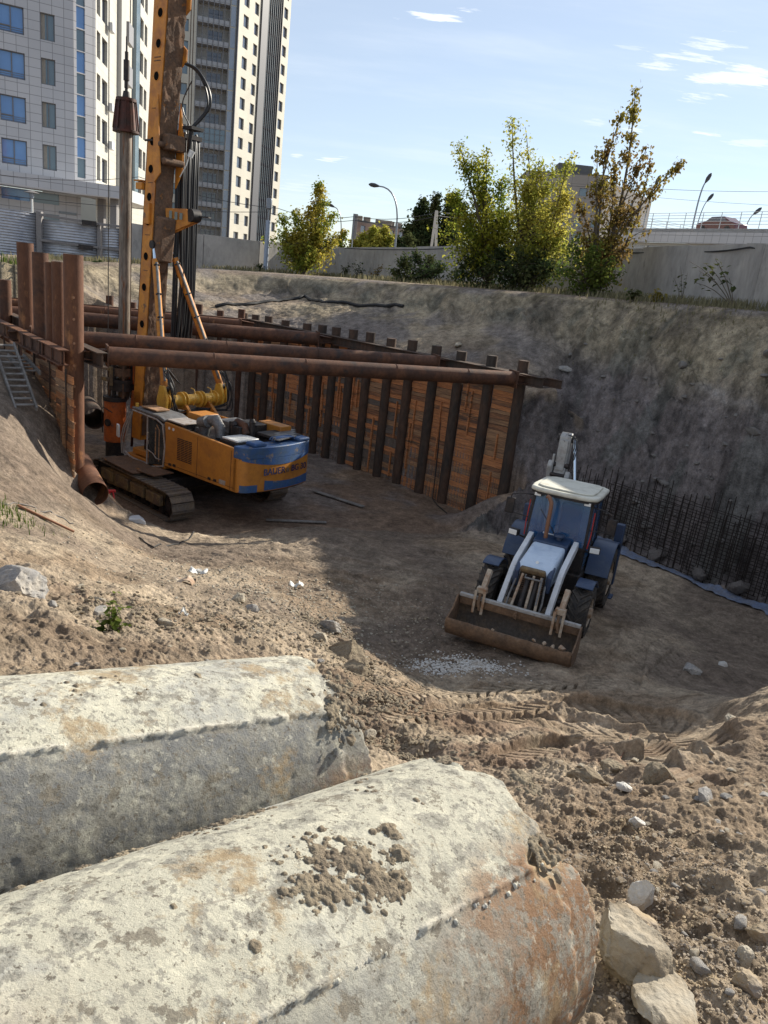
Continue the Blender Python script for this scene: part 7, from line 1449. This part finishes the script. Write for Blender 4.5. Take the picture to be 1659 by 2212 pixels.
# ------------------------------------------------------------------ lamps, poles, wires
mat('lamp_steel', (.22, .24, .27), .45, .6, var=.1); mat('lamp_head', (.05, .05, .055), .5, .3, var=.1); mat('pale_post', (.30, .35, .44), .55, .1, var=.1); mat('pole_concrete', (.52, .48, .42), .85, var=.12, vscale=3); mat('wire', (.04, .04, .045), .6)
def lamp(base, topp, head, label, group, rb=.09, bend=.62, d=None):
    b, t, h = base, topp, head; o = thing('street_lamp', label, 'street lamp', b, 0, group); t, h = t-b, h-b
    c = Vector((t.x, t.y, t.z)); mb = MB(); mb.cyl((0, 0, 0), c*bend, rb, rb*.75, 12); mb.build('post', 'lamp_steel', o)
    pts = [c*bend]; 
    for i in range(1, 9):
        q = i/8; p = (1-q)**2*(c*bend)+2*(1-q)*q*c+q*q*h; pts.append(p)
    mb = MB(); mb.tube(pts, [rb*.7-.02*i/8*1.2 for i in range(9)], 8); mb.build('bracket_arm', 'lamp_steel', o)
    dr_ = (pts[-1]-pts[-2]).normalized(); mb = MB(); mb.tube([h-dr_*.1, h+dr_*.12, h+dr_*.4, h+dr_*.75, h+dr_*.95], [.05, .13, .2, .17, .05], 10); mb.build('lamp_head', 'lamp_head', o)
def lp(base, top, head, D, zb, label, group, **k):
    b = atd(*base, D); b.z = zb; return lamp(b, atd(*top, D), atd(*head, D), label, group, **k)
lp((856, 530), (864, 405), (818, 402), 78, -1, 'tall single-arm street lamp standing alone against the sky', 'street lamps beyond the fence', rb=.12)
lp((737, 530), (740, 452), (722, 447), 112, -1, 'small distant street lamp beside the left bush', 'street lamps beyond the fence', rb=.11)
lp((1387, 500), (1404, 415), (1416, 398), 90, 0, 'dark street lamp nearest the right tree crown', 'dark street lamps by the parking deck', rb=.10)
lp((1497, 500), (1512, 408), (1524, 394), 88, 0, 'tallest dark street lamp over the red car', 'dark street lamps by the parking deck', rb=.13)
lp((1502, 500), (1514, 446), (1528, 434), 100, 0, 'lower dark street lamp just right of the tallest one', 'dark street lamps by the parking deck', rb=.1)
lp((1608, 492), (1612, 472), (1628, 463), 95, 0, 'short dark street lamp near the right edge of the deck', 'dark street lamps by the parking deck', rb=.1)
b = atd(573, 583, 57.5); t_ = atd(579, 445, 57.5); o = thing('lamp_post', 'pale bluish lamp post with a grey floodlight standing at the concrete fence', 'lamp post', b)
mb = MB(); mb.cyl((0, 0, 0), Vector((b.x*0, 0, (t_.z-b.z)*.78)), .16, n=16); mb.build('post', 'pale_post', o); mb = MB(); mb.cyl((0, 0, (t_.z-b.z)*.78), (0, 0, t_.z-b.z-.2), .05, n=10); mb.build('upper_post', 'lamp_steel', o); mb = MB(); mb.box((0, -.05, t_.z-b.z+.15), (.38, .3, .7)); mb.build('floodlight', 'lamp_steel', o, bevel=.06)
b = atd(70, 470, 64); b.z = -1.5; t_ = atd(70, 428, 64); o = thing('park_lamp', 'small white lantern on a post by the canopy', 'lantern', b); h = t_.z-b.z
mb = MB(); mb.cyl((0, 0, 0), (0, 0, h), .07, n=12); mb.build('post', 'lamp_white', o); mb = MB(); mb.cyl((0, 0, h), (0, 0, h+.35), .12, .2, 16); mb.build('glass', 'glass_pale', o); mb = MB(); mb.cyl((0, 0, h+.35), (0, 0, h+.5), .55, .08, 20); mb.build('cap', 'gate_frame', o)
# A-frame concrete pole and slim post beyond the fence
b = atd(941, 535, 66); o = thing('braced_pole', 'pale concrete pole with a slanting brace beyond the fence', 'pole', (b.x, b.y, -.8)); t_ = atd(943, 455, 66)
for px in (930, 953): q_ = atd(px, 532, 66); mb = MB(); mb.beam((q_.x-b.x, q_.y-b.y, -.5), (t_.x-b.x, t_.y-b.y, t_.z+.8), .26, .22); mb.build('concrete_leg', 'pole_concrete', o, bevel=.02)
b = atd(760, 531, 66); t_ = atd(765, 463, 66); o = thing('sign_post', 'slim post with a narrow dark board left of the brick block', 'post', (b.x, b.y, -.8)); mb = MB(); mb.cyl((0, 0, 0), (0, 0, t_.z+.8), .05, n=8); mb.build('post', 'lamp_steel', o); mb = MB(); mb.box((.08, .05, t_.z-.1), (.38, .06, 1.9)); mb.build('board', 'gate_frame', o)
W1 = [atd(-40, 372, 60), atd(300, 382, 66), atd(600, 450, 64), atd(765, 468, 66), atd(945, 458, 66), atd(1110, 447, 75)]
span(W1, .022, 'wire', 'upper overhead wire running from the left block to the braced pole', 'wire', .35)
W2 = [atd(-40, 415, 60), atd(575, 458, 64), atd(765, 476, 66), atd(945, 466, 66), atd(1110, 458, 75)]
span(W2, .022, 'wire', 'lower overhead wire running from the left block to the braced pole', 'wire', .35)
span([atd(1130, 395, 90), atd(1420, 408, 95), atd(1700, 414, 100)], .02, 'wire', 'thin wire crossing the sky above the parking deck', 'wire', .1)
span([atd(1400, 425, 110), atd(1700, 445, 110)], .018, 'wire', 'faint lower wire above the parking deck', 'wire', .1)
# ------------------------------------------------------------------ trees and plants
leafmat('leaf_green', (.15, .20, .03), (.42, .40, .06), .6); leafmat('leaf_yellow', (.30, .32, .06), (.52, .46, .10), .6); leafmat('leaf_brown', (.20, .13, .05), (.28, .24, .05), .5); leafmat('leaf_dark', (.045, .07, .03), (.10, .11, .045), .4); leafmat('leaf_fresh', (.07, .12, .025), (.14, .17, .04), .45); leafmat('leaf_dry', (.16, .15, .09), (.27, .24, .14), .3)
leafmat('leaf_autumn', (.22, .27, .05), (.40, .32, .06), .55); mat('bark', (.10, .08, .06), .9, var=.3, vscale=5, bump=.4, bscale=25); mat('dry_stem', (.12, .10, .075), .9, var=.3, vscale=5)
def leaves(name, pts, m, par, size, seed, droop=.5, label=None):
    """pts: (n,3) leaf positions; each leaf is a small folded pair of faces"""
    rs = np.random.RandomState(seed); n = len(pts); a = rs.uniform(0, 2*np.pi, n); tl = rs.normal(-droop, .5, n); s = size*rs.uniform(.6, 1.25, n)
    dx = np.cos(a)*np.cos(tl); dy = np.sin(a)*np.cos(tl); dz = np.sin(tl); D = np.stack([dx, dy, dz], 1); S = np.stack([-np.sin(a), np.cos(a), rs.normal(0, .35, n)], 1); S /= np.linalg.norm(S, axis=1)[:, None]
    N = np.cross(D, S); p = np.asarray(pts); h = s[:, None]
    V = np.stack([p, p+D*h*.5+S*h*.42+N*h*.10, p+D*h*1.1, p+D*h*.5-S*h*.42+N*h*.10], 1).reshape(-1, 3); i = np.arange(n)*4
    F = np.concatenate([np.stack([i, i+1, i+2], 1), np.stack([i, i+2, i+3], 1)])
    me = bpy.data.meshes.new(name); me.vertices.add(len(V)); me.vertices.foreach_set('co', V.ravel().astype(np.float32)); me.loops.add(len(F)*3); me.loops.foreach_set('vertex_index', F.ravel().astype(np.int32)); me.polygons.add(len(F)); me.polygons.foreach_set('loop_start', (np.arange(len(F))*3).astype(np.int32)); me.update(calc_edges=True)
    at = me.attributes.new('tint', 'FLOAT', 'POINT'); clump = .5+.9*fbm(p[:, 0], p[:, 1]+p[:, 2]*1.3, .9, 3, seed % 50); t = np.clip(clump+rs.normal(0, .22, n), 0, 1); at.data.foreach_set('value', np.repeat(t, 4).astype(np.float32))
    me.materials.append(MATS[m]); o = bpy.data.objects.new(name, me); COL.objects.link(o); o.parent = par; return o
def tree(name, label, cat, base, D, zb, stems, m, size, seed, r0=.12, group=None, low=.18, twigs=5.4, spread=1.0, per=26, droop=.6, cl=.40):
    """stems: list of (photo x, photo y, leaf density, spread of the leafy side shoots)"""
    rs = np.random.RandomState(seed); b = atd(*base, D); b.z = zb if zb is not None else gz(b.x, b.y)-.05; t = thing(name, label, cat, b, 0, group); pts = []; mbt = MB(); mbl = MB()
    for si, (px, py, dens, sp) in enumerate(stems):
        tip = atd(px, py, D+rs.uniform(-1.2, 1.2)*spread); v = tip-b; L = v.length; bow = Vector((rs.normal(0, .05)*L, rs.normal(0, .05)*L, 0)); P = []
        for k in range(9):
            q = k/8; P.append(v*q*1.0+bow*math.sin(q*math.pi)+Vector((v.x, v.y, 0))*(q**1.5-q)*.5)
        mbt.tube(P, [max(.012, r0*(1-.9*k/8)*(1 if si == 0 else .75)) for k in range(9)], 7)
        nt_ = int(twigs*L*dens/1.2)
        for _ in range(nt_):
            q = low+(1-low)*rs.uniform(0, 1)**.85; i = min(7, int(q*8)); p = P[i].lerp(P[i+1], q*8-i); env = 1.9*sp*(math.sin(min(1, (q-low)/(1-low)*1.15+.12)*math.pi)**.6*.85+.15)*(1.1-.55*q)
            a = rs.uniform(0, 6.283); el = rs.uniform(-.1, .9); ln = env*rs.uniform(.35, 1.); e = p+Vector((math.cos(a)*ln, math.sin(a)*ln, math.sin(el)*ln*.7)); md_ = p.lerp(e, .5)+Vector((0, 0, .12*ln)); mbl.tube([p, md_, e], [.022, .014, .006], 4, caps=False)
            nl = max(3, int(1.08*per*rs.uniform(.5, 1.4)))
            for _ in range(nl): w = rs.uniform(.25, 1.05); c = p.lerp(e, w); pts.append((c.x+rs.normal(0, cl*.5), c.y+rs.normal(0, cl*.5), c.z+rs.normal(0, cl*.5)-.05))
        for _ in range(int(10*dens)): pts.append(tuple(P[8]+Vector(rs.normal(0, .14, 3))))
    if name == 'shrub' or name == 'bush': mbt.v += []; 
    mbt.build('trunk', 'bark', t); mbl.build('limbs', 'bark', t); leaves('crown', np.array(pts), m, t, size, seed, droop); return t
tree('maple_tree', 'broad green and yellow tree in front of the fence, left of the leafy group', 'tree', (1062, 612), 43.5, -.15, [(992, 312, 1.0, 1.1), (1022, 335, 1.1, 1.2), (1052, 325, .9, 1.0), (1088, 380, 1.5, 1.5), (978, 415, 1.6, 1.5), (1040, 420, 2.2, 1.9), (1010, 470, 2.2, 1.8), (1092, 470, 2.0, 1.8), (1060, 520, 1.6, 1.6)], 'leaf_green', .155, 11, .13, 'leafy trees along the fence', per=38)
tree('maple_tree', 'yellow-leaved tree in the middle of the leafy group by the fence', 'tree', (1150, 614), 42.5, -.1, [(1106, 258, .55, .55), (1135, 275, .5, .55), (1165, 345, 1.1, 1.0), (1195, 365, 1.5, 1.3), (1232, 335, .7, .8), (1222, 420, 1.9, 1.6), (1140, 400, 2.0, 1.6), (1170, 460, 2.2, 1.9), (1120, 470, 2.0, 1.7), (1210, 500, 1.7, 1.5), (1148, 530, 1.4, 1.4)], 'leaf_yellow', .15, 12, .13, 'leafy trees along the fence', per=38)
tree('maple_tree', 'tall thin tree with brown hanging leaves, rightmost of the leafy group', 'tree', (1287, 622), 38.5, .0, [(1374, 186, .75, .45), (1342, 245, .7, .55), (1290, 325, .55, .55), (1398, 318, 1.0, .75), (1330, 350, 1.3, 1.0), (1472, 346, .9, .35), (1405, 345, .7, .6), (1310, 300, .5, .6), (1378, 420, .7, .6), (1335, 470, 1.2, .9), (1250, 430, .8, .8), (1262, 500, 1.3, 1.2), (1300, 540, 1.0, 1.0)], 'leaf_brown', .16, 13, .12, 'leafy trees along the fence', per=19, droop=1.0, cl=.24)
tree('bush', 'ragged green undergrowth at the foot of the rightmost thin tree', 'bush', (1262, 630), 37.6, None, [(1240, 520, 1.6, .9), (1290, 535, 1.5, .9), (1320, 560, 1.3, .8), (1215, 570, 1.2, .8), (1340, 590, .7, .6), (1275, 580, 1.6, .9)], 'leaf_fresh', .17, 14, .04, 'bushes along the fence', low=.08, per=20)
tree('bush', 'dark undergrowth below the yellow-leaved tree', 'bush', (1135, 625), 41, None, [(1080, 545, 1.9, 1.0), (1120, 540, 1.9, 1.0), (1165, 550, 1.9, 1.0), (1195, 570, 1.4, .9), (1060, 575, 1.5, .9), (1140, 585, 2., 1.0)], 'leaf_dark', .18, 15, .05, 'bushes along the fence', low=.05, per=26)
tree('bush', 'dark undergrowth below the broad green tree', 'bush', (1050, 622), 43, None, [(1000, 560, 1.8, 1.0), (1030, 550, 1.8, 1.0), (1065, 560, 1.8, 1.0), (985, 585, 1.2, .9)], 'leaf_dark', .18, 16, .05, 'bushes along the fence', low=.05, per=24)
tree('bush', 'rounded dark green bush in front of the fence left of the leafy trees', 'bush', (905, 606), 50, None, [(870, 560, 1.9, 1.0), (900, 548, 2.1, 1.1), (930, 556, 1.9, 1.0), (955, 575, 1.5, .9), (850, 582, 1.2, .8)], 'leaf_dark', .2, 17, .05, 'bushes along the fence', low=.05, per=26)
tree('bush', 'tall autumn-tinted bush growing over the fence at the pale lamp post', 'tree', (655, 592), 57, None, [(690, 398, 1.3, .6), (705, 415, .8, .5), (668, 450, 1.5, 1.1), (640, 455, 1.2, 1.0), (612, 470, .9, .9), (722, 462, 1.2, .9), (650, 500, 2.4, 1.7), (690, 500, 2.4, 1.6), (620, 510, 1.9, 1.4), (725, 510, 1.4, 1.2), (670, 540, 2.3, 1.6)], 'leaf_autumn', .20, 18, .10, None, per=34)
tree('dark_tree', 'dense dark tree standing beyond the fence left of the leafy trees', 'tree', (935, 545), 110, -1, [(945, 420, 2.2, 2.2), (915, 432, 2.2, 2.2), (900, 455, 2.4, 2.2), (975, 428, 2.4, 2.4), (885, 490, 2.2, 2.2), (930, 470, 3.2, 3.0), (970, 480, 3.2, 3.0), (1000, 440, 2, 2.2), (905, 500, 2.5, 2.4)], 'leaf_dark', .42, 19, .3, per=20, cl=.7)
tree('yellow_tree', 'low round yellow-green tree beyond the fence under the tall lamp', 'tree', (808, 540), 95, -1, [(785, 505, 2.0, 1.8), (808, 492, 2.4, 1.9), (832, 495, 2.4, 1.9), (848, 510, 1.8, 1.6), (820, 512, 2.6, 2.0), (765, 518, 1.4, 1.4)], 'leaf_yellow', .36, 20, .15, per=20, cl=.5)
tree('bush', 'grey-green bush beyond the fence at the foot of the dark tree', 'bush', (875, 545), 92, -1, [(860, 515, 2.0, 1.6), (885, 512, 2.0, 1.6), (870, 520, 2.0, 1.6)], 'leaf_dark', .36, 21, .1, per=14, cl=.5)
tree('bush', 'low bush with a few yellow leaves beyond the fence beside the small lamp', 'bush', (745, 545), 95, -1, [(745, 498, 1.3, 1.2), (730, 510, 1.3, 1.3), (765, 515, 1.3, 1.2)], 'leaf_autumn', .34, 22, .08, per=12, cl=.4)
def weed(px, py, D, tips, m, size, seed, label, cat='weed', per=9, low=.35, r=.012, dry=False, zb=None):
    rs = np.random.RandomState(seed); b = hit(px, py) if D is None else atd(px, py, D)
    b.z = gz(b.x, b.y)-.02; D2 = math.hypot(b.x, b.y); t = thing('weed', label, cat, b); mb = MB(); pts = []
    for tx, ty in tips:
        v = atd(tx, ty, D2+rs.uniform(-.1, .1))-b; P = [v*q+Vector((0, 0, 1))*v.length*.10*math.sin(q*3.14) for q in (0, .25, .5, .75, 1)]; mb.tube(P, [r, r*.9, r*.75, r*.6, r*.35], 5)
        for _ in range(per): q = rs.uniform(low, 1)*3.99; i = int(q); c = P[i].lerp(P[i+1], q-i); pts.append(tuple(c+Vector(rs.normal(0, size*.35, 3))))
    mb.build('stems', 'dry_stem' if dry else 'bark', t); leaves('leaf_cluster', np.array(pts), m, t, size, seed, .2); return t
weed(236, 1364, None, [(248, 1280), (238, 1300), (262, 1305), (225, 1330), (205, 1362), (258, 1345), (272, 1350), (215, 1345), (245, 1335), (195, 1368)], 'leaf_fresh', .075, 31, 'small bright green weed growing in the sand above the upper pipe', per=16, r=.005)
weed(1590, 640, 31, [(1490, 565), (1510, 585), (1525, 570), (1545, 560), (1575, 600), (1500, 610), (1555, 578)], 'leaf_dark', .22, 32, 'bare arching plant with a few wilted leaves before the fence at right', per=6, low=.6, r=.018, dry=True)
weed(1475, 640, 33.5, [(1470, 575), (1455, 600), (1485, 590), (1478, 610)], 'leaf_dark', .16, 33, 'thin wilted plant before the fence left of the arching one', per=5, low=.4, r=.012, dry=True)
for i, (px, py, D, w, h, m, lab) in enumerate([(745, 603, 60, 14, 34, 'leaf_dark', 'first scraggy weed right of the autumn bush'), (775, 604, 59, 16, 40, 'leaf_dark', 'reddish tall weed before the fence under the tall lamp'), (812, 606, 57, 16, 36, 'leaf_brown', 'brown weed left of the rounded dark bush'), (980, 618, 47, 18, 40, 'leaf_dark', 'weed between the rounded bush and the leafy trees'), (1370, 645, 33.5, 14, 22, 'leaf_dark', 'low weed at the fence foot right of the thin tree'), (1420, 650, 32.5, 14, 20, 'leaf_brown', 'dry low weed at the fence foot at right'), (560, 588, 57, 12, 18, 'leaf_dark', 'low weed by the pale lamp post'), (215, 585, 47, 16, 22, 'leaf_dark', 'dark weed on the bank behind the tall piles'), (60, 580, 44, 20, 22, 'leaf_brown', 'brown weed on the bank at the left edge')]):
    rs = random.Random(i); weed(px, py, D, [(px+rs.uniform(-w, w), py-h*rs.uniform(.5, 1)) for _ in range(11)], m, .17, 60+i, lab, per=8, r=.012)
# grasses
def grass(name, label, clumps, m, h, n, seed):
    rs = np.random.RandomState(seed); V = []; F = []; T = []
    for (x, y, s, k) in clumps:
        for _ in range(int(n*k)):
            px_, py_ = x+rs.normal(0, s), y+rs.normal(0, s); V.append((px_, py_))
    V = np.array(V); z = base_z(V[:, 0], V[:, 1]); z = z+detail(V[:, 0], V[:, 1], z, False)[0]; c = len(V); a = rs.uniform(0, 6.28, c); hh = h*rs.uniform(.5, 1.2, c); ln = rs.uniform(.1, .6, c)*hh; w = .006*np.maximum(1, np.hypot(V[:, 0], V[:, 1])/9)
    p = np.stack([V[:, 0], V[:, 1], z-.01], 1); s_ = np.stack([-np.sin(a)*w, np.cos(a)*w, 0*a], 1); d1 = np.stack([np.cos(a)*ln*.35, np.sin(a)*ln*.35, hh*.6], 1); d2 = np.stack([np.cos(a)*ln, np.sin(a)*ln, hh], 1)
    co = np.stack([p-s_, p+s_, p+d1+s_*.7, p+d1-s_*.7, p+d2], 1).reshape(-1, 3); i = np.arange(c)*5; Fq = np.stack([i, i+1, i+2, i+3], 1).tolist()+np.stack([i+3, i+2, i+4], 1).tolist()
    me = bpy.data.meshes.new(name); me.from_pydata(co.tolist(), [], Fq); at = me.attributes.new('tint', 'FLOAT', 'POINT'); at.data.foreach_set('value', np.repeat(rs.uniform(0, 1, c), 5).astype(np.float32)); me.materials.append(MATS[m]); o = bpy.data.objects.new(name, me); COL.objects.link(o); tag(o, label, 'grass', kind='stuff')
def hc(px, py, s, k): p = hit(px, py); return (p.x, p.y, s, k)
grass('grass', 'dry grass and weeds along the foot of the concrete fence', [(*[c for c in atd(px, py, D)][:2], .9, 1) for px, py, D in [(1620, 650, 31), (1560, 650, 32), (1500, 648, 33), (1450, 645, 34), (1400, 645, 35.5), (1350, 640, 37), (1300, 640, 38), (1240, 640, 39.5), (1180, 635, 41), (1120, 630, 43), (1060, 625, 44), (1000, 620, 46), (950, 615, 48.5), (900, 612, 50), (850, 608, 52), (800, 606, 55), (750, 604, 59), (700, 600, 59), (600, 592, 57), (500, 588, 56), (300, 575, 52), (200, 570, 50), (120, 568, 48), (40, 572, 44)]], 'leaf_dry', .34, 240, 71)
grass('grass', 'yellowish dry grass tufts on the brow of the dark bank', [(*[c for c in atd(px, py, D)][:2], .9, 1) for px, py, D in [(1640, 668, 28.6), (1580, 664, 29.5), (1500, 660, 30.8), (1420, 654, 32), (1340, 650, 34.5), (1250, 646, 37), (1150, 640, 40), (1050, 632, 42.5), (950, 622, 46), (860, 612, 49)]], 'leaf_dry', .14, 130, 72)
grass('grass', 'fresh green grass tuft on the slope at the left edge', [hc(12, 1108, .35, 1), hc(30, 1120, .25, .5), hc(5, 1130, .3, .5)], 'leaf_fresh', .16, 90, 73)
grass('grass', 'green tuft on the bank at the left edge below the metal fence', [(*[c for c in atd(8, 590, 38)][:2], .7, 1)], 'leaf_fresh', .5, 300, 74)
# litter
def flat(name, px, py, s, m, lab, cat, seed):
    p = hit(px, py); rs = np.random.RandomState(seed); mb = MB(); V = []; n = 7
    for i in range(n):
        for j in range(n): V.append((p.x+(i/(n-1)-.5)*s*1.5, p.y+(j/(n-1)-.5)*s, gz(p.x, p.y)+.03+abs(rs.normal(0, .03))+.05*math.sin(i*1.3+seed)))
    mb.add(V, [(i*n+j, (i+1)*n+j, (i+1)*n+j+1, i*n+j+1) for i in range(n-1) for j in range(n-1)]); o = mb.build(name, m, smooth=40); md = o.modifiers.new('t', 'SOLIDIFY'); md.thickness = .004; tag(o, lab, cat)
mat('litter_white', (.5, .5, .48), .5, var=.1, vscale=9)
flat('plastic_scrap', 428, 1243, .24, 'litter_white', 'crumpled white plastic scrap on the sand near the slope foot', 'litter', 1)
flat('plastic_scrap', 640, 1270, .2, 'litter_white', 'torn white paper on the sunlit pit floor', 'litter', 2)
flat('plastic_scrap', 398, 1262, .25, 'dirty_white', 'greyish plastic strip on the sand beside the slope foot', 'litter', 3)
flat('plastic_scrap', 395, 1325, .1, 'litter_white', 'tiny white scrap in the dark soil above the upper pipe', 'litter', 4)
def board(px, py, L, w, ang, lab, m='weathered_timber', lift=.06):
    p = hit(px, py); c, s = math.cos(ang), math.sin(ang); a = Vector((p.x-c*L/2, p.y-s*L/2, 0)); b = Vector((p.x+c*L/2, p.y+s*L/2, 0)); a.z = gz(a.x, a.y)+lift; b.z = gz(b.x, b.y)+lift; mb = MB(); mb.beam(a, b, w, .04); tag(mb.build('timber_plank', m, bevel=.005), lab, 'plank')
board(485, 582, 3.2, .35, .5, 'pale board lying on the bank below the concrete fence', 'pale_concrete'); board(510, 580, 2.4, .3, .9, 'second pale board on the bank beside the first one', 'weathered_timber')
board(730, 1080, 2.4, .2, -.6, 'timber plank in the shade right of the rig', 'weathered_timber'); board(100, 1130, 1.0, .05, .4, 'dry reddish stick on the left slope', 'rust_pipe'); board(640, 1130, 2., .15, .2, 'plank lying behind the counterweight of the rig')
span([hit(1340, 1640)+Vector((0, 0, .02)), hit(1352, 1625)+Vector((0, 0, .10)), hit(1358, 1610)+Vector((0, 0, .16))], .006, 'rust_pipe', 'thin twig sticking out of the dark clay clod', 'twig')
